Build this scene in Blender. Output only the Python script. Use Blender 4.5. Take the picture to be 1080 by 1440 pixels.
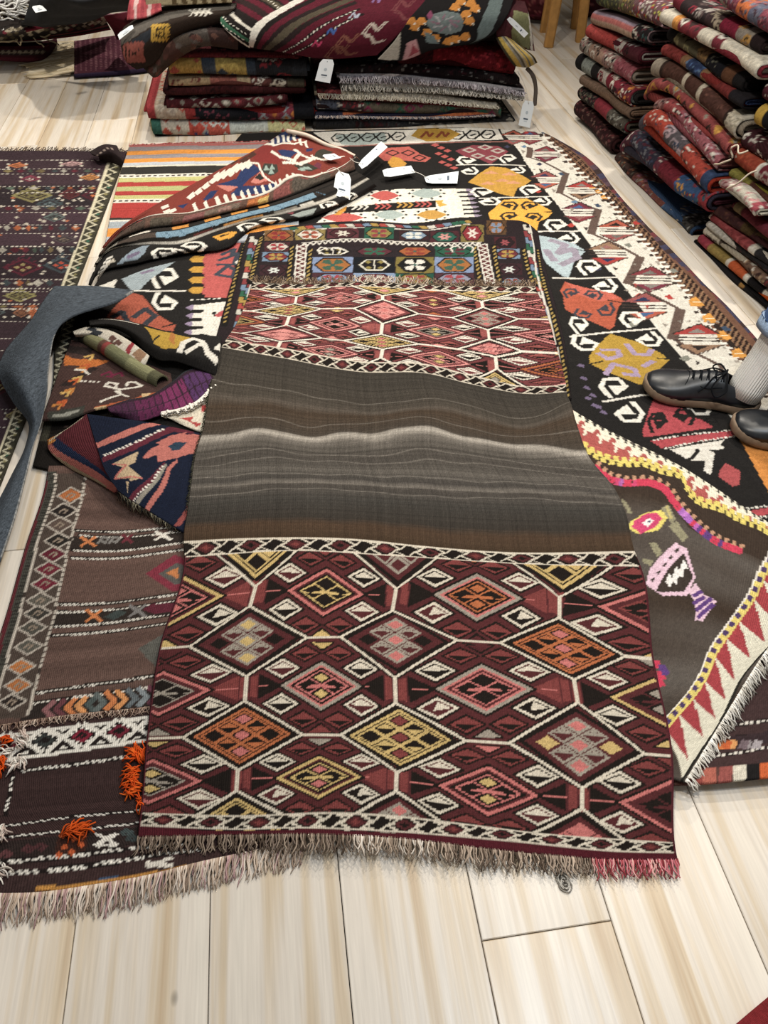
import bpy, math, random
import numpy as np
from mathutils import Vector, Matrix

# ------------------------------------------------------------------ camera, world, lights, exposure
for o in list(bpy.data.objects): bpy.data.objects.remove(o, do_unlink=True)
SC = bpy.context.scene
COL = SC.collection
FPX = 1062.0                                   # focal length in pixels of a 1080 x 1440 frame
PITCH = math.atan2(1098, 1062)                 # downward tilt
SP, CP, CAMH = math.sin(PITCH), math.cos(PITCH), 1.2

cam_d = bpy.data.cameras.new('camera'); cam = bpy.data.objects.new('camera', cam_d); COL.objects.link(cam)
cam.location = (0, 0, CAMH); cam.rotation_euler = (math.pi/2-PITCH, 0, 0)
cam_d.sensor_fit = 'VERTICAL'; cam_d.sensor_height = 36; cam_d.lens = FPX/1440*36
cam_d.clip_start = 0.02; cam_d.clip_end = 50
SC.camera = cam

w = bpy.data.worlds.new('shop_ambient'); SC.world = w; w.use_nodes = True
w.node_tree.nodes['Background'].inputs[0].default_value = (1.0, 0.93, 0.84, 1)
w.node_tree.nodes['Background'].inputs[1].default_value = 0.30

def spot(name, loc, target, power, size=0.09, angle=75, col=(1, .92, .80), blend=.6):
    d = bpy.data.lights.new(name, 'SPOT'); d.energy = power; d.shadow_soft_size = size
    d.spot_size = math.radians(angle); d.spot_blend = blend; d.color = col
    o = bpy.data.objects.new(name, d); COL.objects.link(o); o.location = loc
    o.rotation_euler = (Vector(target)-Vector(loc)).to_track_quat('-Z', 'Y').to_euler()
    return o
spot('ceiling_and_fill_spot', (1.25, 2.75, 2.9), (0.30, 1.35, 0), 190, .07, 88)
spot('ceiling_and_fill_spot', (0.75, 1.45, 2.9), (0.15, 0.55, 0), 78, .08, 90)  # fill light added to brighten the front floor
spot('ceiling_and_fill_spot', (0.45, 4.35, 2.9), (-0.25, 2.5, 0), 150, .06, 80)
spot('ceiling_and_fill_spot', (-0.75, 4.5, 2.9), (-1.45, 3.9, 0), 190, .05, 100)
spot('ceiling_and_fill_spot', (-0.45, 1.75, 2.9), (0.0, 3.4, .2), 120, .08, 75)  # fill light added to brighten the front faces of the back stack
spot('ceiling_and_fill_spot', (-0.5, 0.7, 2.9), (0.85, 1.6, .1), 130, .08, 62)  # fill light added from the left for the sock and shoe
spot('ceiling_and_fill_spot', (-1.5, 2.3, 2.9), (-1.7, 4.1, 0), 150, .06, 75)  # extra fill added to lift the floor and yarn at back left
ad = bpy.data.lights.new('ceiling_panel_light', 'AREA'); ad.energy = 26; ad.size = .42; ad.color = (.80, .90, 1)
ao = bpy.data.objects.new('ceiling_panel_light', ad); COL.objects.link(ao); ao.location = (.62, .62, 2.95)

vs = SC.view_settings
vs.view_transform = 'Standard'; vs.look = 'None'; vs.gamma = 1.0; vs.use_curve_mapping = False
vs.exposure = 0.15
SC.cycles.max_bounces = 5

# ------------------------------------------------------------------ geometry of the view (for reading positions off the photograph)
def at(u, v, z=0.0):
    a, b = (u-540)/FPX, (v-720)/FPX
    k = (CAMH-z)/(SP+b*CP)
    return (k*a, k*(CP-b*SP), z)
def to_px(P):
    P = np.asarray(P, float)
    d = CAMH-P[..., 2]; zc = P[..., 1]*CP+d*SP
    return np.stack([540+FPX*P[..., 0]/zc, 720+FPX*(d*CP-P[..., 1]*SP)/zc], -1)
class Upright:
    """a vertical plane through two floor points: the fronts of the stacks stand on such planes"""
    def __init__(s, a, b):
        s.a = np.array(a[:2]); s.d = np.array(b[:2])-s.a; s.d /= np.linalg.norm(s.d)
        s.n = np.array([s.d[1], -s.d[0]])
        if s.n @ s.a > 0: s.n = -s.n           # normal points at the camera side
    def at(s, u, v, off=0.0):
        a, b = (u-540)/FPX, (v-720)/FPX
        dr = np.array([a, CP-b*SP, -(SP+b*CP)])
        k = ((s.a+s.n*off) @ s.n)/(dr[:2] @ s.n)
        return (k*dr[0], k*dr[1], CAMH+k*dr[2])

# ------------------------------------------------------------------ colours
def hexc(h):
    h = h.lstrip('#'); c = np.array([int(h[i:i+2], 16) for i in (0, 2, 4)])/255.0
    return np.where(c <= .04045, c/12.92, ((c+.055)/1.055)**2.4)
def C_(c): return hexc(c) if isinstance(c, str) else np.asarray(c, float)
rng = np.random.default_rng(7)
random.seed(7)

# ------------------------------------------------------------------ materials
def new_mat(name):
    m = bpy.data.materials.new(name); m.use_nodes = True
    return m, m.node_tree, m.node_tree.nodes['Principled BSDF']
def weave_mat(name, rib=520.0, strength=.5, rough=.95, dist=.0025, fuzz=700):
    m, nt, b = new_mat(name)
    N, L = nt.nodes.new, nt.links.new
    ca = N('ShaderNodeAttribute'); ca.attribute_name = 'Col'
    va = N('ShaderNodeAttribute'); va.attribute_name = 'weave'
    nz = N('ShaderNodeTexNoise'); nz.inputs['Scale'].default_value = fuzz; nz.inputs['Detail'].default_value = 2
    L(va.outputs['Vector'], nz.inputs['Vector'])
    mr = N('ShaderNodeMapRange'); mr.inputs['From Min'].default_value = .3; mr.inputs['From Max'].default_value = .7
    mr.inputs['To Min'].default_value = .72; mr.inputs['To Max'].default_value = 1.22
    L(nz.outputs['Fac'], mr.inputs['Value'])
    mx = N('ShaderNodeVectorMath'); mx.operation = 'SCALE'
    L(ca.outputs['Color'], mx.inputs[0]); L(mr.outputs['Result'], mx.inputs['Scale'])
    L(mx.outputs['Vector'], b.inputs['Base Color'])
    wv = N('ShaderNodeTexWave'); wv.inputs['Scale'].default_value = rib/6.283; wv.inputs['Distortion'].default_value = 1.2
    wv.inputs['Detail'].default_value = 1; wv.bands_direction = 'X'
    L(va.outputs['Vector'], wv.inputs['Vector'])
    ad_ = N('ShaderNodeMath'); ad_.operation = 'ADD'
    L(wv.outputs['Fac'], ad_.inputs[0]); L(nz.outputs['Fac'], ad_.inputs[1])
    bp = N('ShaderNodeBump'); bp.inputs['Strength'].default_value = strength; bp.inputs['Distance'].default_value = dist
    L(ad_.outputs['Value'], bp.inputs['Height']); L(bp.outputs['Normal'], b.inputs['Normal'])
    b.inputs['Roughness'].default_value = rough; b.inputs['Specular IOR Level'].default_value = .12
    return m
def plain_mat(name, col, rough=.8, noise=0, scale=200, bump=0, spec=.3, metallic=0):
    m, nt, b = new_mat(name)
    c = C_(col); b.inputs['Base Color'].default_value = (*c, 1); b.inputs['Roughness'].default_value = rough
    b.inputs['Specular IOR Level'].default_value = spec; b.inputs['Metallic'].default_value = metallic
    if noise or bump:
        N, L = nt.nodes.new, nt.links.new
        tc = N('ShaderNodeTexCoord'); nz = N('ShaderNodeTexNoise'); nz.inputs['Scale'].default_value = scale; nz.inputs['Detail'].default_value = 3
        L(tc.outputs['Object'], nz.inputs['Vector'])
        if noise:
            rp = N('ShaderNodeValToRGB'); rp.color_ramp.elements[0].position = .3; rp.color_ramp.elements[1].position = .7
            rp.color_ramp.elements[0].color = (*(c*(1-noise)), 1); rp.color_ramp.elements[1].color = (*np.clip(c*(1+noise), 0, 1), 1)
            L(nz.outputs['Fac'], rp.inputs['Fac']); L(rp.outputs['Color'], b.inputs['Base Color'])
        if bump:
            bp = N('ShaderNodeBump'); bp.inputs['Strength'].default_value = bump; bp.inputs['Distance'].default_value = .002
            L(nz.outputs['Fac'], bp.inputs['Height']); L(bp.outputs['Normal'], b.inputs['Normal'])
    return m
M_WEAVE = weave_mat('flat_woven_wool')
M_SOFT = weave_mat('folded_woven_wool', rib=420, strength=.6, dist=.003, fuzz=500)
M_FELT = weave_mat('grey_felt', rib=4, strength=.5, fuzz=260)
def yarn_mat():
    m, nt, b = new_mat('twisted_yarn')
    ca = nt.nodes.new('ShaderNodeAttribute'); ca.attribute_name = 'Col'
    nt.links.new(ca.outputs['Color'], b.inputs['Base Color']); b.inputs['Roughness'].default_value = .95
    b.inputs['Specular IOR Level'].default_value = .1
    return m
M_YARN = yarn_mat()

# ------------------------------------------------------------------ mesh helpers
def mesh_from(name, V, Fq, mat, parent=None, col=None, weave=None, smooth=True, tris=None):
    """quads (n,4) and optional triangles (m,3) into one mesh object"""
    me = bpy.data.meshes.new(name)
    V = np.asarray(V, np.float32).reshape(-1, 3); me.vertices.add(len(V)); me.vertices.foreach_set('co', V.ravel())
    Fq = np.asarray(Fq, np.int32).reshape(-1, 4) if Fq is not None and len(Fq) else np.zeros((0, 4), np.int32)
    Ft = np.asarray(tris, np.int32).reshape(-1, 3) if tris is not None and len(tris) else np.zeros((0, 3), np.int32)
    nl = Fq.size+Ft.size
    me.loops.add(nl); me.loops.foreach_set('vertex_index', np.concatenate([Fq.ravel(), Ft.ravel()]))
    me.polygons.add(len(Fq)+len(Ft))
    st = np.concatenate([np.arange(len(Fq))*4, Fq.size+np.arange(len(Ft))*3]).astype(np.int32)
    me.polygons.foreach_set('loop_start', st)
    me.polygons.foreach_set('use_smooth', np.full(len(Fq)+len(Ft), smooth, bool))
    me.update(calc_edges=True); me.validate()
    if col is not None:
        a = me.color_attributes.new('Col', 'FLOAT_COLOR', 'POINT')
        c4 = np.ones((len(V), 4), np.float32); c4[:, :3] = np.clip(np.asarray(col).reshape(-1, 3), 0, 1); a.data.foreach_set('color', c4.ravel())
    if weave is not None:
        a = me.attributes.new('weave', 'FLOAT_VECTOR', 'POINT')
        a.data.foreach_set('vector', np.asarray(weave, np.float32).ravel())
    if mat: me.materials.append(mat)
    o = bpy.data.objects.new(name, me); COL.objects.link(o)
    if parent:
        o.parent = parent; o.matrix_parent_inverse = parent.matrix_world.inverted()
    return o
def tag(o, label, cat, group=None, kind=None):
    if label: o['label'] = label
    if cat: o['category'] = cat
    if group: o['group'] = group
    if kind: o['kind'] = kind
    return o
def thing(name, label, cat, loc=(0, 0, 0), group=None):
    o = bpy.data.objects.new(name, None); COL.objects.link(o); o.location = loc; o.empty_display_size = .05
    o.matrix_world = Matrix.Translation(loc)
    return tag(o, label, cat, group)

def hermite(P, t, tq):
    """smooth interpolation of samples P (k, ...) at parameters t (k) to tq"""
    P = np.asarray(P, float); t = np.asarray(t, float); k = len(t)
    if k == 2: m = np.stack([(P[1]-P[0])/(t[1]-t[0])]*2)
    else:
        d = (P[1:]-P[:-1])/(t[1:]-t[:-1]).reshape((-1,)+(1,)*(P.ndim-1))
        m = np.empty_like(P); m[0], m[-1] = d[0], d[-1]
        h = (t[1:]-t[:-1]).reshape((-1,)+(1,)*(P.ndim-1))
        m[1:-1] = (d[:-1]*h[1:]+d[1:]*h[:-1])/(h[1:]+h[:-1])
    i = np.clip(np.searchsorted(t, tq, 'right')-1, 0, k-2)
    sh = (-1,)+(1,)*(P.ndim-1)
    h = (t[i+1]-t[i]).reshape(sh); x = ((tq-t[i])/(t[i+1]-t[i])).reshape(sh)
    return (2*x**3-3*x**2+1)*P[i]+(x**3-2*x**2+x)*h*m[i]+(-2*x**3+3*x**2)*P[i+1]+(x**3-x**2)*h*m[i+1]
def resample(pts, n):
    P = np.asarray(pts, float); d = np.linalg.norm(np.diff(P, axis=0), axis=1); t = np.concatenate([[0], np.cumsum(np.maximum(d, 1e-6))])
    return hermite(P, t/t[-1], np.linspace(0, 1, n))

# ------------------------------------------------------------------ a woven sheet: a fine grid whose knots carry the woven colours
class Sheet:
    def __init__(s, rows, cell=.003, base='#302520', wrinkle=0.0, wl=.12, seed=1, nu=None, nv=None, uneven=False):
        """rows: lists of 3D points, each row runs across the sheet, rows run along it"""
        R = [np.asarray(r, float) for r in rows]
        L_u = np.mean([np.linalg.norm(np.diff(r, axis=0), axis=1).sum() for r in R])
        nu = nu or max(4, int(L_u/cell)+1)
        R = np.stack([resample(r, nu) for r in R])
        dv = np.linalg.norm(R[1:]-R[:-1], axis=2).mean(1); t = np.concatenate([[0], np.cumsum(np.maximum(dv, 1e-5))])
        nv = nv or max(4, int(t[-1]/cell)+1)
        s.P = hermite(R, t, np.linspace(0, t[-1], nv))
        s.nu, s.nv = nu, nv; s.du, s.dv = L_u/(nu-1), t[-1]/(nv-1)
        s.W, s.Hh = L_u, t[-1]
        if wrinkle:
            r = np.random.default_rng(seed); x, y = s.P[..., 0], s.P[..., 1]; zz = 0
            for k in range(6):
                a = r.uniform(0, 6.28); f = 6.28/wl*r.uniform(.5, 1.6)
                zz = zz+np.sin((x*np.cos(a)+y*np.sin(a))*f+r.uniform(0, 6.28))/6*2
            s.P[..., 2] += wrinkle*zz
        s.uv = to_px(s.P)
        s.img = np.empty((nv, nu, 3)); s.img[:] = C_(base)
        s.seed = seed
    def q(s, pts):
        """positions read off the photograph -> rug coordinates in metres (across, along)"""
        p = np.asarray(pts, float).reshape(-1, 2)
        st = max(1, int(math.sqrt(s.nu*s.nv/3000)))
        sub = s.uv[::st, ::st]; sh = sub.shape
        d = ((sub.reshape(-1, 1, 2)-p[None])**2).sum(2); k = d.argmin(0)
        j = (k//sh[1]*st).astype(float); i = (k % sh[1]*st).astype(float)
        for _ in range(7):
            i0 = np.clip(np.floor(i).astype(int), 0, s.nu-2); j0 = np.clip(np.floor(j).astype(int), 0, s.nv-2)
            a, b, c = s.uv[j0, i0], s.uv[j0, i0+1], s.uv[j0+1, i0]
            e1, e2 = b-a, c-a
            r = p-a-e1*(i-i0)[:, None]-e2*(j-j0)[:, None]
            det = e1[:, 0]*e2[:, 1]-e1[:, 1]*e2[:, 0]; det = np.where(abs(det) < 1e-9, 1e-9, det)
            i = i+np.clip((r[:, 0]*e2[:, 1]-r[:, 1]*e2[:, 0])/det, -60, 60)
            j = j+np.clip((e1[:, 0]*r[:, 1]-e1[:, 1]*r[:, 0])/det, -60, 60)
        return np.stack([i*s.du, j*s.dv], 1)
    def fill(s, m, col):
        """paint a polygon given in rug metres"""
        m = np.asarray(m, float); g = m/np.array([s.du, s.dv])
        x0, y0 = np.floor(g.min(0)).astype(int); x1, y1 = np.ceil(g.max(0)).astype(int)
        x0, y0, x1, y1 = max(x0, 0), max(y0, 0), min(x1, s.nu-1), min(y1, s.nv-1)
        if x1 < x0 or y1 < y0: return
        X, Y = np.meshgrid(np.arange(x0, x1+1), np.arange(y0, y1+1))
        ins = np.zeros(X.shape, bool); n = len(g)
        for a in range(n):
            xa, ya = g[a]; xb, yb = g[(a+1) % n]
            if ya == yb: continue
            ins ^= ((ya > Y) != (yb > Y)) & (X < (xb-xa)*(Y-ya)/(yb-ya)+xa)
        sub = s.img[y0:y1+1, x0:x1+1]
        sub[ins] = C_(col)
    def stroke(s, m, wd, col, closed=False):
        m = [np.asarray(p, float) for p in m]
        if closed: m = m+[m[0]]
        for a, b in zip(m[:-1], m[1:]):
            d = b-a; l = np.linalg.norm(d)
            if l < 1e-9: continue
            d = d/l; n = np.array([-d[1], d[0]])*wd/2; e = d*wd*.3
            s.fill([a-e+n, b+e+n, b+e-n, a-e-n], col)
    def dash(s, m, wd, col, period=.012, duty=.55, slant=0.0):
        m = [np.asarray(p, float) for p in m]
        for a, b in zip(m[:-1], m[1:]):
            d = b-a; l = np.linalg.norm(d); d = d/max(l, 1e-9); n = np.array([-d[1], d[0]])*wd/2
            for k in range(int(l/period)):
                p0 = a+d*k*period; p1 = p0+d*period*duty; sl = d*slant*period
                s.fill([p0+n+sl, p1+n+sl, p1-n, p0-n], col)
    # the same with positions read off the photograph
    def P_(s, px, col): s.fill(s.q(px), col)
    def L_(s, px, wd, col, closed=False): s.stroke(list(s.q(px)), wd, col, closed)
    def D_(s, px, wd, col, period=.012, duty=.55, slant=0.0): s.dash(list(s.q(px)), wd, col, period, duty, slant)
    def mottle(s, rows=.08, speck=.10, cols=0.0):
        r = np.random.default_rng(s.seed+99)
        a = 1+rows*r.standard_normal((s.nv, 1, 1))*.6
        b = 1+speck*r.standard_normal((s.nv, s.nu, 1))
        c = 1+cols*r.standard_normal((1, s.nu, 1))
        lum = s.img @ np.array([.25, .60, .15]); s.img = s.img*.86+lum[..., None]*.14     # wool dyes are never fully saturated
        s.img = np.clip(s.img*a*b*c, 0.002, 1)
    def build(s, name, parent=None, thick=.004, mat=None, back=False):
        nu, nv = s.nu, s.nv
        idx = np.arange(nu*nv).reshape(nv, nu)
        Fq = np.stack([idx[:-1, :-1], idx[:-1, 1:], idx[1:, 1:], idx[1:, :-1]], -1).reshape(-1, 4)
        V = s.P.reshape(-1, 3); col = s.img.reshape(-1, 3)
        g = np.zeros((nv, nu, 3)); g[..., 0] = (np.arange(nu)*s.du)[None]; g[..., 1] = (np.arange(nv)*s.dv)[:, None]; g = g.reshape(-1, 3)
        # orientation: normals up
        a, b, c = V[Fq[0][0]], V[Fq[0][1]], V[Fq[0][3]]
        n0 = np.cross(s.P[nv//2, nu//2+1]-s.P[nv//2, nu//2], s.P[nv//2+1, nu//2]-s.P[nv//2, nu//2])
        view = np.array([0, 0, CAMH])-s.P[nv//2, nu//2]
        up = 1 if n0 @ view > 0 else -1
        if up < 0: Fq = Fq[:, ::-1]
        # per-vertex normals for the thickness
        tu = np.gradient(s.P, axis=1); tv = np.gradient(s.P, axis=0); nn = np.cross(tu, tv)*up
        nn /= np.maximum(np.linalg.norm(nn, axis=2, keepdims=True), 1e-9)
        ring = np.concatenate([idx[0, :], idx[1:, -1], idx[-1, -2::-1], idx[-2:0:-1, 0]])
        if back:                                 # full underside, coarse enough to stay cheap
            st = max(1, min(nu, nv)//24)
            iu = np.unique(np.append(np.arange(0, nu, st), nu-1)); iv = np.unique(np.append(np.arange(0, nv, st), nv-1))
            B = (s.P-nn*thick)[np.ix_(iv, iu)]; base = len(V)
            bi = base+np.arange(len(iv)*len(iu)).reshape(len(iv), len(iu))
            V = np.concatenate([V, B.reshape(-1, 3)]); col = np.concatenate([col, s.img[np.ix_(iv, iu)].reshape(-1, 3)*.8]); g = np.concatenate([g, g.reshape(nv, nu, 3)[np.ix_(iv, iu)].reshape(-1, 3)])
            fb = np.stack([bi[:-1, :-1], bi[1:, :-1], bi[1:, 1:], bi[:-1, 1:]], -1).reshape(-1, 4)
            if up < 0: fb = fb[:, ::-1]
            Fq = np.concatenate([Fq, fb])
        base = len(V); m = len(ring)
        Vs = s.P.reshape(-1, 3)[ring]-nn.reshape(-1, 3)[ring]*thick
        V = np.concatenate([V, Vs]); col = np.concatenate([col, s.img.reshape(-1, 3)[ring]*.8]); g = np.concatenate([g, g[ring]])
        k = np.arange(m); k2 = (k+1) % m
        fs = np.stack([ring[k], base+k, base+k2, ring[k2]], -1)
        if up < 0: fs = fs[:, ::-1]
        Fq = np.concatenate([Fq, fs])
        return mesh_from(name, V, Fq, mat or M_WEAVE, parent, col, g)

# ------------------------------------------------------------------ yarn: fringes, tufts, cords
def strands(name, paths, radii, cols, parent=None, sides=4, kind='stuff'):
    """each path (k,3) becomes a thin tapered tube; one joined part"""
    Vs, Fs, Cs = [], [], []; base = 0
    for P, r, c in zip(paths, radii, cols):
        P = np.asarray(P, float); k = len(P)
        T = np.gradient(P, axis=0); T /= np.maximum(np.linalg.norm(T, axis=1, keepdims=True), 1e-9)
        ref = np.where(abs(T[:, 2:3]) > .9, np.array([[1., 0, 0]]), np.array([[0, 0, 1.]]))
        A = np.cross(T, ref); A /= np.linalg.norm(A, axis=1, keepdims=True); B = np.cross(T, A)
        rr = np.broadcast_to(r, (k,))
        th = np.arange(sides)/sides*2*np.pi
        ring = P[:, None]+rr[:, None, None]*(np.cos(th)[None, :, None]*A[:, None]+np.sin(th)[None, :, None]*B[:, None])
        Vs.append(ring.reshape(-1, 3)); Cs.append(np.tile(C_(c), (k*sides, 1)))
        i = np.arange(k*sides).reshape(k, sides)
        f = np.stack([i[:-1], np.roll(i, -1, 1)[:-1], np.roll(i, -1, 1)[1:], i[1:]], -1).reshape(-1, 4)+base
        Fs.append(f); Fs.append(np.array([[base+x for x in range(3, -1, -1)]])) if sides == 4 else None
        if sides == 4: Fs.append(np.array([[base+(k-1)*sides+x for x in range(4)]]))
        base += k*sides
    o = mesh_from(name, np.concatenate(Vs), np.concatenate(Fs), M_YARN, parent, np.concatenate(Cs))
    if kind: o['kind'] = kind
    return o
def fringe(name, edge, direction, n, length, cols, parent=None, r=.0011, droop=0.0, jitter=.25, seg=6, clump=0.0, zmin=.0015, seed=3, wav=.004, kind='stuff'):
    """edge: polyline of 3D points; direction: unit 2D vector or function of t"""
    g = np.random.default_rng(seed); E_ = resample(edge, n); paths = []; rad = []; cc = []
    for k in range(n):
        t = k/(n-1); p = E_[k]; d = direction(t) if callable(direction) else direction
        d = np.array(d, float); ang = g.normal(0, jitter); d = np.array([d[0]*math.cos(ang)-d[1]*math.sin(ang), d[0]*math.sin(ang)+d[1]*math.cos(ang)])
        ln = length*(1+g.normal(0, .14)); s_ = np.linspace(0, 1, seg); side = np.array([-d[1], d[0]])
        xy = p[:2]+d*ln*s_[:, None]+side*(wav*np.sin(s_*6+g.uniform(0, 6.28))*s_)[:, None]
        if clump:
            cx = E_[min(n-1, int(round(k/clump)*clump))][:2]+np.array(direction(t) if callable(direction) else direction)*ln
            xy = xy+(cx-xy[-1])*(s_**2)[:, None]*.7
        z = p[2]*(1-s_**1.5*droop)+g.uniform(0, .003)*s_; z = np.maximum(z, zmin+r)
        paths.append(np.column_stack([xy, z])); rad.append(r*g.uniform(.75, 1.3)*np.linspace(1, .65, seg))
        c = C_(cols[g.integers(len(cols))]) if not callable(cols) else C_(cols(t, g)); cc.append(c*g.uniform(.75, 1.15))
    return strands(name, paths, rad, cc, parent, kind=kind)
# ------------------------------------------------------------------ floor of pale wooden planks
def plank_mat():
    m, nt, b = new_mat('pale_ash_plank')
    N, L = nt.nodes.new, nt.links.new
    tc = N('ShaderNodeTexCoord'); oi = N('ShaderNodeObjectInfo')
    off = N('ShaderNodeVectorMath'); off.operation = 'SCALE'; off.inputs['Scale'].default_value = 37.0
    cx = N('ShaderNodeCombineXYZ'); L(oi.outputs['Random'], cx.inputs[0]); L(oi.outputs['Random'], cx.inputs[1]); L(cx.outputs[0], off.inputs[0])
    add = N('ShaderNodeVectorMath'); L(tc.outputs['Object'], add.inputs[0]); L(off.outputs[0], add.inputs[1])
    mp = N('ShaderNodeMapping'); mp.inputs['Scale'].default_value = (26, .8, 1); L(add.outputs[0], mp.inputs['Vector'])
    n1 = N('ShaderNodeTexNoise'); n1.inputs['Scale'].default_value = 1.0; n1.inputs['Detail'].default_value = 3; n1.inputs['Distortion'].default_value = .35
    L(mp.outputs[0], n1.inputs['Vector'])
    r1 = N('ShaderNodeValToRGB'); e = r1.color_ramp.elements
    e[0].position = .25; e[0].color = (*hexc('#e9e2d6'), 1); e[1].position = .78; e[1].color = (*hexc('#b89c7a'), 1)
    x = e.new(.50); x.color = (*hexc('#e3dace'), 1); x = e.new(.60); x.color = (*hexc('#d8c8b0'), 1)
    L(n1.outputs['Fac'], r1.inputs['Fac'])
    mp2 = N('ShaderNodeMapping'); mp2.inputs['Scale'].default_value = (230, 9, 1); L(add.outputs[0], mp2.inputs['Vector'])
    n2 = N('ShaderNodeTexNoise'); n2.inputs['Scale'].default_value = 1.0; n2.inputs['Detail'].default_value = 4; L(mp2.outputs[0], n2.inputs['Vector'])
    r2 = N('ShaderNodeMapRange'); r2.inputs['From Min'].default_value = .3; r2.inputs['From Max'].default_value = .7; r2.inputs['To Min'].default_value = .90; r2.inputs['To Max'].default_value = 1.05
    L(n2.outputs['Fac'], r2.inputs['Value'])
    tone = N('ShaderNodeMapRange'); tone.inputs['To Min'].default_value = .78; tone.inputs['To Max'].default_value = .90; L(oi.outputs['Random'], tone.inputs['Value'])
    mu = N('ShaderNodeMath'); mu.operation = 'MULTIPLY'; L(r2.outputs[0], mu.inputs[0]); L(tone.outputs[0], mu.inputs[1])
    sc = N('ShaderNodeVectorMath'); sc.operation = 'SCALE'; L(r1.outputs['Color'], sc.inputs[0]); L(mu.outputs[0], sc.inputs['Scale'])
    # occasional small knots
    vo = N('ShaderNodeTexVoronoi'); vo.inputs['Scale'].default_value = 1.0
    mp3 = N('ShaderNodeMapping'); mp3.inputs['Scale'].default_value = (5.5, 3.0, 1); L(add.outputs[0], mp3.inputs['Vector']); L(mp3.outputs[0], vo.inputs['Vector'])
    kr = N('ShaderNodeMapRange'); kr.inputs['From Min'].default_value = .02; kr.inputs['From Max'].default_value = .04; kr.inputs['To Min'].default_value = .55; kr.inputs['To Max'].default_value = 1; L(vo.outputs['Distance'], kr.inputs['Value'])
    s2 = N('ShaderNodeVectorMath'); s2.operation = 'SCALE'; L(sc.outputs[0], s2.inputs[0]); L(kr.outputs[0], s2.inputs['Scale'])
    L(s2.outputs[0], b.inputs['Base Color'])
    b.inputs['Roughness'].default_value = .30; b.inputs['Specular IOR Level'].default_value = .35
    bp = N('ShaderNodeBump'); bp.inputs['Strength'].default_value = .12; bp.inputs['Distance'].default_value = .001
    L(n2.outputs['Fac'], bp.inputs['Height']); L(bp.outputs['Normal'], b.inputs['Normal'])
    return m
M_PLANK = plank_mat()
YAW = math.atan2(.1401, 1)                     # planks run away and a little to the left
PDIR = np.array([-math.sin(YAW), math.cos(YAW)]); PPERP = np.array([math.cos(YAW), math.sin(YAW)])
PW = .1925; PL = 1.286
seam0 = np.array(at(701.5, 1440)[:2]) @ PPERP  # a seam seen at the bottom of the photograph
floor = mesh_from('floor', [(-5, -1.2, -.02), (4.2, -1.2, -.02), (4.2, 8, -.02), (-5, 8, -.02), (-5, -1.2, -.011), (4.2, -1.2, -.011), (4.2, 8, -.011), (-5, 8, -.011)],
                  [(0, 3, 2, 1), (4, 5, 6, 7), (0, 1, 5, 4), (1, 2, 6, 5), (2, 3, 7, 6), (3, 0, 4, 7)], plain_mat('underlay', '#2a241e', .9), smooth=False)
floor['kind'] = 'structure'; floor['label'] = 'pale ash plank floor of the rug shop'
def wall(name, a, b, z1, col):
    A, B = np.array([*a, 0.]), np.array([*b, 0.]); n = np.array([(B-A)[1], -(B-A)[0], 0]); n = n/np.linalg.norm(n)*.12; up = np.array([0, 0, z1]); lo = np.array([0, 0, -.02])
    V = [A+lo, B+lo, B+up, A+up, A+lo+n, B+lo+n, B+up+n, A+up+n]
    o = mesh_from(name, V, [(0, 1, 2, 3), (4, 7, 6, 5), (3, 2, 6, 7), (0, 4, 5, 1), (0, 3, 7, 4), (1, 5, 6, 2)], plain_mat(name+'_paint', col, .9, .05, 6), smooth=False); o['kind'] = 'structure'; return o
wall('wall_back', (-5, 8), (4.2, 8), 3.1, '#8a8074'); wall('wall_left', (-5, -1.2), (-5, 8), 3.1, '#9a9184'); wall('wall_right', (4.2, 8), (4.2, -1.2), 3.1, '#9a9184')
def plank_mesh():
    g = .0007; c = .0012; a, b_ = PW/2-g, PL/2-g; V = []; 
    for (ix, iz) in ((0, -.010), (0, -c), (c, 0)):
        for sx, sy in ((-1, -1), (1, -1), (1, 1), (-1, 1)): V.append((sx*(a-ix), sy*(b_-ix), iz))
    F = [(8, 9, 10, 11)]
    for l in (0, 4):
        for k in range(4): F.append((l+k, l+(k+1) % 4, l+4+(k+1) % 4, l+4+k))
    o = mesh_from('plank', V, F, M_PLANK, smooth=False); me = o.data; bpy.data.objects.remove(o); return me
pm = plank_mesh()
joint = np.array(at(767, 1309)[:2]) @ PDIR
rs = random.Random(5)
for k in range(-19, 20):
    cperp = seam0+PW*(k+.5)
    start = joint if k == 0 else joint+rs.uniform(0, PL)
    if k == 1: start = joint+.62
    if k == -1: start = joint+.80
    if k == -2: start = joint+.45
    if k == 2: start = joint+.97
    if k in (-3, -4, -5): start = joint+{-3: .72, -4: .55, -5: .86}[k]
    for j in range(-1, 7):
        c = start+PL*(j+.5); p = PPERP*cperp+PDIR*c
        if not (-1.0 < p[1] < 7.4 and abs(p[0]) < 3.6 and abs(p[0]) < 1.0+.75*max(p[1]+.7, 0)): continue
        o = bpy.data.objects.new('plank', pm); COL.objects.link(o); o.location = (p[0], p[1], 0); o.rotation_euler = (0, 0, YAW)
        o.parent = floor
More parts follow.
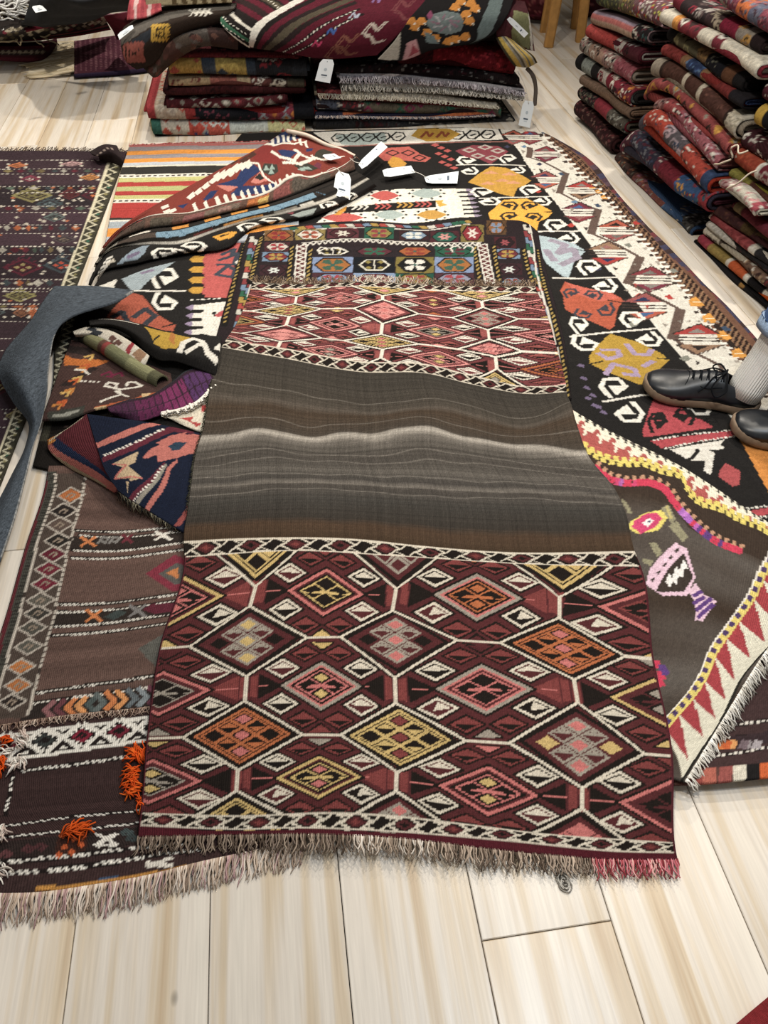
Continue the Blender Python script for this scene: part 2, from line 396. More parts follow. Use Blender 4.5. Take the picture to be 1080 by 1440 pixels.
# ------------------------------------------------------------------ the saddlebag kilim lying uppermost
K_, W_, MA, RE, PK, YE, GY, OR, BR = '#1b1512', '#c2b8a6', '#4e2224', '#733432', '#b56460', '#b89c5c', '#8c8377', '#a85c30', '#3a2a1e'
def frame(cx, cy, ax, ay):
    c, a, b = np.array([cx, cy], float), np.array(ax, float), np.array(ay, float)
    return lambda pts: np.array([c+a*u+b*v for u, v in pts])
def rhomb(u, v, a, b): return [(u-a, v), (u, v+b), (u+a, v), (u, v-b)]
def octagon(S, L, R, T, B, st, far=False):
    """hexagonal field of the lattice: pale bars left and right (L, R), short ties above and below (T, B); all in rug metres"""
    L, R, T, B = map(np.array, (L, R, T, B)); Cc = (L+R+T+B)/4
    ax, ay = (R-L)/2, (T-B)/2
    f = lambda pts: np.array([Cc+ax*u+ay*v for u, v in pts])
    ring, core, dk = st[0], st[1], st[2]
    half = np.linalg.norm(ax)
    lw = half*.045
    # cheeks beside the bars
    for sg in (-1, 1):
        S.fill(f([(sg*.95, .20), (sg*.95, -.20), (sg*.86, -.24), (sg*.86, .24)]), RE)
        S.fill(f([(sg*.84, .27), (sg*.84, -.27), (sg*.55, -.03), (sg*.55, .03)]), K_ if dk > 0 or sg*dk > 0 else RE)
        S.stroke(list(f([(sg*.84, 0), (sg*.5, 0)])), lw*.25, PK)
    # four corner boxes
    for sx in (-1, 1):
        for sy in (-1, 1):
            c = (sx*.53, sy*.37)
            S.fill(f(rhomb(*c, .285, .265)), K_)
            S.fill(f(rhomb(*c, .235, .215)), W_)
            S.fill(f(rhomb(*c, .185, .155)), K_ if (sx*sy*dk) > 0 else MA)
            q = rhomb(*c, .155, .125)
            S.fill(f([q[0], q[1], q[2]] if sy > 0 or dk > 0 else [q[1], q[2], (c[0]-.05, c[1]-.05)]), W_)
            # darker rhombs towards the ties
            c2 = (sx*.23, sy*.68)
            S.fill(f(rhomb(*c2, .23, .20)), K_); S.fill(f(rhomb(*c2, .185, .15)), RE)
            S.fill(f([(c2[0]-.15, c2[1]), (c2[0]+.15, c2[1]), (c2[0]+.02*sx, c2[1]-.11)]), K_)
    for sg in (-1, 1):
        S.fill(f([(-.19, sg*.93), (.19, sg*.93), (0, sg*.72)]), K_)
        S.fill(f([(-.15, sg*.92), (.15, sg*.92), (0, sg*.77)]), st[3] if sg < 0 else st[4])
    # central diamond
    S.fill(f(rhomb(0, 0, .60, .55)), K_); S.fill(f(rhomb(0, 0, .545, .50)), ring)
    S.fill(f(rhomb(0, 0, .47, .43)), PK if ring == GY else MA); S.fill(f(rhomb(0, 0, .42, .385)), K_ if st[5] else MA)
    S.fill(f(rhomb(0, 0, .37, .335)), core)
    for (u, v) in ((0, .165), (0, -.165)):
        S.fill(f(rhomb(u, v, .155, .14)), K_)
        S.fill(f(rhomb(u, v, .10, .09)), st[6])
    for sg in (-1, 1):
        S.fill(f([(sg*.335, 0), (sg*.16, .135), (sg*.03, .02), (sg*.17, .0), (sg*.2, -.05)]), K_)
        S.fill(f([(sg*.30, -.04), (sg*.17, -.145), (sg*.05, -.045), (sg*.17, -.05)]), K_)
def diamond(S, L, T, R, B, st):
    L, T, R, B = map(np.array, (L, T, R, B)); Cc = (L+R+T+B)/4
    ax, ay = (R-L)/2, (T-B)/2
    def f(pts):   # u+v rhombic coordinates, |u|+|v|<=1
        return np.array([Cc+ax*u+ay*v for u, v in pts])
    line, cell, mid, side = st
    S.fill(f(rhomb(0, 0, .93, .93)), K_); S.fill(f(rhomb(0, 0, .82, .82)), line if line in (OR, YE) else MA)
    S.fill(f(rhomb(0, 0, .74, .74)), K_ if line in (OR, YE) else MA)
    k = .235
    for a in (-1, 0, 1):
        for b in (-1, 0, 1):
            u, v = (a-b)*k, (a+b)*k
            if line in (OR, YE):
                S.fill(f(rhomb(u, v, .235, .235)), line); S.fill(f(rhomb(u, v, .185, .185)), K_)
                if u == 0 or (a == 0 and b == 0): S.fill(f(rhomb(u, v, .14, .14)), mid)
                elif a*b == 0: S.fill(f([(u-.15, v), (u, v+.15), (u+.15, v)] if u < 0 else [(u+.15, v), (u, v-.15), (u-.15, v)]), line)
            else:
                if u == 0: S.fill(f(rhomb(u, v, .22, .22)), cell); S.fill(f(rhomb(u, v, .14, .14)), mid)
                elif a*b == 0: 
                    S.fill(f(rhomb(u, v, .22, .22)), cell); S.fill(f(rhomb(u, v, .16, .16)), MA)
                    S.fill(f([(u-.15, v), (u, v+.15), (u+.15, v), (u, v+.03)]), cell)
                else: S.fill(f(rhomb(u, v, .17, .17)), side)
def lattice(S, bars, ties, sty_o, sty_d, lw, bgcol=MA):
    """bars[r][c]=(x, ytop, ybot); ties[r][c]=(xl, xr, y) between bar rows r-1 and r; rug metres"""
    nr, nc = len(bars), len(bars[0])
    def barp(r, c, top): b = bars[r][c]; return np.array([b[0], b[1] if top else b[2]])
    # diamonds: below bar (r,c): between tie (r+1,c) right end and tie (r+1,c+1) left end
    for r in range(nr+1):
        for c in range(nc):
            tl, tr = ties[r][c], ties[r][c+1]
            Lp, Rp = np.array([tl[1], tl[2]]), np.array([tr[0], tr[2]])
            Tp = barp(r-1, c, False) if r > 0 else np.array([bars[0][c][0], 2*(tl[2]+tr[2])/2-bars[0][c][1]])
            Bp = barp(r, c, True) if r < nr else np.array([bars[-1][c][0], (tl[2]+tr[2])-bars[-1][c][2]])
            diamond(S, Lp, Tp, Rp, Bp, sty_d[r][c])
            for a, b in ((Lp, Tp), (Tp, Rp), (Rp, Bp), (Bp, Lp)):
                S.stroke([a, b], lw*2.4, K_)
    for r in range(nr):
        for c in range(nc+1):
            l = bars[r][c-1] if c > 0 else (2*ties[r][0][0]-bars[r][0][0]+ .0, bars[r][0][1], bars[r][0][2])
            rr = bars[r][c] if c < nc else (2*ties[r][nc][1]-bars[r][nc-1][0], bars[r][nc-1][1], bars[r][nc-1][2])
            t, b = ties[r][c], ties[r+1][c]
            octagon(S, (l[0], (l[1]+l[2])/2), (rr[0], (rr[1]+rr[2])/2), ((t[0]+t[1])/2, t[2]), ((b[0]+b[1])/2, b[2]), sty_o[r][c])
    for r in range(nr+1):
        for c in range(nc):
            tl, tr = ties[r][c], ties[r][c+1]
            Lp, Rp = np.array([tl[1], tl[2]]), np.array([tr[0], tr[2]])
            Tp = barp(r-1, c, False) if r > 0 else np.array([bars[0][c][0], (tl[2]+tr[2])-bars[0][c][1]])
            Bp = barp(r, c, True) if r < nr else np.array([bars[-1][c][0], (tl[2]+tr[2])-bars[-1][c][2]])
            for a, b in ((Lp, Tp), (Tp, Rp), (Rp, Bp), (Bp, Lp)): S.stroke([a, b], lw, W_)
    for r in range(nr):
        for c in range(nc):
            b = bars[r][c]; S.stroke([(b[0], b[1]), (b[0], b[2])], lw*1.6, W_)
    for r in range(nr+1):
        for c in range(nc+1):
            t = ties[r][c]; S.stroke([(t[0], t[2]), (t[1], t[2])], lw*1.1, W_)
def hook_band(S, top, bot, n, lw, body=MA):
    """narrow guard band of facing pale hooks around small lozenges; top and bot: curves in rug metres"""
    T, B = resample(np.array(top), n*12+1), resample(np.array(bot), n*12+1)
    S.fill(np.concatenate([T, B[::-1]]), K_)
    for k in range(n):
        def p(u, v):
            i = (k+u)*12; j = min(max(int(i), 0), n*12-1); f = i-j
            return (T[j]*(1-f)+T[j+1]*f)*v+(B[j]*(1-f)+B[j+1]*f)*(1-v)
        S.fill([p(.26, .5), p(.5, .88), p(.74, .5), p(.5, .12)], body)
        S.fill([p(.40, .5), p(.5, .68), p(.60, .5), p(.5, .32)], K_ if k % 2 else RE)
        for m in (0, 1):
            q = lambda u, v: p(1-u if m else u, 1-v if m else v)
            S.fill([q(.06, .95), q(.47, .95), q(.30, .60)], W_); S.fill([q(.17, .86), q(.36, .86), q(.28, .70)], K_)
            S.stroke([q(.30, .62), q(.16, .42), q(.36, .06)], lw, W_)
            S.stroke([q(.02, .10), q(.14, .40)], lw*.8, W_)
            S.fill([q(-.04, .5), q(.05, .62), q(.12, .5), q(.05, .38)], K_)
    S.stroke(list(T), lw, W_); S.stroke(list(B), lw, W_)

def build_main():
    global W_, MA, RE, K_
    z = .030
    def row(pts): return [at(*p) for p in pts]
    rows = [row([(194, 1177, .016), (334, 1174, .020), (421, 1173, .026), (551, 1178, .026), (716, 1197, .018), (871, 1209, .014), (953, 1209, .011)]),
            row([(195, 1160, .018), (334, 1166, .022), (421, 1164, .027), (551, 1169, .027), (715, 1182, .021), (871, 1197, .017), (951, 1199, .014)]),
            row([(197, 1144, .020), (334, 1148, .023), (479, 1144, .028), (551, 1148, .028), (657, 1160, .025), (754, 1172, .022), (949, 1186, .018)]),
            row([(206, 1040, .026), (452, 1033, .032), (685, 1043, .034), (946, 1063, .042)]),
            row([(224, 912, .030), (455, 896, .036), (672, 902, .040), (919, 924, .048)]),
            row([(259, 783, .036), (421, 774, .043), (551, 781, .044), (745, 793, .047), (901, 796, .054)]),
            row([(258, 762, .037), (334, 758, .041), (515, 760, .046), (580, 767, .045), (708, 777, .049), (893, 776, .055)]),
            row([(264, 715, .040), (420, 705, .050), (560, 712, .046), (720, 720, .052), (880, 722, .056)]),
            row([(268, 683, .044), (420, 676, .046), (560, 682, .052), (720, 690, .052), (866, 690, .058)]),
            row([(277, 630, .052), (360, 622, .062), (450, 632, .054), (600, 622, .064), (730, 640, .056), (824, 634, .060)]),
            row([(285, 605, .056), (360, 600, .066), (430, 612, .056), (590, 598, .070), (720, 622, .058), (814, 605, .060)]),
            row([(296, 541, .052), (400, 556, .056), (520, 574, .056), (620, 566, .066), (740, 592, .056), (803, 568, .058)]),
            row([(311, 488, .050), (396, 503, .054), (509, 523, .056), (600, 525, .060), (662, 540, .056), (750, 554, .054), (797, 551, .056)]),
            row([(318, 477, .050), (396, 489, .054), (509, 508, .058), (600, 512, .062), (662, 527, .056), (750, 543, .054), (796, 541, .056)]),
            row([(334, 452, .050), (420, 457, .054), (537, 463, .060), (640, 472, .060), (687, 474, .056), (780, 480, .055)]),
            row([(346, 424, .048), (430, 427, .050), (537, 426, .054), (650, 438, .054), (768, 440, .053)]),
            row([(355, 396, .046), (416, 399, .047), (517, 396, .048), (625, 401, .048), (752, 402, .048)])]
    S = Sheet(rows, cell=.00235, base=MA, seed=11)
    M = lambda *p: S.q(np.array(p))
    # front panel lattice, nodes read off the photograph
    bars_px = [[(355, 825, 852), (555, 828, 859), (786, 840, 869)],
               [(345, 951, 986), (556, 953, 989), (810, 956, 988)],
               [(334, 1083, 1112), (558, 1086, 1113), (819, 1108, 1137)]]
    ties_px = [[(245, 283, 764), (430, 480, 762), (632, 690, 772), (880, 925, 780)],
               [(226, 266, 911), (432, 479, 896), (643, 703, 902), (880, 925, 925)],
               [(205, 257, 1038), (425, 479, 1033), (655, 716, 1043), (906, 955, 1062)],
               [(190, 240, 1170), (420, 478, 1160), (655, 720, 1180), (915, 970, 1205)]]
    def conv(bars_px, ties_px):
        bars, ties = [], []
        for r in bars_px:
            o = []
            for (x, a, b) in r:
                p = M((x, a), (x, b)); o.append(((p[0, 0]+p[1, 0])/2, p[0, 1], p[1, 1]))
            bars.append(o)
        for r in ties_px:
            o = []
            for (a, b, y) in r:
                p = M((a, y), (b, y)); o.append((p[0, 0], p[1, 0], (p[0, 1]+p[1, 1])/2))
            ties.append(o)
        return bars, ties
    bars, ties = conv(bars_px, ties_px)
    so = lambda ring, core, dk, tb, tt, blk, cel: (ring, core, dk, tb, tt, blk, cel)
    O_ = [[so(YE, PK, -1, YE, MA, 1, PK), so(PK, YE, 1, YE, RE, 1, K_), so(GY, OR, -1, MA, OR, 1, OR), so(PK, RE, -1, YE, RE, 0, GY)],
          [so(PK, GY, -1, GY, MA, 0, K_), so(GY, PK, 1, RE, YE, 1, YE), so(GY, PK, -1, GY, MA, 0, K_), so(YE, MA, 1, YE, GY, 0, GY)],
          [so(PK, GY, 1, YE, YE, 0, YE), so(YE, YE, -1, YE, GY, 1, PK), so(PK, PK, 1, YE, PK, 1, YE), so(PK, MA, -1, YE, RE, 0, K_)]]
    D_ = [[(YE, YE, K_, K_), (GY, GY, MA, K_), (YE, YE, K_, K_)],
          [(GY, GY, YE, K_), (GY, GY, PK, K_), (OR, OR, PK, K_)],
          [(OR, OR, PK, K_), (YE, YE, RE, K_), (GY, GY, PK, YE)],
          [(YE, YE, K_, K_), (GY, GY, PK, K_), (GY, PK, PK, YE)]]
    lattice(S, bars, ties, O_, D_, .0045)
    # back panel: the same lattice, seen from farther away
    b2 = [[(416, 417, 427), (538, 416, 421), (678, 424, 432)],
          [(405, 445, 457), (537, 455, 470), (687, 464, 477)],
          [(392, 480, 490), (537, 491, 503), (698, 502, 518)]]
    t2 = [[(345, 362, 406), (468, 492, 402), (595, 622, 408), (735, 775, 410)],
          [(330, 352, 437), (452, 497, 434), (589, 635, 444), (729, 790, 449)],
          [(312, 340, 467), (452, 483, 477), (590, 642, 487), (735, 800, 496)],
          [(290, 330, 505), (440, 480, 520), (590, 640, 535), (745, 810, 545)]]
    bars, ties = conv(b2, t2)
    sv = (W_, MA, RE, K_); W_, MA, RE = '#d2c9ba', '#6a3335', '#8a4642'
    # worn, paler wool on this half
    S2 = S
    sub_q = S.q([(330, 480), (780, 540), (355, 400), (752, 402)])
    j0 = int(min(sub_q[:, 1])/S.dv)
    S.img[j0-10:] = C_(MA)
    P2 = '#c8807a'
    O2 = [[so(PK, OR, -1, YE, OR, 1, K_), so(P2, P2, 1, YE, P2, 0, PK), so(P2, RE, 1, OR, OR, 1, YE), so(P2, PK, -1, YE, P2, 1, YE)],
          [so(OR, YE, 1, P2, P2, 1, YE), so(P2, P2, -1, P2, YE, 0, K_), so(P2, GY, 1, YE, P2, 0, YE), so(P2, P2, -1, OR, P2, 0, K_)],
          [so(P2, GY, -1, P2, OR, 0, PK), so(P2, P2, 1, P2, GY, 0, GY), so(P2, P2, 1, P2, P2, 0, YE), so(OR, OR, 1, P2, YE, 1, MA)]]
    D2 = [[(YE, YE, P2, K_)]*3, [(YE, YE, RE, K_), (GY, P2, PK, P2), (GY, GY, PK, K_)],
          [(GY, P2, P2, P2), (YE, YE, PK, K_), (GY, P2, PK, P2)], [(GY, P2, P2, K_), (GY, P2, RE, K_), (YE, YE, GY, OR)]]
    lattice(S, bars, ties, O2, D2, .0055)
    W_, MA, RE, K_ = sv
    hook_band(S, M((311, 477), (396, 490), (509, 509), (600, 513), (662, 528), (750, 544), (797, 541)),
              M((311, 488), (396, 503), (509, 523), (600, 525), (662, 540), (750, 554), (797, 551)), 12, .0045)
    hook_band(S, M((353, 397), (450, 398), (560, 398), (660, 402), (755, 403)), M((350, 406), (450, 404), (560, 405), (660, 409), (757, 412)), 12, .0040)
    # plain middle: dark undyed wool in weft bands that ride up and down
    top = M((311, 488), (396, 503), (509, 523), (600, 525), (662, 540), (750, 554), (797, 551)); bot = M((258, 762), (334, 758), (515, 760), (580, 767), (708, 777), (893, 776))
    tr, br = np.interp(np.arange(S.nu)*S.du, top[:, 0], top[:, 1]), np.interp(np.arange(S.nu)*S.du, bot[:, 0], bot[:, 1])
    Y = (np.arange(S.nv)*S.dv)[:, None]; f = (Y-br[None])/(tr-br)[None]        # 0 at front, 1 at back
    inside = (f >= 0) & (f <= 1)
    x = np.linspace(0, 1, S.nu)[None]; fw = f+.003*np.sin(x*23)+.003*np.sin(x*51+f*30)
    sp = M((281, 618), (330, 612), (370, 606), (430, 618), (480, 610), (530, 616), (575, 604), (600, 601), (640, 614), (700, 624), (760, 629), (822, 640))   # the pale weft stripe rides over the ripples
    fs = np.interp(np.arange(S.nu)*S.du, sp[:, 0], (sp[:, 1]-np.interp(sp[:, 0], np.arange(S.nu)*S.du, br))/np.interp(sp[:, 0], np.arange(S.nu)*S.du, tr-br))
    fs = np.convolve(np.pad(fs, 12, 'edge'), np.ones(25)/25, 'valid')[None]; fw = fw+(.565-fs)*np.exp(-((f-fs)/.22)**2)
    stops = [(0, '#3a2c1f'), (.07, '#403023'), (.10, '#2f2a25'), (.20, '#36332f'), (.27, '#423d38'), (.285, '#5c564f'), (.31, '#3c3834'), (.36, '#4d4842'), (.44, '#403b36'),
             (.50, '#4a453f'), (.535, '#5f5952'), (.552, '#7d766d'), (.565, '#8f887e'), (.578, '#7a736a'), (.584, '#3d362f'), (.60, '#3b332b'), (.70, '#3c3025'), (.735, '#4a423a'), (.76, '#3b352e'), (.86, '#36312b'), (1, '#312d28')]
    xs = [s_[0] for s_ in stops]; cs = np.array([hexc(s_[1]) for s_ in stops])
    mid = np.stack([np.interp(fw, xs, cs[:, k]) for k in range(3)], -1)
    g = np.random.default_rng(5); mid *= (1+.10*g.standard_normal((S.nv, 1, 1)))*(1+.07*g.standard_normal((1, S.nu, 1)))
    for fy in (.335, .415, .46, .64, .80, .245):
        ln = np.exp(-((fw-fy-.004*np.sin(x*14+fy*40))/.0022)**2)[..., None]*.35; mid = mid*(1-ln)+hexc('#8a8278')*ln
    S.img[inside] = mid[inside]*1.2
    # guard bands and selvage
    hook_band(S, M((258, 762), (334, 758), (515, 760), (580, 767), (708, 777), (893, 776)), M((258, 783), (421, 774), (551, 781), (745, 793), (901, 796)), 10, .0040)
    hook_band(S, M((197, 1144), (334, 1148), (479, 1144), (551, 1148), (657, 1160), (754, 1172), (949, 1186)), M((195, 1160), (334, 1166), (421, 1164), (551, 1169), (715, 1182), (871, 1197), (951, 1199)), 11, .0036)
    S.P_([(190, 1162), (334, 1168), (421, 1166), (551, 1171), (715, 1184), (871, 1199), (955, 1201), (955, 1215), (716, 1203), (551, 1184), (334, 1180), (190, 1182)], '#4c1620')
    # stitched side edges
    S.L_([(900, 796), (919, 924), (946, 1063), (951, 1200)], .006, '#4c1c24'); S.L_([(259, 783), (224, 912), (206, 1040), (195, 1165)], .005, '#4c1c24')
    S.mottle(.07, .10, .03)
    t = thing('saddlebag_kilim', 'maroon diamond-lattice flatweave with plain dark striped middle, lying uppermost at centre', 'rug', at(560, 900, 0))
    S.build('woven_body', t, .004)
    fr_cols = ['#8a7a6c', '#b7a594', '#6d5b50', '#cdbfb0', '#4f4038']
    def fcol(tt, g):
        if tt > .84: return g.choice(['#9a4a50', '#b8727a', '#7a3238', '#c9a09a'])
        if tt > .55 and tt < .84: return g.choice(['#75665a', '#9a8a7c', '#b3a292', '#55483e'])
        if .40 < tt < .55: return g.choice(['#cfc3b6', '#a99888', '#8a7a6c', '#d9d0c6'])
        return g.choice(['#65574c', '#7f7065', '#988879', '#4f4339'])
    edge = [S.P[0, int(k)]+np.array([0, .002, -.001]) for k in np.linspace(0, S.nu-1, 40)]
    fringe('front_fringe', edge, (0.02, -1), 430, .025, fcol, t, r=.0014, droop=.25, jitter=.14, seg=6, seed=21, wav=.004)
    edge = [S.P[-1, int(k)]+np.array([0, -.004, .001]) for k in np.linspace(0, S.nu-1, 40)]
    fringe('back_fringe', edge, (0, 1), 420, .030, lambda tt, g: g.choice(['#cfc3b6', '#a99888']) if .35 < tt < .62 and g.random() < .6 else g.choice(['#5b4a3c', '#6d5a4a', '#8a7a6a']), t, r=.0012, droop=-.08, jitter=.5, seg=5, seed=22)
    edge = [S.P[int(k), 0] for k in np.linspace(S.nv*.42, S.nv*.73, 30)]
    fringe('side_selvage_fuzz', edge, (-1, 0), 260, .006, ['#3a3a30', '#2c2a24', '#4a4a3c'], t, r=.0009, droop=.1, jitter=.7, seg=3, seed=23)
    return S
S_MAIN = build_main()
# ------------------------------------------------------------------ motif helpers for the other kilims
def rowz(z, *rows): return [[at(p[0], p[1], p[2] if len(p) > 2 else z) for p in r] for r in rows]
def hookm(S, cx, cy, w, h, sx=1, sy=1, col='#d9d5ca', ink='#211f1e', skew=0.0, lw=None, tri=True):
    """open hooked hexagon with a solid wedge inside, the running-dog hook of these kilims"""
    f = frame(cx, cy, (w*sx, 0), (skew*h*sy, -h*sy))
    S.P_(f([(-1.0, .05), (-.55, .95), (.55, .92), (1.05, .10), (.66, -1.0), (.30, -1.0), (.70, .05), (.40, .62), (-.40, .66), (-.60, .12)]), col)
    if tri: S.P_(f([(-1.0, .10), (.42, .20), (.02, -.72)]), col)
def serr(S, cx, cy, w, h, col, core=None, up=1, teeth=6, skew=.35, white='#ded9cf', mirror=1):
    """serrated triangle: stepped slopes with little teeth"""
    f = frame(cx, cy, (w*mirror, 0), (skew*h, -h*up))
    pts = []
    for k in range(teeth):
        u = -1+k/teeth; v = k/teeth
        pts += [(u, v), (u+.12, v+.22), (u+.16, v+.10)]
    pts += [(0, 1.05)]
    for k in range(teeth-1, -1, -1):
        u = 1-k/teeth; v = k/teeth
        pts += [(u-.16, v+.10), (u-.12, v+.22), (u, v)]
    S.P_(f(pts), col)
    if core: S.P_(f([(-.45, .12), (0, .62), (.45, .12)]), core)
def hexmed(S, pts, col, ink=None, cells=None, lw=.010):
    S.P_(pts, col)
def comb(S, p0, p1, tip, n, col, tipcol=None):
    """n teeth between p0 and p1 that reach by the vector tip"""
    p0, p1, tip = map(lambda a: np.array(a, float), (p0, p1, tip)); d = (p1-p0)/n
    for k in range(n):
        a = p0+d*k; b = a+d*.62
        S.P_([a, b, b+tip*.7, b+tip*.7+d*.05, (a+b)/2+tip, a+tip*.7], col)
        if tipcol: S.P_([a+tip*.72, b+tip*.72, b+tip*.85, (a+b)/2+tip*1.15, a+tip*.85], tipcol)
BLK, WHT = '#201e1d', '#d2cdc2'

# ------------------------------------------------------------------ the big black kilim with medallions and a white vine border
def build_black():
    zz = .024
    rows = rowz(zz, [(340, 188), (560, 181), (700, 181), (764, 186)], [(310, 221), (560, 217), (700, 216), (822, 218)],
                [(240, 280), (500, 278), (760, 274), (871, 275)], [(190, 326), (500, 324), (800, 320), (912, 319)],
                [(145, 384), (500, 382), (860, 379), (970, 378)], [(112, 444), (500, 442), (920, 438), (1029, 437)],
                [(150, 516), (500, 514), (980, 511), (1092, 509)], [(200, 596), (560, 594), (1040, 592), (1162, 590)],
                [(260, 686), (600, 684), (1110, 681), (1232, 680)], [(300, 766), (640, 764), (1170, 761), (1292, 760)])
    S = Sheet(rows, cell=.0038, base=BLK, seed=31, wrinkle=.0016, wl=.22)
    g = np.random.default_rng(4)
    # right border field: white ground, brown strip, ragged outer edge
    inner = [(703, 180), (705.5, 187), (737, 226), (774, 276), (818, 328), (855, 380), (867, 389), (904, 438), (933, 473), (958, 502), (1000, 548), (1037, 600)]
    outer = [(764, 184), (767, 195), (789, 217), (811, 241), (841, 269), (867, 298), (898, 334), (926, 366), (967, 416), (1010, 474), (1050, 520), (1090, 570)]
    edge = [(775, 184), (800, 202), (824, 219), (850, 250), (875, 276), (902, 308), (915, 320), (939, 350), (973, 379), (1014, 418), (1032, 438), (1064, 474), (1110, 520), (1180, 590), (1300, 760)]
    S.P_(inner+outer[::-1], '#cdc8bc')
    S.P_(outer+[(1240, 770), (1330, 780)]+edge[::-1], '#6b4a38')
    # ragged selvage in violet, red and blue flecks
    for a, b in zip(edge[:-1], edge[1:]):
        for k in range(5):
            p = np.array(a)+(np.array(b)-np.array(a))*(k/5); q_ = np.array(a)+(np.array(b)-np.array(a))*((k+1)/5)
            S.P_([p+(-6, 2), q_+(-6, 2), q_+(8, -2), p+(8, -2)], g.choice(['#4a3540', '#6a3438', '#3c3a52', '#54404a', '#3a2c2c']))
    def between(t, s_): # t along the border, s_ 0 inner .. 1 outer
        i = resample(np.array(inner), 200); o = resample(np.array(outer), 200); k = int(t*199)
        return i[k]*(1-s_)+o[k]*s_
    # cross-hatched brown strip
    om = resample(np.array(outer), 120); em = resample(np.array(edge[:13]), 120)
    for s_ in (.22, .42, .62): S.L_([om[k]*(1-s_)+em[k]*s_ for k in range(0, 120, 3)], .006, '#241a16')
    for k in range(0, 119): S.L_([om[k]*.85+em[k]*.15, om[k]*.35+em[k]*.65], .004, '#8a6a4c' if k % 2 else '#2a1e18')
    # white teeth reaching into the brown strip
    for k in range(0, 118, 2):
        p, q_ = om[k], om[k+1]; S.P_([p+(-3, 0), q_+(-3, 0), q_+(6, -1), (p+q_)/2+(8, -2)], '#d9d5cb')
    for k in range(1, 118, 3):
        p, q_ = om[k], om[k+1]; S.P_([p+(-7, 0), q_+(-7, 0), q_+(-2, -1), p+(-1, -1)], '#3a2f2a' if k % 2 else '#9a9288')
    for (x, y) in ((833, 262), (842, 269), (850, 277), (980, 424), (999, 447), (1019, 471), (1040, 496)):
        k = .45 if x < 900 else 1
        S.P_([(x-12*k, y-2*k), (x-2*k, y-7*k), (x+11*k, y+5*k), (x+4*k, y+7*k), (x-9*k, y+6*k)], '#c98a2c')
        S.L_([(x-6*k, y+1), (x+5*k, y+1*k)], .004, '#e6d8b8')
        S.P_([(x+3*k, y+10*k), (x+10*k, y+8*k), (x+19*k, y+18*k), (x+8*k, y+17*k)], '#2a211d')
    # vine
    vine = [(745, 208), (743.5, 221), (765, 228), (796, 244), (787, 271), (812, 284), (841, 295), (831.5, 328), (868, 344), (900, 362), (883, 398), (920, 416), (957, 436), (946, 476), (985, 500), (1015, 515), (1008, 560)]
    S.L_(vine, .012, '#5c4a42')
    for a, b in ((0, 1), (3, 4), (6, 7), (9, 10), (12, 13)): S.L_([vine[a], vine[b]], .026, '#5c4a42')
    # serrated triangles between the bends of the vine
    reds = ['#7a3038', '#8c4a48', '#9c3430', '#6e2c3c', '#a5503c', '#8a6a52']
    cores = ['#6a6660', '#26304e', '#7e7670', '#3c5c86', '#2a2320', '#8a5a56']
    cells = [(767, 213, 1), (766, 249, -1), (818, 263, 1), (814, 294, -1), (866, 319, 1), (853, 351, -1), (914, 387, 1), (905, 425, -1), (981, 470, 1), (745, 190, -1), (721, 190, 1)]
    for i, (x, y, m) in enumerate(cells):
        sc = max(.62, .62+.72*(y-185)/290)
        serr(S, x-2*sc, y, 27*sc, 11.5*sc, '#3a2c28', None, 1, 6, .4); serr(S, x-2*sc, y, 23*sc, 10*sc, reds[i % 6], cores[i % 6], 1, 6, .4)
        for k in range(2): S.L_([(x-24*sc, y+(3+3.2*k)*sc), (x+26*sc, y+(4.2+3.2*k)*sc)], .006, '#3a2e2a')
        serr(S, x+3*sc, y+11*sc, 27*sc, 11*sc, '#4a3a34', None, -1, 6, -.4); serr(S, x+3*sc, y+11*sc, 23*sc, 9.5*sc, reds[(i+3) % 6], cores[(i+2) % 6], -1, 6, -.4)
        S.P_([(x-20*sc, y+26*sc), (x-12*sc, y+22*sc), (x-6*sc, y+26*sc), (x-12*sc, y+29*sc)], g.choice(['#b03a30', '#5a7a96', '#7a7a70', '#3a3a50']))
        S.P_([(x+24*sc, y-7*sc), (x+30*sc, y-9*sc), (x+36*sc, y-4*sc), (x+29*sc, y-3*sc)], g.choice(['#a8322e', '#38485e', '#7a7a70']))
        for k in range(5):
            xx = x+(-22+10*k)*sc
            S.P_([(xx, y-14*sc), (xx+4*sc, y-15*sc), (xx+5*sc, y-12*sc)], '#8a8278')
    for k in range(14):
        t = .08+k*.065; p = between(min(t, .99), .08+.05*(k % 2)); S.P_([p+(2, -3), p+(9, -1), p+(5, 3)], g.choice(['#3a322e', '#9a3a34', '#8a8278']))
    # orange end of the border, nearest to the shoe
    S.P_([(1037, 612), (1060, 600), (1200, 640), (1240, 760), (1120, 760), (1080, 690)], '#c97f2a')
    # white cross lines and hooks of the black column
    for a in ([(642, 232), (738, 233)], [(675, 279), (777, 276)], [(752, 326), (820, 325)], [(778, 391), (866, 390)], [(802, 473), (927, 461)], [(849, 565), (900, 556), (961, 555)], [(185, 409), (261, 409)]):
        S.L_(a, .008, WHT)
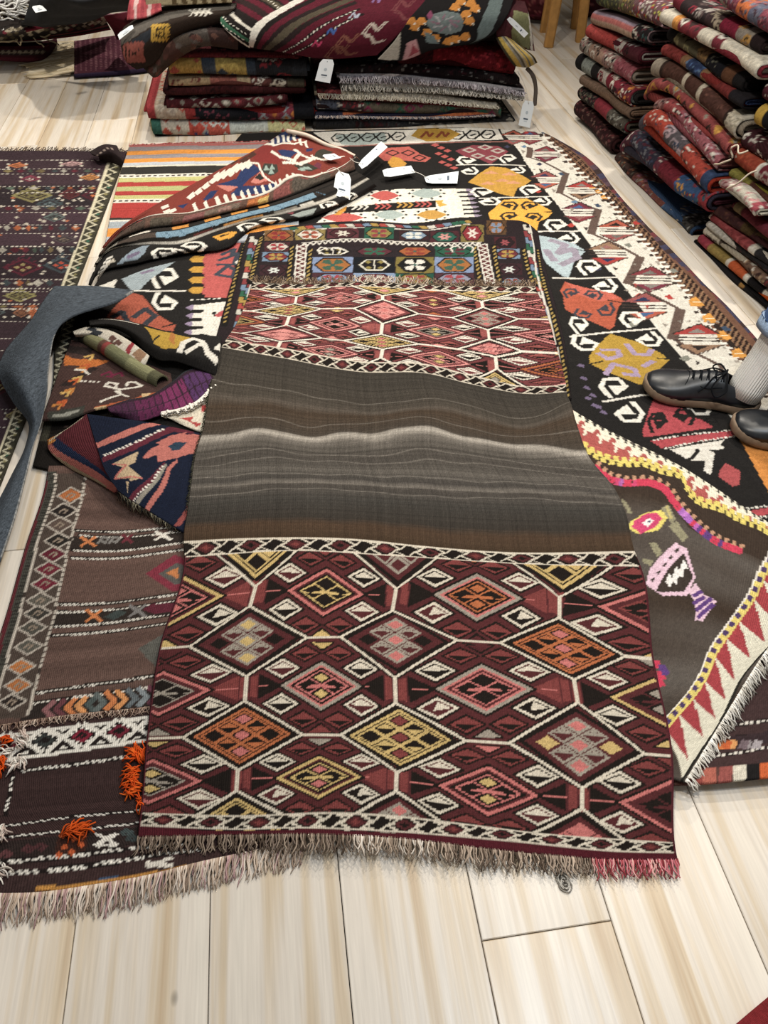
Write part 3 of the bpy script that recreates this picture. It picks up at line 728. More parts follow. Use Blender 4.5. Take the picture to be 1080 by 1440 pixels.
    hk = [(714, 223, 13, 6.5, -1, 1), (727, 239, 12, 5, 1, -1), (746, 267, 15, 7.5, -1, 1), (761, 283, 14, 6.5, 1, -1), (782, 317, 17, 9, -1, 1), (799, 335, 16, 8, 1, -1),
          (829, 376, 18, 11, -1, 1), (850, 402, 18, 10, 1, -1), (890, 449, 19, 12, -1, 1), (912, 477, 19, 11, 1, -1), (982, 571, 19, 14, 1, -1),
          (656, 226, 14, 6.5, -1, 1), (660, 240, 13, 5.5, 1, -1), (678, 270, 17, 7, -1, 1), (688, 283, 16, 6, 1, -1), (815, 457, 14, 13, -1, 1), (823, 482, 20, 12, -1, -1),
          (864, 545, 21, 15, -1, 1), (884, 580, 22, 15, 1, -1), (232, 391, 20, 15, -1, 1), (232, 424, 19, 13, -1, -1)]
    for (x, y, w_, h_, sx, sy) in hk: hookm(S, x, y, w_, h_, sx, sy, skew=-.35 if x > 500 else 0)
    S.P_([(905, 560), (935, 556), (960, 566), (975, 590), (950, 580)], BLK)
    # medallions of the black column
    S.P_([(640, 212), (665, 204), (700, 205), (715, 213), (702, 222), (690, 231), (675, 224), (655, 221)], '#7c3640')
    for (x, y) in ((660, 211), (682, 207), (700, 212), (672, 219), (692, 222)): S.P_(np.array([(x-11, y), (x, y-4), (x+11, y), (x, y+4)]), '#a59c92'); S.P_(np.array([(x-6, y), (x, y-2), (x+6, y), (x, y+2)]), '#7c3640')
    S.P_([(658, 256), (672, 245), (690, 234), (712, 236), (735, 247), (747, 254), (738, 261), (728, 264), (722, 277), (705, 273), (680, 264)], '#b98a24')
    for (x, y) in ((690, 244), (716, 246), (706, 255), (686, 259), (722, 258)): S.P_(frame(x, y, (12, 0), (0, -4))([(-1, 0), (0, 1), (1, 0), (0, -.3)]), '#c58a62'); S.P_(frame(x, y+2, (7, 0), (0, -2))([(-1, 0), (0, 1), (1, 0), (0, -.6)]), '#b98a24')
    S.P_([(686, 300), (696, 292), (708, 281), (740, 279), (760, 288), (778, 298), (770, 306), (758, 312), (755, 325), (738, 318), (712, 312), (690, 308)], '#e0a01f')
    for (x, y, s_) in ((716, 289, 1), (745, 289, -1), (716, 304, -1), (750, 305, 1)):
        hookm(S, x, y, 13*s_, 6, 1, 1, '#2e2a26', '#e0a01f', 0)
        S.P_(frame(x, y, (8, 0), (0, -3))([(-1, -.4), (0, 1), (1, -.4)]), '#2e2a26')
    S.L_([(765, 298), (777, 298)], .006, BLK)
    S.P_([(750, 330), (775, 334), (807, 342), (824, 353), (807, 369), (800, 390), (792, 389), (768, 370), (758, 352)], '#9fb0b6')
    for a in ([(775, 338), (795, 344), (786, 355)], [(785, 356), (806, 350), (812, 362), (790, 372)], [(768, 352), (779, 366)]): S.L_(a, .022, '#8f8796')
    S.L_([(811, 351), (823, 353)], .006, BLK)
    S.P_([(794, 396), (788, 409), (792, 416), (793, 427), (796, 436), (858, 464), (864, 458), (869, 433), (877, 423), (874, 419), (860, 412), (820, 404)], '#a84f35')
    S.P_([(794, 396), (820, 404), (860, 412), (872, 419), (845, 424), (815, 415)], '#b85a48')
    for (x, y, a, b) in ((803, 412, 12, 7), (834, 415, 14, 7), (820, 441, 14, 7), (852, 435, 13, 10)):
        hookm(S, x, y, a, b, -1 if x < 830 else 1, 1 if y < 425 else -1, '#3a3a42', '#a84f35'); S.P_(frame(x, y, (a*.5, 0), (0, -b*.5))([(-1, -.4), (0, 1), (1, -.5)]), '#3a3a42')
    S.L_([(855, 422), (876, 426)], .005, BLK)
    S.P_([(858, 469), (842, 484), (829, 500), (829, 511), (850, 522), (900, 541), (918, 533), (925, 522), (941, 506), (930, 497), (900, 482)], '#a8851f')
    for a in ([(846, 492), (868, 492), (872, 500), (855, 505), (842, 497)], [(882, 484), (893, 498), (912, 499), (916, 492)], [(862, 512), (852, 526)], [(864, 512), (892, 519), (896, 528), (878, 526)], [(905, 515), (918, 508)]): S.L_(a, .014, '#9f8aa6')
    S.L_([(829, 512), (847, 508)], .005, BLK); S.L_([(925, 504), (941, 505)], .005, BLK)
    S.P_([(920, 559), (912, 580), (903, 608), (906, 615), (930, 612), (1004, 601), (986, 590), (968, 586), (960, 575), (940, 566)], '#a84148')
    hookm(S, 925, 594, 15, 15, -1, 1, BLK, '#a84148'); hookm(S, 962, 586, 17, 12, 1, 1, BLK, '#a84148')
    S.P_([(914, 590), (926, 580), (938, 592)], BLK); S.P_([(950, 580), (972, 584), (958, 592)], BLK)
    # banded strip with white dots, then the last white hook and a red lozenge
    S.P_([(915, 620), (1037, 604), (1040, 612), (930, 630)], '#a84148')
    S.D_([(918, 619), (960, 612), (1035, 604)], .006, WHT, .011); S.D_([(935, 631), (980, 621), (1040, 612)], .006, WHT, .011)
    S.P_([(942, 632), (985, 624), (1020, 618), (1012, 625), (1020, 630), (1008, 633), (990, 633), (965, 645)], WHT)
    S.P_([(968, 642), (985, 627), (1005, 637), (1000, 668), (990, 662), (992, 648), (970, 648)], WHT); S.P_([(968, 648), (980, 630), (984, 634), (976, 646)], BLK)
    S.P_([(1012, 662), (1020, 651), (1041, 662), (1040, 682), (1030, 684), (1010, 670)], '#a5484a')
    S.P_([(1042, 720), (1090, 712), (1090, 722), (1050, 728)], '#a84148'); S.D_([(1045, 716), (1100, 708)], .006, WHT, .011); S.D_([(1050, 729), (1100, 724)], .006, WHT, .011)
    for (x, y) in ((816, 514), (820, 532), (824, 545), (833, 556), (826, 560), (840, 572), (848, 580), (835, 570)):
        S.P_([(x-5, y), (x-1, y-3), (x+5, y-1), (x+6, y+3), (x, y+2)], '#6a5c78')
    # far end band: white ground with black hook lattice, ochre hexagon
    S.P_([(440, 186), (560, 183), (700, 181), (708, 196), (600, 201), (560, 203), (470, 205)], WHT)
    S.P_([(470, 190), (540, 186), (545, 200), (500, 205), (480, 203)], '#93a09c')
    for k in range(11):
        x = 476+k*21; 
        if 574 < x < 640: continue
        y = 194-k*.5; S.L_([(x-10, y), (x-3, y-6), (x+7, y-5), (x+10, y), (x+2, y+6), (x-6, y+5), (x-10, y)], .010, BLK); S.L_([(x-3, y+1), (x+4, y-1)], .010, BLK)
    S.P_([(578, 191), (588, 181), (632, 181), (647, 188), (632, 198), (600, 199)], '#a8801f')
    for (x, y) in ((600, 189), (622, 189)): S.L_([(x-8, y+4), (x, y-4), (x+4, y+3), (x+9, y-2)], .014, '#7a3a20')
    S.L_([(470, 206), (560, 203), (640, 200), (710, 199)], .012, '#8a5c54')
    # red lattice medallion, ochre flower and red chain left of it
    S.P_([(530, 218), (545, 208), (575, 206), (590, 216), (606, 222), (598, 228), (570, 226), (540, 226)], '#b2564c')
    for (x, y) in ((552, 215), (574, 215), (590, 222)): S.L_([(x-9, y), (x, y-4), (x+9, y), (x, y+4), (x-9, y)], .008, BLK)
    S.P_([(545, 228), (552, 220), (562, 222), (572, 230), (566, 236), (550, 235)], '#c08a24')
    for k in range(9):
        x, y = 612+(k % 3)*7+k*1.6, 204+k*4; S.P_([(x-6, y), (x, y-2.5), (x+6, y), (x, y+2.5)], '#ad4f4a')
    # cream panel with combs, serrated rounds and a chevron strip
    S.P_([(495, 272), (520, 268), (560, 266), (640, 265), (650, 285), (652, 305), (600, 312), (450, 325), (440, 318)], '#dcd6c8')
    comb(S, (636, 266), (650, 308), (26, -1), 7, '#d2ccbe', '#8a7e90')
    for (x, y, c, w_) in ((541, 275, '#b8524c', 21), (600, 272, '#9aa8a4', 23), (482, 306, '#b8524c', 30), (548, 302, '#9aa8a4', 22), (607, 302, '#b88a34', 22)):
        S.P_(frame(x, y, (w_, 0), (0, -6.5))([(-1, 0), (-.6, .6), (-.2, 1), (.2, 1), (.6, .6), (1, 0), (.6, -.6), (.2, -1), (-.2, -1), (-.6, -.6)]), c)
        for k in range(10): a = k*.628; S.P_(frame(x+math.cos(a)*w_*1.05, y-math.sin(a)*7.5, (2.6, 0), (0, -1.6))([(-1, 0), (0, 1), (1, 0), (0, -1)]), BLK)
    S.P_([(488, 291), (540, 286), (612, 282), (614, 291), (545, 296), (482, 300)], BLK)
    for (x, y, c) in ((508, 291, WHT), (540, 290, '#b8524c'), (571, 288, '#b88a34'), (597, 287, '#b8524c')):
        for d in (-8, 0, 8): S.L_([(x+d-4, y-3.5), (x+d+1, y), (x+d-4, y+3.5)], .008, c)
    S.P_([(612, 282), (624, 281), (622, 285), (630, 288), (618, 291)], '#c99a2c')
    S.P_([(476, 296), (489, 289), (486, 296), (479, 302), (470, 302)], '#c98a20')
    # left field: red panel with ochre comb, white panel with violet comb, pale blue and rust medallions
    S.P_([(288, 358), (340, 335), (326, 392), (319, 419), (288, 418)], '#b0504c')
    comb(S, (288, 360), (286, 418), (-22, 0), 4, '#b98a24'); comb(S, (291, 362), (289, 420), (-6, 0), 4, '#b0504c')
    for a in ([(312, 358), (330, 350), (326, 360), (308, 366)], [(306, 372), (330, 372), (334, 356)], [(322, 374), (330, 380), (328, 390), (304, 386), (320, 374)]): S.L_(a, .014, '#3a3f4a')
    S.P_([(329, 370), (336, 364), (334, 371)], WHT)
    S.D_([(268, 422), (320, 419)], .006, WHT, .014)
    S.P_([(290, 427), (319, 424), (312, 464), (306, 474), (288, 470)], WHT); comb(S, (291, 428), (288, 474), (-26, 1), 4, WHT, '#8a7a94')
    S.P_([(300, 444), (312, 437), (318, 434), (316, 444), (306, 446)], '#a8464a'); S.P_([(297, 440), (303, 438), (304, 447)], BLK)
    S.P_([(171, 392), (200, 380), (246, 368), (230, 380), (211, 393), (196, 408), (184, 408)], '#93a0a6'); S.L_([(200, 384), (214, 380)], .014, '#7d7088')
    S.P_([(140, 402), (165, 392), (158, 409), (146, 410)], WHT)
    S.P_([(184, 411), (201, 416), (212, 430), (223, 443), (247, 457), (244, 466), (206, 462), (150, 446)], '#a3503a')
    for a in ([(188, 446), (205, 434), (218, 444), (204, 456)], [(158, 446), (172, 438), (180, 452)]): S.L_(a, .016, '#36383f')
    S.L_([(228, 460), (247, 455)], .006, BLK)
    S.mottle(.07, .09, .03)
    t = thing('medallion_kilim', 'large black kilim with coloured medallions, white hooks and white vine border', 'rug', at(860, 420, 0))
    S.build('woven_body', t, .020)
    return t
T_BLACK = build_black()

# ------------------------------------------------------------------ dark kilim of small tiles with a stepped border, under the saddlebag
def build_tiles():
    zz = .034
    rows = rowz(zz, [(350, 328, .034), (440, 314, .036), (520, 311, .040), (600, 315, .046), (650, 310, .062), (700, 309, .066), (742, 314, .050), (757, 326, .036)],
                [(342, 346, .034), (440, 336, .034), (560, 335, .036), (640, 336, .044), (700, 334, .048), (745, 338, .040), (761, 350, .036)],
                [(330, 385), (560, 385), (760, 385), (770, 388)], [(310, 452), (560, 450), (775, 448), (786, 448)], [(303, 478), (560, 480), (790, 482), (794, 482)], [(298, 560), (560, 560), (795, 560), (804, 560)])
    S = Sheet(rows, cell=.0036, base='#2a2124', seed=41)
    g = np.random.default_rng(8); pal = ['#c9c4b8', '#8a3a3e', '#6f86a0', '#2a6048', '#a8883c', '#a8443c']
    # geometry in the rug: left edge curve / right edge curve / top edge curve
    def lerp(a, b, t): return np.array(a)*(1-t)+np.array(b)*t
    def step_border(p0, p1, off0, off1, n):
        for k in range(n):
            a, b = lerp(p0, p1, k/n), lerp(p0, p1, (k+1)/n); o = lerp(off0, off1, k/n)
            c = pal[k % 6]
            S.P_([a, a+o*.55, b+o*.55, b], c); S.P_([lerp(a, b, .5)+o*.45, lerp(a, b, .5)+o*1.05, lerp(a, b, 1.45)+o*1.05, lerp(a, b, 1.45)+o*.45], c)
            S.L_([a+o*.02, a+o*.55, lerp(a, b, .5)+o*.55, lerp(a, b, .5)+o], .004, BLK)
        S.L_([np.array(p0)+np.array(off0)*1.1, np.array(p1)+np.array(off1)*1.1], .007, WHT)
    def dashes(p0, p1, col='#a88c44', wd=.010, per=.024): S.L_([p0, p1], wd*1.9, '#1c1918'); S.D_([p0, p1], wd, col, per, .5, .5)
    step_border((352, 332), (329, 460), (12, 0), (12, 0), 15)
    dashes((346, 332), (315, 458)); dashes((368, 332), (352, 398))
    step_border((741, 352), (784, 545), (9, 0), (10, 0), 20); dashes((756, 350), (799, 560), '#a88c44', .009, .02); dashes((736, 350), (752, 402))
    step_border((735, 315), (741, 352), (9, 0), (9, 0), 4)
    topc = [(372, 323), (440, 317), (520, 314), (600, 318), (645, 311), (660, 309)]
    for a, b in zip(topc[:-1], topc[1:]):
        n = max(2, int((b[0]-a[0])/11))
        for k in range(n):
            p, q_ = lerp(a, b, k/n), lerp(a, b, (k+.9)/n); c = pal[(k+int(a[0])) % 6]; S.P_([p, q_, q_+(4, 4), p+(4, 4)], c)
    S.L_([np.array(p)+(0, 6) for p in topc], .006, WHT)
    # border tiles along the top and down both sides
    def tile(x, y, w_, h_, ground, med, star, kind=0):
        S.P_([(x-w_, y-h_), (x+w_, y-h_), (x+w_, y+h_), (x-w_, y+h_)], ground)
        S.P_([(x-w_*.95, y), (x-w_*.5, y-h_*.9), (x+w_*.5, y-h_*.9), (x+w_*.95, y), (x+w_*.5, y+h_*.9), (x-w_*.5, y+h_*.9)], '#1e1a1a')
        S.P_([(x-w_*.85, y), (x-w_*.45, y-h_*.78), (x+w_*.45, y-h_*.78), (x+w_*.85, y), (x+w_*.45, y+h_*.78), (x-w_*.45, y+h_*.78)], med)
        if kind == 0:
            for (a, b) in ((1, 1), (1, -1), (-1, 1), (-1, -1)): S.P_([(x, y), (x+a*w_*.55, y+b*h_*.25), (x+a*w_*.45, y+b*h_*.6), (x+a*w_*.15, y+b*h_*.7)], star)
            S.P_([(x-w_*.12, y), (x, y-h_*.2), (x+w_*.12, y), (x, y+h_*.2)], '#2c5a50')
        elif kind == 1:
            S.P_([(x-w_*.72, y), (x-w_*.38, y-h_*.65), (x+w_*.38, y-h_*.65), (x+w_*.72, y), (x+w_*.38, y+h_*.65), (x-w_*.38, y+h_*.65)], '#1e1a1a')
            S.L_([(x-w_*.72, y), (x-w_*.38, y-h_*.65), (x+w_*.38, y-h_*.65), (x+w_*.72, y), (x+w_*.38, y+h_*.65), (x-w_*.38, y+h_*.65), (x-w_*.72, y)], .006, star)
            S.L_([(x, y-h_*.65), (x, y+h_*.65)], .004, star)
            for (a, b) in ((1, 1), (1, -1), (-1, 1), (-1, -1)): S.P_(frame(x+a*w_*.3, y+b*h_*.35, (w_*.16, 0), (0, h_*.2))([(-1, 0), (0, 1), (1, 0), (0, -1)]), '#8a7c3c')
        else:
            S.P_([(x-w_*.5, y), (x-w_*.18, y-h_*.2), (x-w_*.3, y-h_*.6), (x, y-h_*.35), (x+w_*.3, y-h_*.6), (x+w_*.18, y-h_*.2), (x+w_*.5, y), (x+w_*.18, y+h_*.2), (x+w_*.3, y+h_*.6), (x, y+h_*.35), (x-w_*.3, y+h_*.6), (x-w_*.18, y+h_*.2)], star)
            S.P_([(x-w_*.12, y), (x, y-h_*.15), (x+w_*.12, y), (x, y+h_*.15)], med)
    for (x, y, w_, h_, gr, md, st, kd) in ((392, 331, 20, 7.5, '#7a5a34', '#a0582c', '#8a2c2c', 0), (436, 330, 21, 7.5, '#8a7840', '#d0c8ba', '#9a4a34', 0), (482, 328, 22, 7, '#5a2c34', '#4a262c', '#d0c8ba', 2),
                                        (533, 328, 21, 8, '#235844', '#8a7c3c', '#8a3a3c', 0), (582, 331, 21, 6.5, '#3a2226', '#7a90a6', '#d0d0c8', 0), (625, 333, 20, 8, '#4a262c', '#23584a', '#c98a84', 2),
                                        (664, 328, 16, 12, '#7a6a34', '#8a2c34', '#d8cfc4', 2), (698, 320, 14, 10, '#5a4028', '#8a5a30', '#7a88a0', 0),
                                        (390, 347, 18, 6.5, '#4a262c', '#c9c0b4', '#9a3038', 0), (388, 361, 19, 6.5, '#6f86a0', '#7a2c34', '#a8883c', 0), (385, 380, 20, 7.5, '#3a2228', '#3a2228', '#cdd2cc', 2),
                                        (710, 341, 15, 8, '#4a2228', '#2a1c20', '#9a4a50', 2), (714, 357, 17, 7, '#6f86a0', '#6a2c34', '#a8883c', 0), (716, 379, 18, 8, '#3a2228', '#3a2228', '#cdd2cc', 2), (720, 396, 16, 6, '#3a2228', '#7a90a6', '#8a3a3c', 0)):
        tile(x, y, w_, h_, gr, md, st, kd)
    # zigzag guard
    for p0, p1 in (((424, 344), (420, 398)), ((677, 343), (689, 398))):
        n = 9; p0, p1 = np.array(p0, float), np.array(p1, float)
        S.P_([p0-(5, 0), p0+(6, 0), p1+(6, 0), p1-(5, 0)], '#5a2a2c')
        S.L_([p0+(p1-p0)*k/(2*n)+((-4 if k % 2 else 5), 0) for k in range(2*n+1)], .006, WHT)
        S.L_([p0-(6, 0), p1-(6, 0)], .005, WHT); S.L_([p0+(7, 0), p1+(7, 0)], .005, WHT)
    zz_ = [(424, 344), (500, 338), (560, 342), (620, 344), (677, 343)]
    zp = resample(np.array(zz_), 61); S.L_([p-(0, 2.5) for p in zp], .004, WHT); S.L_([p+(0, 2.2*(-1)**k) for k, p in enumerate(zp)], .005, WHT)
    dashes((411, 346), (405, 398)); dashes((437, 350), (432, 398)); dashes((667, 347), (676, 398)); dashes((694, 345), (703, 398))
    # field tiles
    fld = [[('#2a2226', '#2a2226', WHT, 1), ('#2a2226', '#5a2a34', '#2a6048', 0), ('#2a2226', '#a0582c', '#8a3a2c', 0), ('#1f5040', '#235844', '#5a2a34', 0)],
           [('#7a8cb0', '#a0642c', '#3a5a4a', 0), ('#14181f', '#14181f', '#d0ccbc', 1), ('#7a6c30', '#181818', '#d6d2c8', 0), ('#7a8cb0', '#a0642c', '#3a5a4a', 0)],
           [('#4a2c34', '#7a90b0', '#9a3a44', 0), ('#7a90b0', '#6a2430', '#9a9a94', 0), ('#1f5040', '#8a7a34', '#8a3a34', 0), ('#4a2c34', '#8a8aa0', '#9a3a44', 0)]]
    xs = [439, 497, 556, 611, 667]; ys = [346, 361, 384, 400]
    for r in range(3):
        for c in range(4):
            x0, x1 = xs[c], xs[c+1]; gr, md, st, kd = fld[r][c]; tile((x0+x1)/2, (ys[r]+ys[r+1])/2, (x1-x0)/2-.6, (ys[r+1]-ys[r])/2-.4, gr, md, st, kd)
    for (x, y) in ((463, 352), (650, 350)):
        for s_ in (-1, 1): hookm(S, x+s_*9, y, 8, 5, s_, 1, WHT, '#2a2226', tri=False)
    S.img *= .80
    S.mottle(.05, .08)
    t = thing('tile_kilim', 'dark kilim of small star tiles with stepped border, half hidden under the maroon saddlebag', 'rug', at(560, 380, 0))
    S.build('woven_body', t, .008)
build_tiles()

# ------------------------------------------------------------------ brown rug with the pink urn
def build_urn():
    edge_t = [(770, 560), (812, 582), (850, 606), (900, 632), (960, 660), (1010, 690), (1060, 726), (1100, 748), (1160, 775)]
    rows = rowz(.032, [(770, 556, .033), (812, 580, .034), (860, 608, .034), (930, 640, .034), (1010, 688, .034), (1070, 728, .036), (1165, 775, .036)],
                [(780, 640, .034), (860, 660, .038), (930, 680, .040), (1000, 730, .040), (1060, 770, .046), (1150, 820, .040)],
                [(800, 760, .030), (880, 770, .034), (960, 790, .040), (1050, 830, .046), (1120, 865, .034)],
                [(820, 900, .026), (900, 905, .030), (980, 915, .036), (1040, 935, .042), (1072, 922, .040)],
                [(820, 1010, .022), (900, 1015, .028), (960, 1020, .036), (1016, 1012, .042)],
                [(830, 1075, .018), (900, 1085, .024), (940, 1092, .034), (963, 1099, .038)])
    S = Sheet(rows, cell=.0028, base='#3d332b', seed=51, wrinkle=.0012, wl=.2)
    g = np.random.default_rng(9)
    # soft weft shading of undyed brown wool
    Y = np.linspace(0, 1, S.nv)[:, None]; X = np.linspace(0, 1, S.nu)[None]
    t_ = .5+.3*np.sin(Y*17+X*3)+.2*np.sin(Y*41+1+X*2); S.img = (hexc('#3a2e25')[None, None]*(1-t_[..., None])+hexc('#57504a')[None, None]*t_[..., None])
    fl = resample(np.array([(800, 563), (812, 580), (850, 604), (900, 630), (950, 652), (1000, 682), (1040, 712), (1075, 732), (1110, 752)]), 120)
    dn = np.array([-.30, .95]); al = np.array([.86, .52])
    # cream comb with stepped feet, dull red flames, yellow stepped line
    S.P_(list(fl)+[p+dn*13 for p in fl[::-1]], '#ddd6bf')
    S.P_([p+dn*13 for k, p in enumerate(fl)]+[p+dn*46 for p in fl[::-1]], '#a8504a')
    for k in range(0, 118, 4):
        p = fl[k]; S.P_([p+dn*-9, p+al*4+dn*-9, p+al*4+dn*3, p+dn*3], '#2b2926'); S.P_([p+al*4+dn*-8, p+al*8+dn*-8, p+al*9+dn*6, p+al*4+dn*6], '#ddd6bf')
    for k in range(2, 116, 8):
        p = fl[k]+dn*15; S.P_([p+dn*4-al*6, p-dn*10-al*1, p-dn*11+al*5, p-dn*5+al*8, p-dn*6+al*3, p+al*3+dn*4], '#a8504a'); S.P_([p-dn*3+al*7, p+dn*7+al*9, p+dn*4+al*13, p-dn*4+al*11], '#ddd6bf')
    yl = resample(np.array([(795, 612), (818, 625), (845, 642), (880, 650), (905, 650), (930, 660), (958, 668), (968, 690), (985, 705), (1010, 712), (1040, 728), (1070, 740), (1100, 760)]), 60)
    S.P_([p+(0, -2) for p in yl]+[p+(-6, 44) for p in yl[::-1]], '#3a2e26')
    for k in range(59):
        p, q_ = yl[k], yl[k+1]; o = np.array([0, 3.0*((-1)**(k//1))]); S.P_([p+o+(-1, -4), q_+o+(1, -4), q_+o+(1, 4), p+o+(-1, 4)], '#d3bf56')
    # pink and violet stepped line
    pk = resample(np.array([(838, 652), (855, 668), (880, 675), (915, 675), (938, 685), (950, 702), (965, 720), (985, 740), (1010, 758), (1045, 772)]), 44)
    cs = ['#c4304e']*6+['#c63a68', '#a85aa0', '#c4304e', '#c4304e', '#c63a68']+['#c4304e']*14+['#a060b0', '#b870c0', '#a060b0', '#9a5ab0', '#c4304e', '#b45aa8', '#5a3a78', '#c4304e', '#5a3a78', '#5a3a78', '#c4304e', '#c4304e', '#5a3a78', '#c4304e', '#c4304e', '#c4304e', '#c4304e', '#c4304e', '#c4304e']
    for k in range(43):
        p, q_ = pk[k], pk[k+1]; nrm = np.array([(p-q_)[1], (q_-p)[0]]); nrm = nrm/np.linalg.norm(nrm); nrm = nrm if nrm[1] > 0 else -nrm
        S.P_([p-nrm*1, q_-nrm*1, q_+nrm*9, p+nrm*9], cs[k]); S.P_([p-nrm*6*(k % 2 == 0)-nrm*.5, q_-nrm*6*(k % 2 == 0)-nrm*.5, q_-nrm*.5, p-nrm*.5], '#b98a6a')
    # flower with rings
    f = frame(912, 735, (28, -6), (3, -15))
    S.P_(f([(-1, .4), (-.3, 1), (.5, 1), (1, .2), (.6, -1), (-.4, -.9), (-1, -.2)]), '#d5c45a'); S.P_(f([(-.8, .5), (-.1, .95), (.35, .75), (.7, .1), (.35, -.65), (-.3, -.9), (-.8, -.1)]), '#c53868')
    S.P_(f([(-.35, .1), (0, .42), (.3, .1), (0, -.4)]), '#e3dcd6'); S.P_(f([(-.1, .05), (.05, .2), (.15, -.05)]), '#4a4a6a')
    for pts in ([(930, 715), (940, 709), (950, 730), (945, 738)], [(940, 740), (952, 733), (968, 756), (960, 762)], [(913, 764), (922, 762), (932, 778), (924, 783)], [(872, 700), (880, 706), (890, 722), (883, 722)], [(903, 785), (918, 788), (916, 796), (905, 792)]): S.P_(pts, '#8a8468')
    S.P_([(935, 712), (939, 711), (946, 728), (943, 732)], '#b5a868')
    # urn
    S.P_([(950, 763), (966, 772), (978, 812), (966, 838), (932, 838), (908, 822), (914, 800)], '#d6b3c4')
    S.P_([(962, 778), (975, 812), (962, 832), (930, 833), (922, 832), (940, 800)], '#3a312b')
    for k in range(5):
        x, y = 918+k*8.5, 815-k*10.3; S.P_(frame(x, y, (3.2, -1), (1, -4))([(-1, 0), (0, 1), (1, 0), (0, -1)]), '#3a312b')
    S.P_([(936, 818), (941, 806), (945, 812), (951, 796), (955, 802), (962, 786), (968, 800), (962, 800), (960, 812), (954, 810), (952, 822), (946, 817), (942, 826)], '#ddd9d4')
    S.P_([(968, 832), (978, 820), (990, 836), (1008, 845), (988, 874), (978, 872), (978, 848)], '#d6b3c4')
    for a in ([(980, 858), (1000, 842)], [(982, 868), (1003, 850)], [(976, 838), (986, 832)], [(976, 848), (990, 840)]): S.L_(a, .008, '#5a3a78')
    for (x, y, c) in ((925, 934, '#c4304e'), (933, 940, '#5a3a78'), (931, 950, '#c4304e'), (936, 944, '#5a3a78'), (930, 960, '#c4304e')): S.P_([(x-8, y-6), (x+2, y-5), (x+6, y+5), (x-5, y+6)], c)
    # end border: yellow and violet checks, cream ground with red teeth, dark binding
    ck = resample(np.array([(1100, 760), (1084, 790), (1078, 799), (1058, 840), (1031, 879), (1004, 918), (989, 954), (971, 981), (943, 1013), (930, 1030)]), 44)
    bd = resample(np.array([(1150, 830), (1110, 880), (1082, 909), (1062, 930), (1043, 954), (1028, 985), (1019, 1004), (1004, 1030), (989, 1052), (959, 1098)]), 44)
    S.P_(list(ck)+list(bd[::-1]), '#cfcab6')
    n = 10
    for k in range(n):
        i0, i1 = int(k*43/n), int((k+.98)*43/n); im = int((k+.35)*43/n)
        a, b = ck[i0]*.95+bd[i0]*.05, ck[i1]*.95+bd[i1]*.05; c = bd[im]*.86+ck[im]*.14
        S.P_([a, a*.72+c*.28+(b-a)*.02, a*.7+c*.3+(b-a)*-.06, a*.35+c*.65, c, c*.6+b*.4, b], '#9c363c')
    for k in range(43):
        p, q_ = ck[k], ck[k+1]; nrm = np.array([(p-q_)[1], (q_-p)[0]]); nrm /= np.linalg.norm(nrm)
        if nrm[0] < 0: nrm = -nrm
        S.P_([p-nrm*7, q_-nrm*7, q_+nrm*5, p+nrm*5], '#d2be5c')
        if k % 2 == 0: S.P_([p-nrm*6, q_-nrm*6, q_+nrm*1.5, p+nrm*1.5], '#4a3660')
        S.L_([p-nrm*7.5, q_-nrm*7.5], .003, '#e0d8cc')
    S.L_(list(bd), .011, '#26241f')
    S.mottle(.05, .10, .02)
    t = thing('urn_kilim', 'brown rug with pink urn, yellow stepped lines and red-toothed cream end', 'rug', at(980, 880, 0))
    S.build('woven_body', t, .006)
    ed = [S.P[int(k), -1] for k in np.linspace(S.nv*.35, S.nv-1, 30)]
    fringe('white_fringe', ed, lambda tt: (.80, -.60), 240, .022, ['#dedad2', '#c9c4ba', '#eceae4'], t, r=.0015, droop=.55, jitter=.3, seg=5, seed=52)
build_urn()

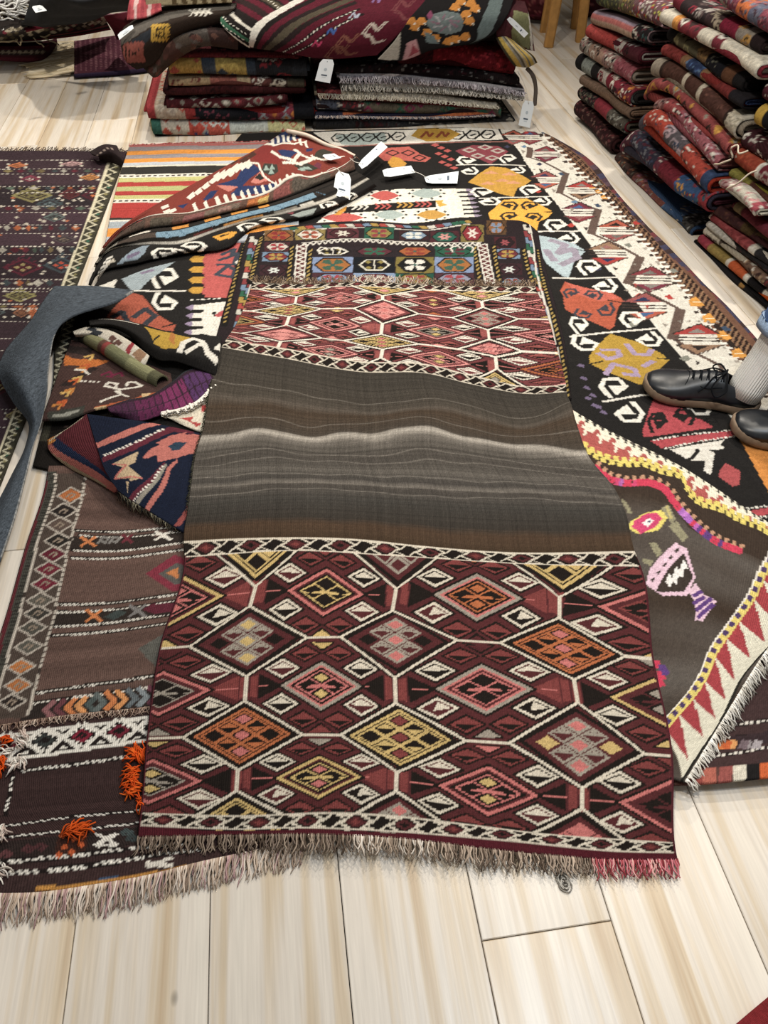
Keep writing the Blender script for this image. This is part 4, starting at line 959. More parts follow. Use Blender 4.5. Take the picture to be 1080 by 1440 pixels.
# ------------------------------------------------------------------ dark striped rug under the urn rug, its thick folded edge on the floor
def build_under():
    rows = rowz(.02, [(900, 1000, .016), (1000, 1000, .020), (1200, 985, .022)], [(900, 1060, .018), (1000, 1062, .024), (1200, 1042, .028)], [(900, 1090, .018), (980, 1086, .028), (1080, 1077, .032), (1200, 1066, .034)], [(900, 1104, .014), (980, 1102, .026), (1080, 1094, .028), (1200, 1082, .030)])
    rows = [[at(*p_) for p_ in [(900, 900, .014), (1000, 900, .016), (1240, 880, .016)]]]+rows
    S = Sheet(rows, cell=.0030, base='#3d2b2b', seed=61)
    for (a, b) in ((1022, 1010), (1064, 1046), (1040, 1028)):
        S.L_([(900, a+8), (1000, a), (1100, b)], .008, '#231a1a'); S.D_([(900, a+8), (1000, a), (1100, b)], .005, '#cfc8bd', .010, .6)
    S.P_([(950, 1042), (1000, 1040), (1100, 1024), (1100, 1040), (1000, 1058), (950, 1060)], '#332629')
    for (x, c) in ((1015, '#c06a2c'), (1030, '#c98a4a'), (1022, '#b8541f'), (1050, '#8a8284'), (1064, '#9a9296'), (1046, '#6a5a60')): S.P_([(x-9, 1052), (x-2, 1040), (x+8, 1042), (x+4, 1054)], c)
    S.P_([(900, 1082), (980, 1082), (1080, 1072), (1220, 1060), (1220, 1100), (980, 1116), (900, 1118)], '#5a3a34')
    for (x, c) in ((978, '#8a4038'), (998, '#a85a4a'), (1020, '#8f4a44'), (1040, '#c9c2b0'), (1058, '#1c1a1a'), (1078, '#c4581f'), (1100, '#c9c2b0')): S.P_([(x-9, 1082-(x-980)*.1), (x+10, 1081-(x-980)*.1), (x+10, 1103-(x-980)*.09), (x-9, 1104-(x-980)*.09)], c)
    S.mottle(.05, .10)
    t = thing('dark_banded_rug', 'dark brown banded rug showing beneath the white fringe at lower right', 'rug', at(1040, 1080, 0))
    S.build('woven_body', t, .008)
build_under()

# ------------------------------------------------------------------ brown striped kilim at lower left
def build_brown():
    rows = rowz(.012, [(68, 655), (180, 655), (330, 645)], [(64, 680), (180, 682), (330, 672)], [(37, 765), (160, 768), (300, 752)], [(8, 865), (120, 862), (290, 840)], [(-22, 960), (100, 945), (270, 925)], [(-42, 1026), (0, 1019), (104, 1004), (213, 993), (280, 984)])
    S = Sheet(rows, cell=.0030, base='#5e473f', seed=71, wrinkle=.0016, wl=.25)
    g = np.random.default_rng(12)
    a = np.cumsum(g.standard_normal(S.nv)); a = (a-np.convolve(a, np.ones(25)/25, 'same'))*.05
    S.img = S.img*(1+np.clip(a, -.3, .25))[:, None, None]*(1+.05*np.repeat(g.standard_normal(S.nv//6+1), 6)[:S.nv])[:, None, None]
    cr = lambda *pts: [(x/3.857, 650+y/3.857) for x, y in pts]
    def dline(a, b): S.L_(cr(a, b), .009, '#221b18'); S.D_(cr(a, b), .0045, '#d6d0c4', .0085, .6, .5)
    def band(a, b, c, d, col): S.P_(cr(a, b, c, d), col)
    band((360, 400), (1080, 375), (1080, 425), (350, 470), '#2f2723'); band((300, 820), (1080, 745), (1080, 810), (270, 890), '#2f2723'); band((150, 1315), (1080, 1190), (1080, 1340), (100, 1400), '#2d2522')
    for a, b in (((410, 369), (1080, 334)), ((430, 397), (1080, 366)), ((390, 477), (1080, 424)), ((385, 520), (1080, 462)), ((320, 772), (1080, 702)), ((300, 815), (1080, 737)), ((290, 892), (1080, 806)), ((255, 942), (1080, 855)), ((190, 1255), (1080, 1124)), ((170, 1312), (1080, 1184))): dline(a, b)
    def cross(x, y, w_, h_, c, wd=.007):
        S.L_(cr((x-w_, y-h_), (x+w_, y+h_)), wd, c); S.L_(cr((x-w_, y+h_), (x+w_, y-h_)), wd, c)
    cross(478, 430, 38, 24, '#c4733a'); cross(885, 397, 40, 22, '#d6d0c4'); cross(510, 832, 40, 30, '#c4733a'); cross(745, 806, 40, 30, '#767270'); cross(690, 414, 26, 20, '#6a2a34')
    for x in (560, 620): S.L_(cr((x-30, 440), (x, 405), (x+30, 412), (x+10, 435), (x-8, 428)), .006, '#7a7672')
    S.P_(cr((770, 800), (820, 770), (950, 762), (950, 805), (830, 822)), '#5a2230')
    S.P_(cr((560, 840), (640, 800), (690, 815), (620, 855)), '#3a4240')
    for k, c in enumerate(['#8a5a5c', '#6a3a40', '#c4733a', '#d08a4a', '#4a5452', '#5c6462', '#c4733a', '#d08a4a', '#5e666a', '#7a8286', '#6a3a48', '#4a5452']):
        x = 260+k*58; y = 1345-(x-260)*.13; S.L_(cr((x+30, y-45), (x-15, y), (x+30, y+45)) if k < 5 else cr((x-30, y-50), (x+15, y-5), (x-30, y+40)), .010, c)
    S.P_(cr((790, 605), (950, 500), (1080, 560), (1080, 700), (930, 700)), '#7a2a3a'); S.P_(cr((860, 605), (960, 545), (1080, 590), (1080, 650), (950, 665)), '#55524e'); S.P_(cr((900, 600), (965, 570), (970, 635)), '#b8703a')
    S.P_(cr((750, 1010), (890, 930), (1000, 1010), (840, 1105)), '#55544e')
    # side border with lozenges between pale ladder lines
    L1 = cr((300, 60), (300, 120), (215, 400), (130, 730), (30, 1100), (-40, 1400)); L2 = cr((470, 60), (455, 110), (380, 430), (300, 800), (210, 1150), (150, 1380))
    S.P_(L1+L2[::-1], '#4a3e37')
    OL = cr((235, 60), (240, 120), (145, 440), (30, 840), (-60, 1200), (-200, 1500))
    S.P_(OL+L1[::-1], '#5a2028'); 
    mid = [np.array(a)*.3+np.array(b)*.7 for a, b in zip(OL, L1)]; S.L_(mid, .020, '#43423b'); S.D_(mid, .016, '#2e2c28', .008, .5)
    for (x, y, c) in ((380, 180, '#a8602c'), (340, 265, '#26201e'), (320, 340, '#5a4a42'), (310, 425, '#26221f'), (285, 500, '#5c1c2a'), (260, 580, '#6a2230'), (240, 660, '#6c1f30'), (215, 750, '#5a554c'), (200, 820, '#37342f'), (170, 900, '#4a4740'), (150, 1000, '#55524a'), (110, 1110, '#b06a30'), (95, 1210, '#a8642e'), (60, 1300, '#2c2421')):
        S.L_(cr((x-70, y+2), (x+5, y-44), (x+82, y-6), (x, y+44), (x-70, y+2)), .0045, '#a89e92')
        S.P_(cr((x-62, y+2), (x+5, y-36), (x+72, y-4), (x, y+36)), c); S.L_(cr((x-20, y+8), (x+5, y-12), (x+28, y-4), (x+5, y+12)), .004, '#8a7a6a')
    for L in (L1, L2): S.L_(L, .0042, '#3a312c'); S.D_(L, .0062, '#b5ab9e', .012, .85)
    S.mottle(.06, .10)
    t = thing('striped_brown_kilim', 'brown striped kilim with a lozenge side border and short fringe', 'rug', at(130, 850, 0))
    S.build('woven_body', t, .004)
    fringe('short_fringe', [S.P[-1, int(k)] for k in np.linspace(0, S.nu-1, 30)], (.05, -1), 230, .013, ['#a08a7c', '#8a7468', '#c0ae9e', '#6a5448'], t, r=.0010, droop=.2, jitter=.35, seg=4, seed=72)
build_brown()

# ------------------------------------------------------------------ dark bag face with tufts and long fringe, lower left corner
def build_tufted():
    rows = rowz(.008, [(-60, 1000), (80, 985), (290, 960)], [(-70, 1040), (100, 1022), (300, 1000)], [(-80, 1140), (100, 1125), (300, 1110)], [(-85, 1215), (100, 1205), (200, 1195), (430, 1160)],
                [(-90, 1250, .010), (0, 1256, .012), (60, 1254, .014), (130, 1244, .014), (200, 1232, .016), (280, 1212, .014), (340, 1199, .011), (430, 1180, .008)])
    S = Sheet(rows, cell=.0028, base='#382726', seed=81)
    g = np.random.default_rng(13)
    S.img *= (1+.07*np.repeat(g.standard_normal(S.nv//4+1), 4)[:S.nv])[:, None, None]
    cr = lambda *pts: [(x/3.857, 960+y/3.857) for x, y in pts]
    S.P_(cr((-200, 310), (0, 290), (820, 185), (1100, 150), (1100, 270), (820, 310), (150, 408), (-200, 440)), '#231c1b')
    S.L_(cr((-200, 315), (0, 290), (820, 187), (1100, 152)), .006, '#d6d1c6'); S.L_(cr((-200, 445), (150, 406), (820, 308), (1100, 268)), .006, '#d6d1c6')
    for k in range(-1, 5):
        x = 240+k*203; y = 315-(x-240)*.13
        for s_ in (-1, 1):
            S.L_(cr((x+s_*100, y-60-s_*13), (x+s_*20, y)) if False else cr((x+s_*15, y-62-s_*2), (x+s_*98, y-6-s_*13), (x+s_*15, y+60-s_*2)), .009, '#d6d1c6')
        S.P_(cr((x-88, y+10), (x-2, y-55), (x+88, y-10), (x+2, y+55)), '#1d1817')
        S.D_(cr((x-82, y+10), (x-2, y-50), (x+82, y-10), (x+2, y+50), (x-82, y+10)), .005, '#e0dbd0', .009, .5)
        c = ['#6a2430', '#343836', '#7a1c30', '#6a1c2e', '#343836', '#6a2430'][k+1]
        S.P_(cr((x-60, y+8), (x-2, y-40), (x+60, y-8), (x+2, y+40)), c); S.L_(cr((x-28, y+8), (x-2, y-14), (x+26, y-6), (x+4, y+8), (x-6, y+4)), .005, '#1d1817')
        S.P_(cr((x+75, y-66), (x+135, y-74), (x+102, y-48)), '#d6d1c6'); S.P_(cr((x+75, y+46), (x+130, y+38), (x+100, y+24)), '#d6d1c6')
    def dline(*p): S.L_(cr(*p), .008, '#1d1615'); S.D_(cr(*p), .0050, '#dcd7cc', .0100, .6, .5)
    dline((110, 480), (400, 445), (700, 400), (1000, 355)); dline((-200, 810), (50, 775), (400, 725), (745, 697), (1000, 660)); dline((-200, 870), (40, 837), (745, 762), (1000, 735)); dline((-200, 1000), (40, 970), (700, 900), (1000, 870)); dline((-200, 1050), (40, 1031), (250, 1020), (500, 990), (890, 925), (1100, 905))
    dline((70, 505), (50, 620), (30, 720))
    S.P_(cr((-200, 900), (40, 860), (745, 785), (745, 880), (40, 955), (-200, 985)), '#2c2220')
    S.P_(cr((300, 870), (330, 800), (470, 790), (460, 915), (300, 945)), '#3a211a')
    for (x, y) in ((340, 830), (400, 850), (440, 880), (350, 890), (390, 920), (320, 935), (450, 835)): S.P_(cr((x-22, y), (x, y-20), (x+22, y), (x, y+18)), '#b8501c')
    for s_ in (1, -1): S.L_(cr((575-55, 850-30*s_), (575+55, 850+30*s_)), .006, '#d6d1c6')
    S.L_(cr((540, 820), (560, 840), (600, 830)), .004, '#d6d1c6'); S.L_(cr((530, 890), (560, 880), (630, 885)), .004, '#d6d1c6')
    for s_ in (1, -1): S.L_(cr((800, 990+s_*10), (930, 970-s_*22)), .006, '#cfc8bc')
    for (x, y, c) in ((150, 900, '#4a2a2c'), (220, 890, '#4a2a2c'), (30, 930, '#5a3436'), (690, 810, '#3f4a4a'), (720, 840, '#343c3c')): S.L_(cr((x-30, y+10), (x, y-15), (x+25, y), (x, y+18)), .006, c)
    S.P_(cr((380, 1095), (500, 1075), (600, 1050), (640, 1040), (640, 1062), (500, 1090)), '#34506e')
    S.L_([tuple(p) for p in cr((200, 1118), (450, 1100), (600, 1076), (800, 1040), (1000, 1000), (1180, 975), (1300, 950))], .006, '#b87f2e')
    S.mottle(.06, .10)
    t = thing('tufted_bag_face', 'dark brown banded bag face with orange tufts and long pale fringe', 'rug', at(100, 1150, 0))
    S.build('woven_body', t, .004)
    fringe('long_fringe', [S.P[-1, int(k)] for k in np.linspace(0, S.nu-1, 30)], lambda tt: (.03-.12*tt, -1), 330, .036, ['#b8a593', '#cdbdae', '#9a8676', '#d8ccc0', '#b09090'], t, r=.0014, droop=.9, jitter=.12, seg=6, clump=4, seed=82)
    # woollen tufts
    def tuft(name, spots, cols, n, ln, seed):
        gg = np.random.default_rng(seed); pa, ra, co = [], [], []
        for (x, y, dx, dy) in spots:
            p = np.array(at(x, y, .012)); q_ = np.array(at(x+dx, y+dy, .012))-p; q_ /= max(np.linalg.norm(q_), 1e-6)
            for k in range(n):
                a = gg.normal(0, .45); d = np.array([q_[0]*math.cos(a)-q_[1]*math.sin(a), q_[0]*math.sin(a)+q_[1]*math.cos(a), 0]); l = ln*gg.uniform(.5, 1.2); s_ = np.linspace(0, 1, 6)[:, None]
                st = p+np.array([gg.normal(0, .003), gg.normal(0, .003), 0]); side = np.array([-d[1], d[0], 0])
                P = st+d*l*s_+side*np.sin(s_*5+gg.uniform(0, 6))*l*.12; P[:, 2] += np.sin(s_[:, 0]*math.pi)*gg.uniform(.002, .010)
                pa.append(P); ra.append(.0013*gg.uniform(.7, 1.2)); co.append(C_(cols[gg.integers(len(cols))])*gg.uniform(.8, 1.1))
        return strands(name, pa, ra, co, t)
    cp = lambda x, y: (x/3.857, 960+y/3.857)
    tuft('orange_tuft', [(*cp(760, 400), -14, -8), (*cp(740, 410), -6, -14), (*cp(760, 470), -16, 6), (*cp(740, 500), -14, 8), (*cp(760, 560), -18, -2), (*cp(700, 590), 12, 4), (*cp(750, 640), 6, 10), (*cp(780, 420), -2, -10)], ['#d0521c', '#c24a1c', '#e06a2a'], 14, .026, 5)
    tuft('orange_tuft', [(*cp(350, 820), 14, -6), (*cp(400, 800), 18, -4), (*cp(480, 780), -14, 6)], ['#c8541f', '#b84a1c'], 14, .026, 6)
    tuft('white_tuft', [(*cp(140, 340), -10, -2), (*cp(120, 400), -2, 10), (*cp(60, 370), -12, 2), (*cp(100, 440), -10, 6), (*cp(150, 300), -8, -8), (*cp(20, 780), 2, 10), (*cp(20, 820), -4, 8), (*cp(0, 1000), 4, 8)], ['#d8cfc4', '#cbb9ae', '#e4ded6'], 10, .022, 7)
    tuft('orange_tuft', [(*cp(60, 310), -12, 4), (*cp(20, 400), -4, 12), (*cp(10, 450), -4, 8)], ['#d0521c', '#c24a1c'], 12, .02, 8)
build_tufted()
# ------------------------------------------------------------------ purple-brown rug at far left
def build_purple():
    rows = rowz(.006, [(-330, 214), (-60, 213), (80, 212), (150, 213), (178, 213, .006)], [(-330, 232), (-60, 231), (80, 230), (172, 230)], [(-330, 300), (-60, 300), (60, 300), (146, 300)], [(-330, 405), (-120, 405), (20, 405), (106, 405)],
                [(-330, 520), (-160, 520), (-20, 520), (62, 520)], [(-330, 610), (-180, 610), (-40, 610), (28, 610)], [(-330, 720), (-220, 720), (-90, 720), (-16, 720)], [(-330, 800), (-260, 800), (-130, 800), (-50, 800)])
    S = Sheet(rows, cell=.0042, base='#35272d', seed=91, wrinkle=.0012, wl=.3)
    g = np.random.default_rng(14)
    def edge(y): return np.interp(y, [212, 225, 405, 600, 690, 800], [170, 168, 100, 26, -8, -50])
    ys = [(225, 1), (237, 0), (244, 0), (261, 0), (270, 0), (289, 1), (298, 0), (315, 1), (327, 1), (346, 0), (357, 0), (392, 1), (405, 0), (409, 0), (427, 1), (434, 0), (452, 1), (475, 0), (492, 1), (520, 1), (545, 0), (575, 1), (600, 0), (640, 1)]
    # alternating plain and figured bands
    for (a, b, c) in ((225, 237, '#38292f'), (246, 259, '#3a2a31'), (261, 289, '#282024'), (299, 314, '#3c2b33'), (328, 345, '#3c2b33'), (346, 357, '#2b2327'), (358, 391, '#2a2025'), (410, 426, '#392930'), (434, 451, '#2a2226'), (476, 491, '#392930'), (520, 545, '#2a2025'), (576, 600, '#392930')):
        S.P_([(-400, a), (edge(a), a), (edge(b), b), (-400, b)], c)
    pal = ['#8a7c50', '#6a2a38', '#4a5458', '#b8653a', '#c9c2b4', '#5a6a5c', '#7a6a48']
    def loz(x, y, w_, h_, c, c2=None):
        S.P_([(x-w_, y), (x, y-h_), (x+w_, y), (x, y+h_)], C_(c)*.85)
        S.P_([(x-w_*.72, y), (x, y-h_*.72), (x+w_*.72, y), (x, y+h_*.72)], '#2a2024'); S.P_([(x-w_*.58, y), (x, y-h_*.58), (x+w_*.58, y), (x, y+h_*.58)], C_(c)*.6)
        if c2:
            for (dx, dy) in ((0, .28), (0, -.28), (.28, 0), (-.28, 0)): S.P_([(x+w_*(dx-.15), y+h_*dy), (x+w_*dx, y+h_*(dy-.2)), (x+w_*(dx+.15), y+h_*dy), (x+w_*dx, y+h_*(dy+.2))], C_(c2)*.9)
        for (dx, dy) in ((-.9, -.7), (.9, -.7), (-.9, .7), (.9, .7)): S.P_([(x+w_*dx-3, y+h_*dy), (x+w_*dx, y+h_*dy-1.6), (x+w_*dx+3, y+h_*dy), (x+w_*dx, y+h_*dy+1.6)], '#b5ad9e')
        for k in range(-3, 4): S.L_([(x+w_*k/4, y-h_*(1-abs(k)/4)*1.15), (x+w_*k/4+3, y-h_*(1-abs(k)/4)*1.45)], .006, c)
    for (x, y, w_, h_, c, c2) in ((45, 275, 30, 10, '#7c7448', '#3a3028'), (137, 275, 24, 10, '#4a1f2a', '#b8653a'), (97, 274, 16, 7, '#5a2a2c', None), (70, 287, 20, 8, '#3c464a', '#5a666a'), (76, 306, 16, 6, '#55605e', '#2a2226'), (90, 337, 18, 6, '#4c4244', '#6a5c50'), (32, 376, 30, 13, '#55202e', '#8a7c50'),
                                 (86, 373, 26, 12, '#3c464c', '#b0452e'), (28, 416, 24, 9, '#8a8250', '#4a4030'), (24, 233, 14, 3, '#b86a3c', None), (100, 231, 16, 3, '#b08a8a', None), (126, 250, 14, 4, '#b87a3c', None), (42, 252, 14, 4, '#7a3244', '#b8a8a0'), (-30, 275, 26, 10, '#4a1f2a', '#b8653a'), (-80, 376, 30, 13, '#3c464c', '#b0452e'), (30, 440, 12, 7, '#8a5a40', None), (-10, 440, 18, 8, '#4c5456', None), (46, 440, 6, 9, '#b8653a', None), (20, 585, 14, 6, '#8a7c50', None), (0, 545, 20, 10, '#4a1f2a', '#8a7c50')):
        loz(x, y, w_, h_, c, c2)
    for (a, b) in ((237, 244), (261, 268), (289, 297), (315, 326), (346, 357), (392, 404), (428, 434)):
        x = -330.0
        while x < edge(a)-8:
            w_ = g.uniform(7, 16); c = pal[g.integers(len(pal))]; S.P_([(x, (a+b)/2), (x+w_*.5, a+1), (x+w_, (a+b)/2), (x+w_*.5, b-1)], C_(c)*g.uniform(.35, .7)); x += w_+g.uniform(2, 9)
    for k in range(150):
        x, y = g.uniform(-300, 150), g.uniform(262, 440); 
        if x < edge(y)-14: S.P_([(x-3.5, y), (x, y-1.8), (x+3.5, y), (x, y+1.8)], '#a59d8e' if k % 3 else '#9a5838')
    for (y, b) in ys: S.D_([(-330, y), (edge(y)-12, y+1)], .006, '#b9b2a6', .013, .5)
    # zigzag border on the right edge
    e0 = [(edge(y)-13, y) for y in range(224, 800, 8)]; e1 = [(edge(y)+8, y) for y in range(224, 800, 8)]
    S.P_(e0+e1[::-1], '#38352a')
    S.L_([((edge(224+k*4.6)-10) if k % 2 else (edge(224+k*4.6)+1), 224+k*4.6) for k in range(124)], .006, '#bdb69a')
    for k in range(0, 60): y = 226+k*9.4; S.P_([(edge(y)-3, y-2), (edge(y)+2, y), (edge(y)-3, y+2.5)], ['#2c5a48', '#7c7448', '#1f1c1a', '#7a7448'][k % 4])
    S.L_(e0, .007, '#c0b89c')
    S.mottle(.06, .12)
    t = thing('purple_brown_kilim', 'dark purple-brown kilim with dotted lines and small lozenges, at far left', 'rug', at(40, 350, 0))
    S.build('woven_body', t, .005)
    fringe('far_fringe', [S.P[0, int(k)] for k in np.linspace(0, S.nu-1, 30)], (0, 1), 260, .03, ['#4a3c38', '#6a5a50', '#2e2422'], t, r=.0016, droop=-.3, jitter=.4, seg=4, seed=92)
    # the far corner is turned up
    rows = [[at(140, 226, .012), at(160, 230, .012), at(172, 236, .010)], [at(138, 220, .045), at(156, 216, .055), at(172, 224, .045)], [at(130, 217, .05), at(150, 205, .075), at(166, 208, .06)], [at(126, 213, .03), at(148, 203, .06), at(163, 204, .05)]]
    C = Sheet(rows, cell=.005, base='#2b2122', seed=93); C.D_([(135, 219), (150, 209), (165, 211)], .008, '#8a7a70', .02); C.mottle(.1, .12); C.build('curled_corner', t, .006, back=True)
build_purple()

# ------------------------------------------------------------------ orange, green and red striped kilim
def build_striped():
    rows = rowz(.032, [(182, 204), (300, 201), (420, 198)], [(170, 240), (300, 236), (420, 232)], [(158, 290), (300, 286), (420, 282)], [(147, 345), (300, 340), (420, 336)])
    S = Sheet(rows, cell=.0042, base='#9a928c', seed=101, wrinkle=.001, wl=.3)
    cr = lambda y: 200+y/3.857
    bands = [(10, 22, '#b0605c'), (22, 44, '#8c8486'), (44, 66, '#d88a24'), (66, 86, '#8a8488'), (86, 106, '#d88a24'), (106, 122, '#a9aeb6'), (122, 130, '#c9c2b0'), (130, 170, '#2f2d2a'), (170, 188, '#d2ccc0'), (188, 212, '#b3b06e'), (212, 236, '#a23430'), (236, 262, '#a8aa6c'), (262, 283, '#a23430'), (283, 304, '#b3b06e'), (304, 324, '#d2ccc0'), (324, 405, '#a5332e'), (405, 416, '#2f2d2a'), (416, 424, '#d2ccc0'), (424, 462, '#99a2a8'), (462, 508, '#d88a24'), (508, 600, '#a9aeb6')]
    def ln(y): return [(140, cr(y)+2), (300, cr(y)-1), (440, cr(y)-4)]
    for a, b, c in bands: S.P_(ln(a)+ln(b)[::-1], c)
    for y in (179, 314): S.D_(ln(y), .012, '#2a2624', .022, .6)
    S.mottle(.10, .09)
    t = thing('striped_kilim', 'kilim of orange, pale green, grey and red stripes with pink fringed end', 'rug', at(240, 260, 0))
    S.build('woven_body', t, .010)
    fringe('pink_fringe', [S.P[0, int(k)] for k in np.linspace(0, S.nu-1, 20)], (0, 1), 200, .025, ['#b0605c', '#c98a84', '#9a4a4a'], t, r=.0016, droop=.2, jitter=.4, seg=4, seed=102)
build_striped()

# ------------------------------------------------------------------ rust kilim folded over, with two more edges under it
b0 = [(146, 350), (154, 340), (172, 324), (206, 305), (268, 299), (317, 286), (379, 269), (395, 259), (414, 247), (435, 250), (455, 244), (478, 236), (497, 222)]
b1 = [(140, 362), (151, 350), (198, 325), (250, 317), (317, 301), (395, 281), (430, 268), (465, 254), (500, 240)]
b2 = [(138, 368), (161, 346), (187, 337), (250, 332), (317, 319), (400, 294), (440, 280), (475, 264), (510, 246)]
b3 = [(134, 376), (146, 358), (198, 345), (255, 343), (301, 327), (353, 311), (400, 301), (480, 275), (520, 252)]
b4 = [(128, 402), (133, 392), (198, 369), (265, 356), (327, 345), (345, 329), (440, 305), (490, 284), (530, 262)]
def on(curve, z): return [at(x, y, z) for x, y in curve]
def blendc(a, b, t, n=24):
    A, B = resample(np.array(a, float), n), resample(np.array(b, float), n); return A*(1-t)+B*t
def edge_band(a, b, z0, z1, bulge, cell, base, seed):
    rows = []
    for t_ in (0, .33, .66, 1): rows.append([at(x, y, z0*(1-t_)+z1*t_+bulge*math.sin(math.pi*t_)) for x, y in blendc(a, b, t_)])
    return Sheet(rows, cell=cell, base=base, seed=seed)
def patches(S, a, b, spec, n=200):
    A, B = resample(np.array(a, float), n), resample(np.array(b, float), n)
    for (t0, t1, v0, v1, c) in spec:
        i, j = int(t0*(n-1)), int(t1*(n-1)); p = [A[k]*(1-v0)+B[k]*v0 for k in range(i, j+1)]; q_ = [A[k]*(1-v1)+B[k]*v1 for k in range(j, i-1, -1)]
        S.P_(p+q_, c)
def build_rust():
    top = [(150, 343), (172, 318), (205, 296), (240, 276), (300, 243), (367, 206), (406, 184), (430, 190), (459, 204), (480, 210), (497, 218)]
    rows = [[at(x, y, .060+.02*math.sin(k*.9)) for k, (x, y) in enumerate(top)]]
    for t_ in (.35, .7, 1):
        rows.append([at(x, y, .078+.006*math.sin(k*.5)-.012*t_) for k, (x, y) in enumerate(blendc(top, b0, t_))])
    S = Sheet(rows, cell=.0036, base='#7c342a', seed=111)
    cr = lambda *pts: [(300+x/4.909, 180+y/4.909) for x, y in pts]
    cl = lambda *pts: [(120+x/3.857, 200+y/3.857) for x, y in pts]
    W2, N2, S2 = '#d8d0c2', '#26345c', '#c07468'
    # navy flower pieces and white combs
    S.P_(cr((370, 110), (480, 30), (560, 20), (600, 70), (500, 110), (390, 130)), N2); S.P_(cr((420, 160), (580, 170), (520, 230)), N2); S.P_(cr((640, 145), (690, 140), (680, 160), (640, 165)), N2)
    S.P_(cr((330, 125), (420, 110), (500, 215), (440, 250), (300, 235), (270, 200)), '#7c2a28')
    for (x, y) in ((400, 85), (440, 78), (480, 72), (520, 75), (560, 65), (600, 95), (640, 110)): S.P_(cr((x, y+25), (x+18, y+25), (x+8, y-25), (x-12, y-20)), W2)
    S.L_(cr((340, 110), (420, 120), (560, 110), (640, 100)), .012, W2); S.L_(cr((400, 160), (460, 200), (560, 225), (600, 175), (560, 150)), .012, W2)
    S.P_(cr((160, 350), (200, 280), (270, 245), (330, 290), (250, 350), (200, 400), (380, 390), (430, 370), (450, 400), (380, 440), (150, 470), (120, 455), (170, 410), (20, 390), (100, 370)), N2)
    S.P_(cr((255, 375), (320, 300), (380, 360), (300, 385)), S2); S.P_(cr((20, 395), (170, 405), (110, 440)), S2); S.P_(cr((285, 345), (320, 310), (355, 350), (320, 360)), '#2b2a28')
    for (x, y) in ((0, 330), (40, 315), (90, 300), (130, 270), (170, 255), (210, 245)): S.P_(cr((x, y), (x+40, y-30), (x+60, y+10), (x+30, y+40), (x+5, y+20)), W2)
    for (x, y) in ((40, 500), (90, 490), (150, 480), (205, 465), (250, 455), (300, 440), (350, 425), (400, 415), (440, 400), (470, 380), (520, 350), (560, 340)): S.P_(cr((x-8, y+20), (x+14, y+15), (x-8, y-35), (x-22, y-22)), W2)
    S.P_(cr((330, 300), (350, 245), (440, 250), (450, 300), (400, 330)), '#3a3a34'); 
    for (x, y) in ((365, 275), (405, 270), (400, 300)): S.P_(cr((x-20, y+18), (x, y-22), (x+22, y+15)), '#8fa39a')
    S.L_(cr((250, 240), (310, 245), (350, 330), (450, 400)), .010, W2)
    S.P_(cr((690, 205), (760, 145), (830, 165), (800, 200), (740, 215)), '#38372f'); S.P_(cr((560, 260), (640, 235), (740, 270), (680, 300), (600, 290)), '#38372f'); S.P_(cr((580, 285), (660, 268), (680, 285), (610, 296)), '#8fa39a')
    S.P_(cr((690, 260), (720, 235), (750, 250), (740, 285)), '#6a3040')
    S.L_(cr((480, 240), (600, 250), (700, 205), (760, 220), (900, 195)), .012, W2); S.L_(cr((610, 185), (700, 215), (680, 190)), .010, W2)
    # left part
    S.P_(cl((640, 310), (680, 265), (720, 260), (690, 300), (650, 320)), N2); S.P_(cl((500, 345), (560, 330), (530, 360)), N2)
    for (x, y) in ((560, 290), (600, 265), (640, 235), (680, 205), (720, 180), (760, 160), (800, 140), (840, 118)): S.P_(cl((x-12, y+10), (x+25, y-22), (x+38, y), (x+8, y+22)), W2)
    for (x, y) in ((430, 350), (470, 370), (440, 375)): S.P_(cl((x-20, y), (x+20, y-15), (x+25, y), (x-10, y+15)), W2)
    for (x, y) in ((600, 345), (660, 335), (720, 310), (770, 300), (810, 300), (860, 290)): S.P_(cl((x-6, y+28), (x+14, y+24), (x-4, y-20), (x-20, y-8)), W2)
    for (x, y) in ((800, 95), (860, 85), (900, 60)): S.P_(cl((x-30, y+18), (x+10, y-10), (x+30, y+6), (x-5, y+28)), '#4a2e26')
    S.L_(b0, .014, W2); S.L_(top[4:], .006, '#3a2420')
    S.mottle(.05, .09)
    t = thing('folded_rust_kilim', 'rust red kilim with navy flowers and white combs, folded across the heap', 'rug', at(380, 250, 0))
    S.build('woven_body', t, .006, back=True)
    # rolled pink and white edge at the back, small arch at the front
    E_ = resample([at(404, 184, .075), at(430, 190, .08), at(459, 204, .075), at(480, 211, .07), at(498, 220, .06)], 30)
    strands('rolled_edge', [E_, E_+np.array([.004, -.012, .004])], [.009, .007], ['#b08a7c', '#c9beb0'], t, sides=8, kind=None)
    fringe('loose_threads', list(E_), (.35, .94), 90, .03, ['#a08a78', '#c9beb0', '#8a6a5a'], t, r=.0016, droop=.4, jitter=.6, seg=4, seed=112)
    # middle layer: brown-pink patches
    S = edge_band(b0, b1, .066, .054, .010, .0040, '#5a4238', 113)
    patches(S, b0, b1, [(.0, .2, .1, .9, '#4a3c34'), (.22, .3, .25, .95, '#4c443a'), (.34, .42, .2, .95, '#7a4c4a'), (.42, .55, .2, .95, '#6c5c50'), (.47, .52, .3, .8, '#8a6a60'), (.58, .66, .1, .95, '#a8602c'), (.62, .66, .3, .9, '#b89a50'), (.68, .75, .1, .9, '#7a4440'), (.76, .9, .1, .9, '#4c443c')])
    A = blendc(b0, b1, .93, 60); S.L_(list(A), .010, '#1d1a18'); S.D_(list(blendc(b0, b1, .12, 20)), .012, '#7a3a38', .05, .5)
    S.mottle(.06, .25)
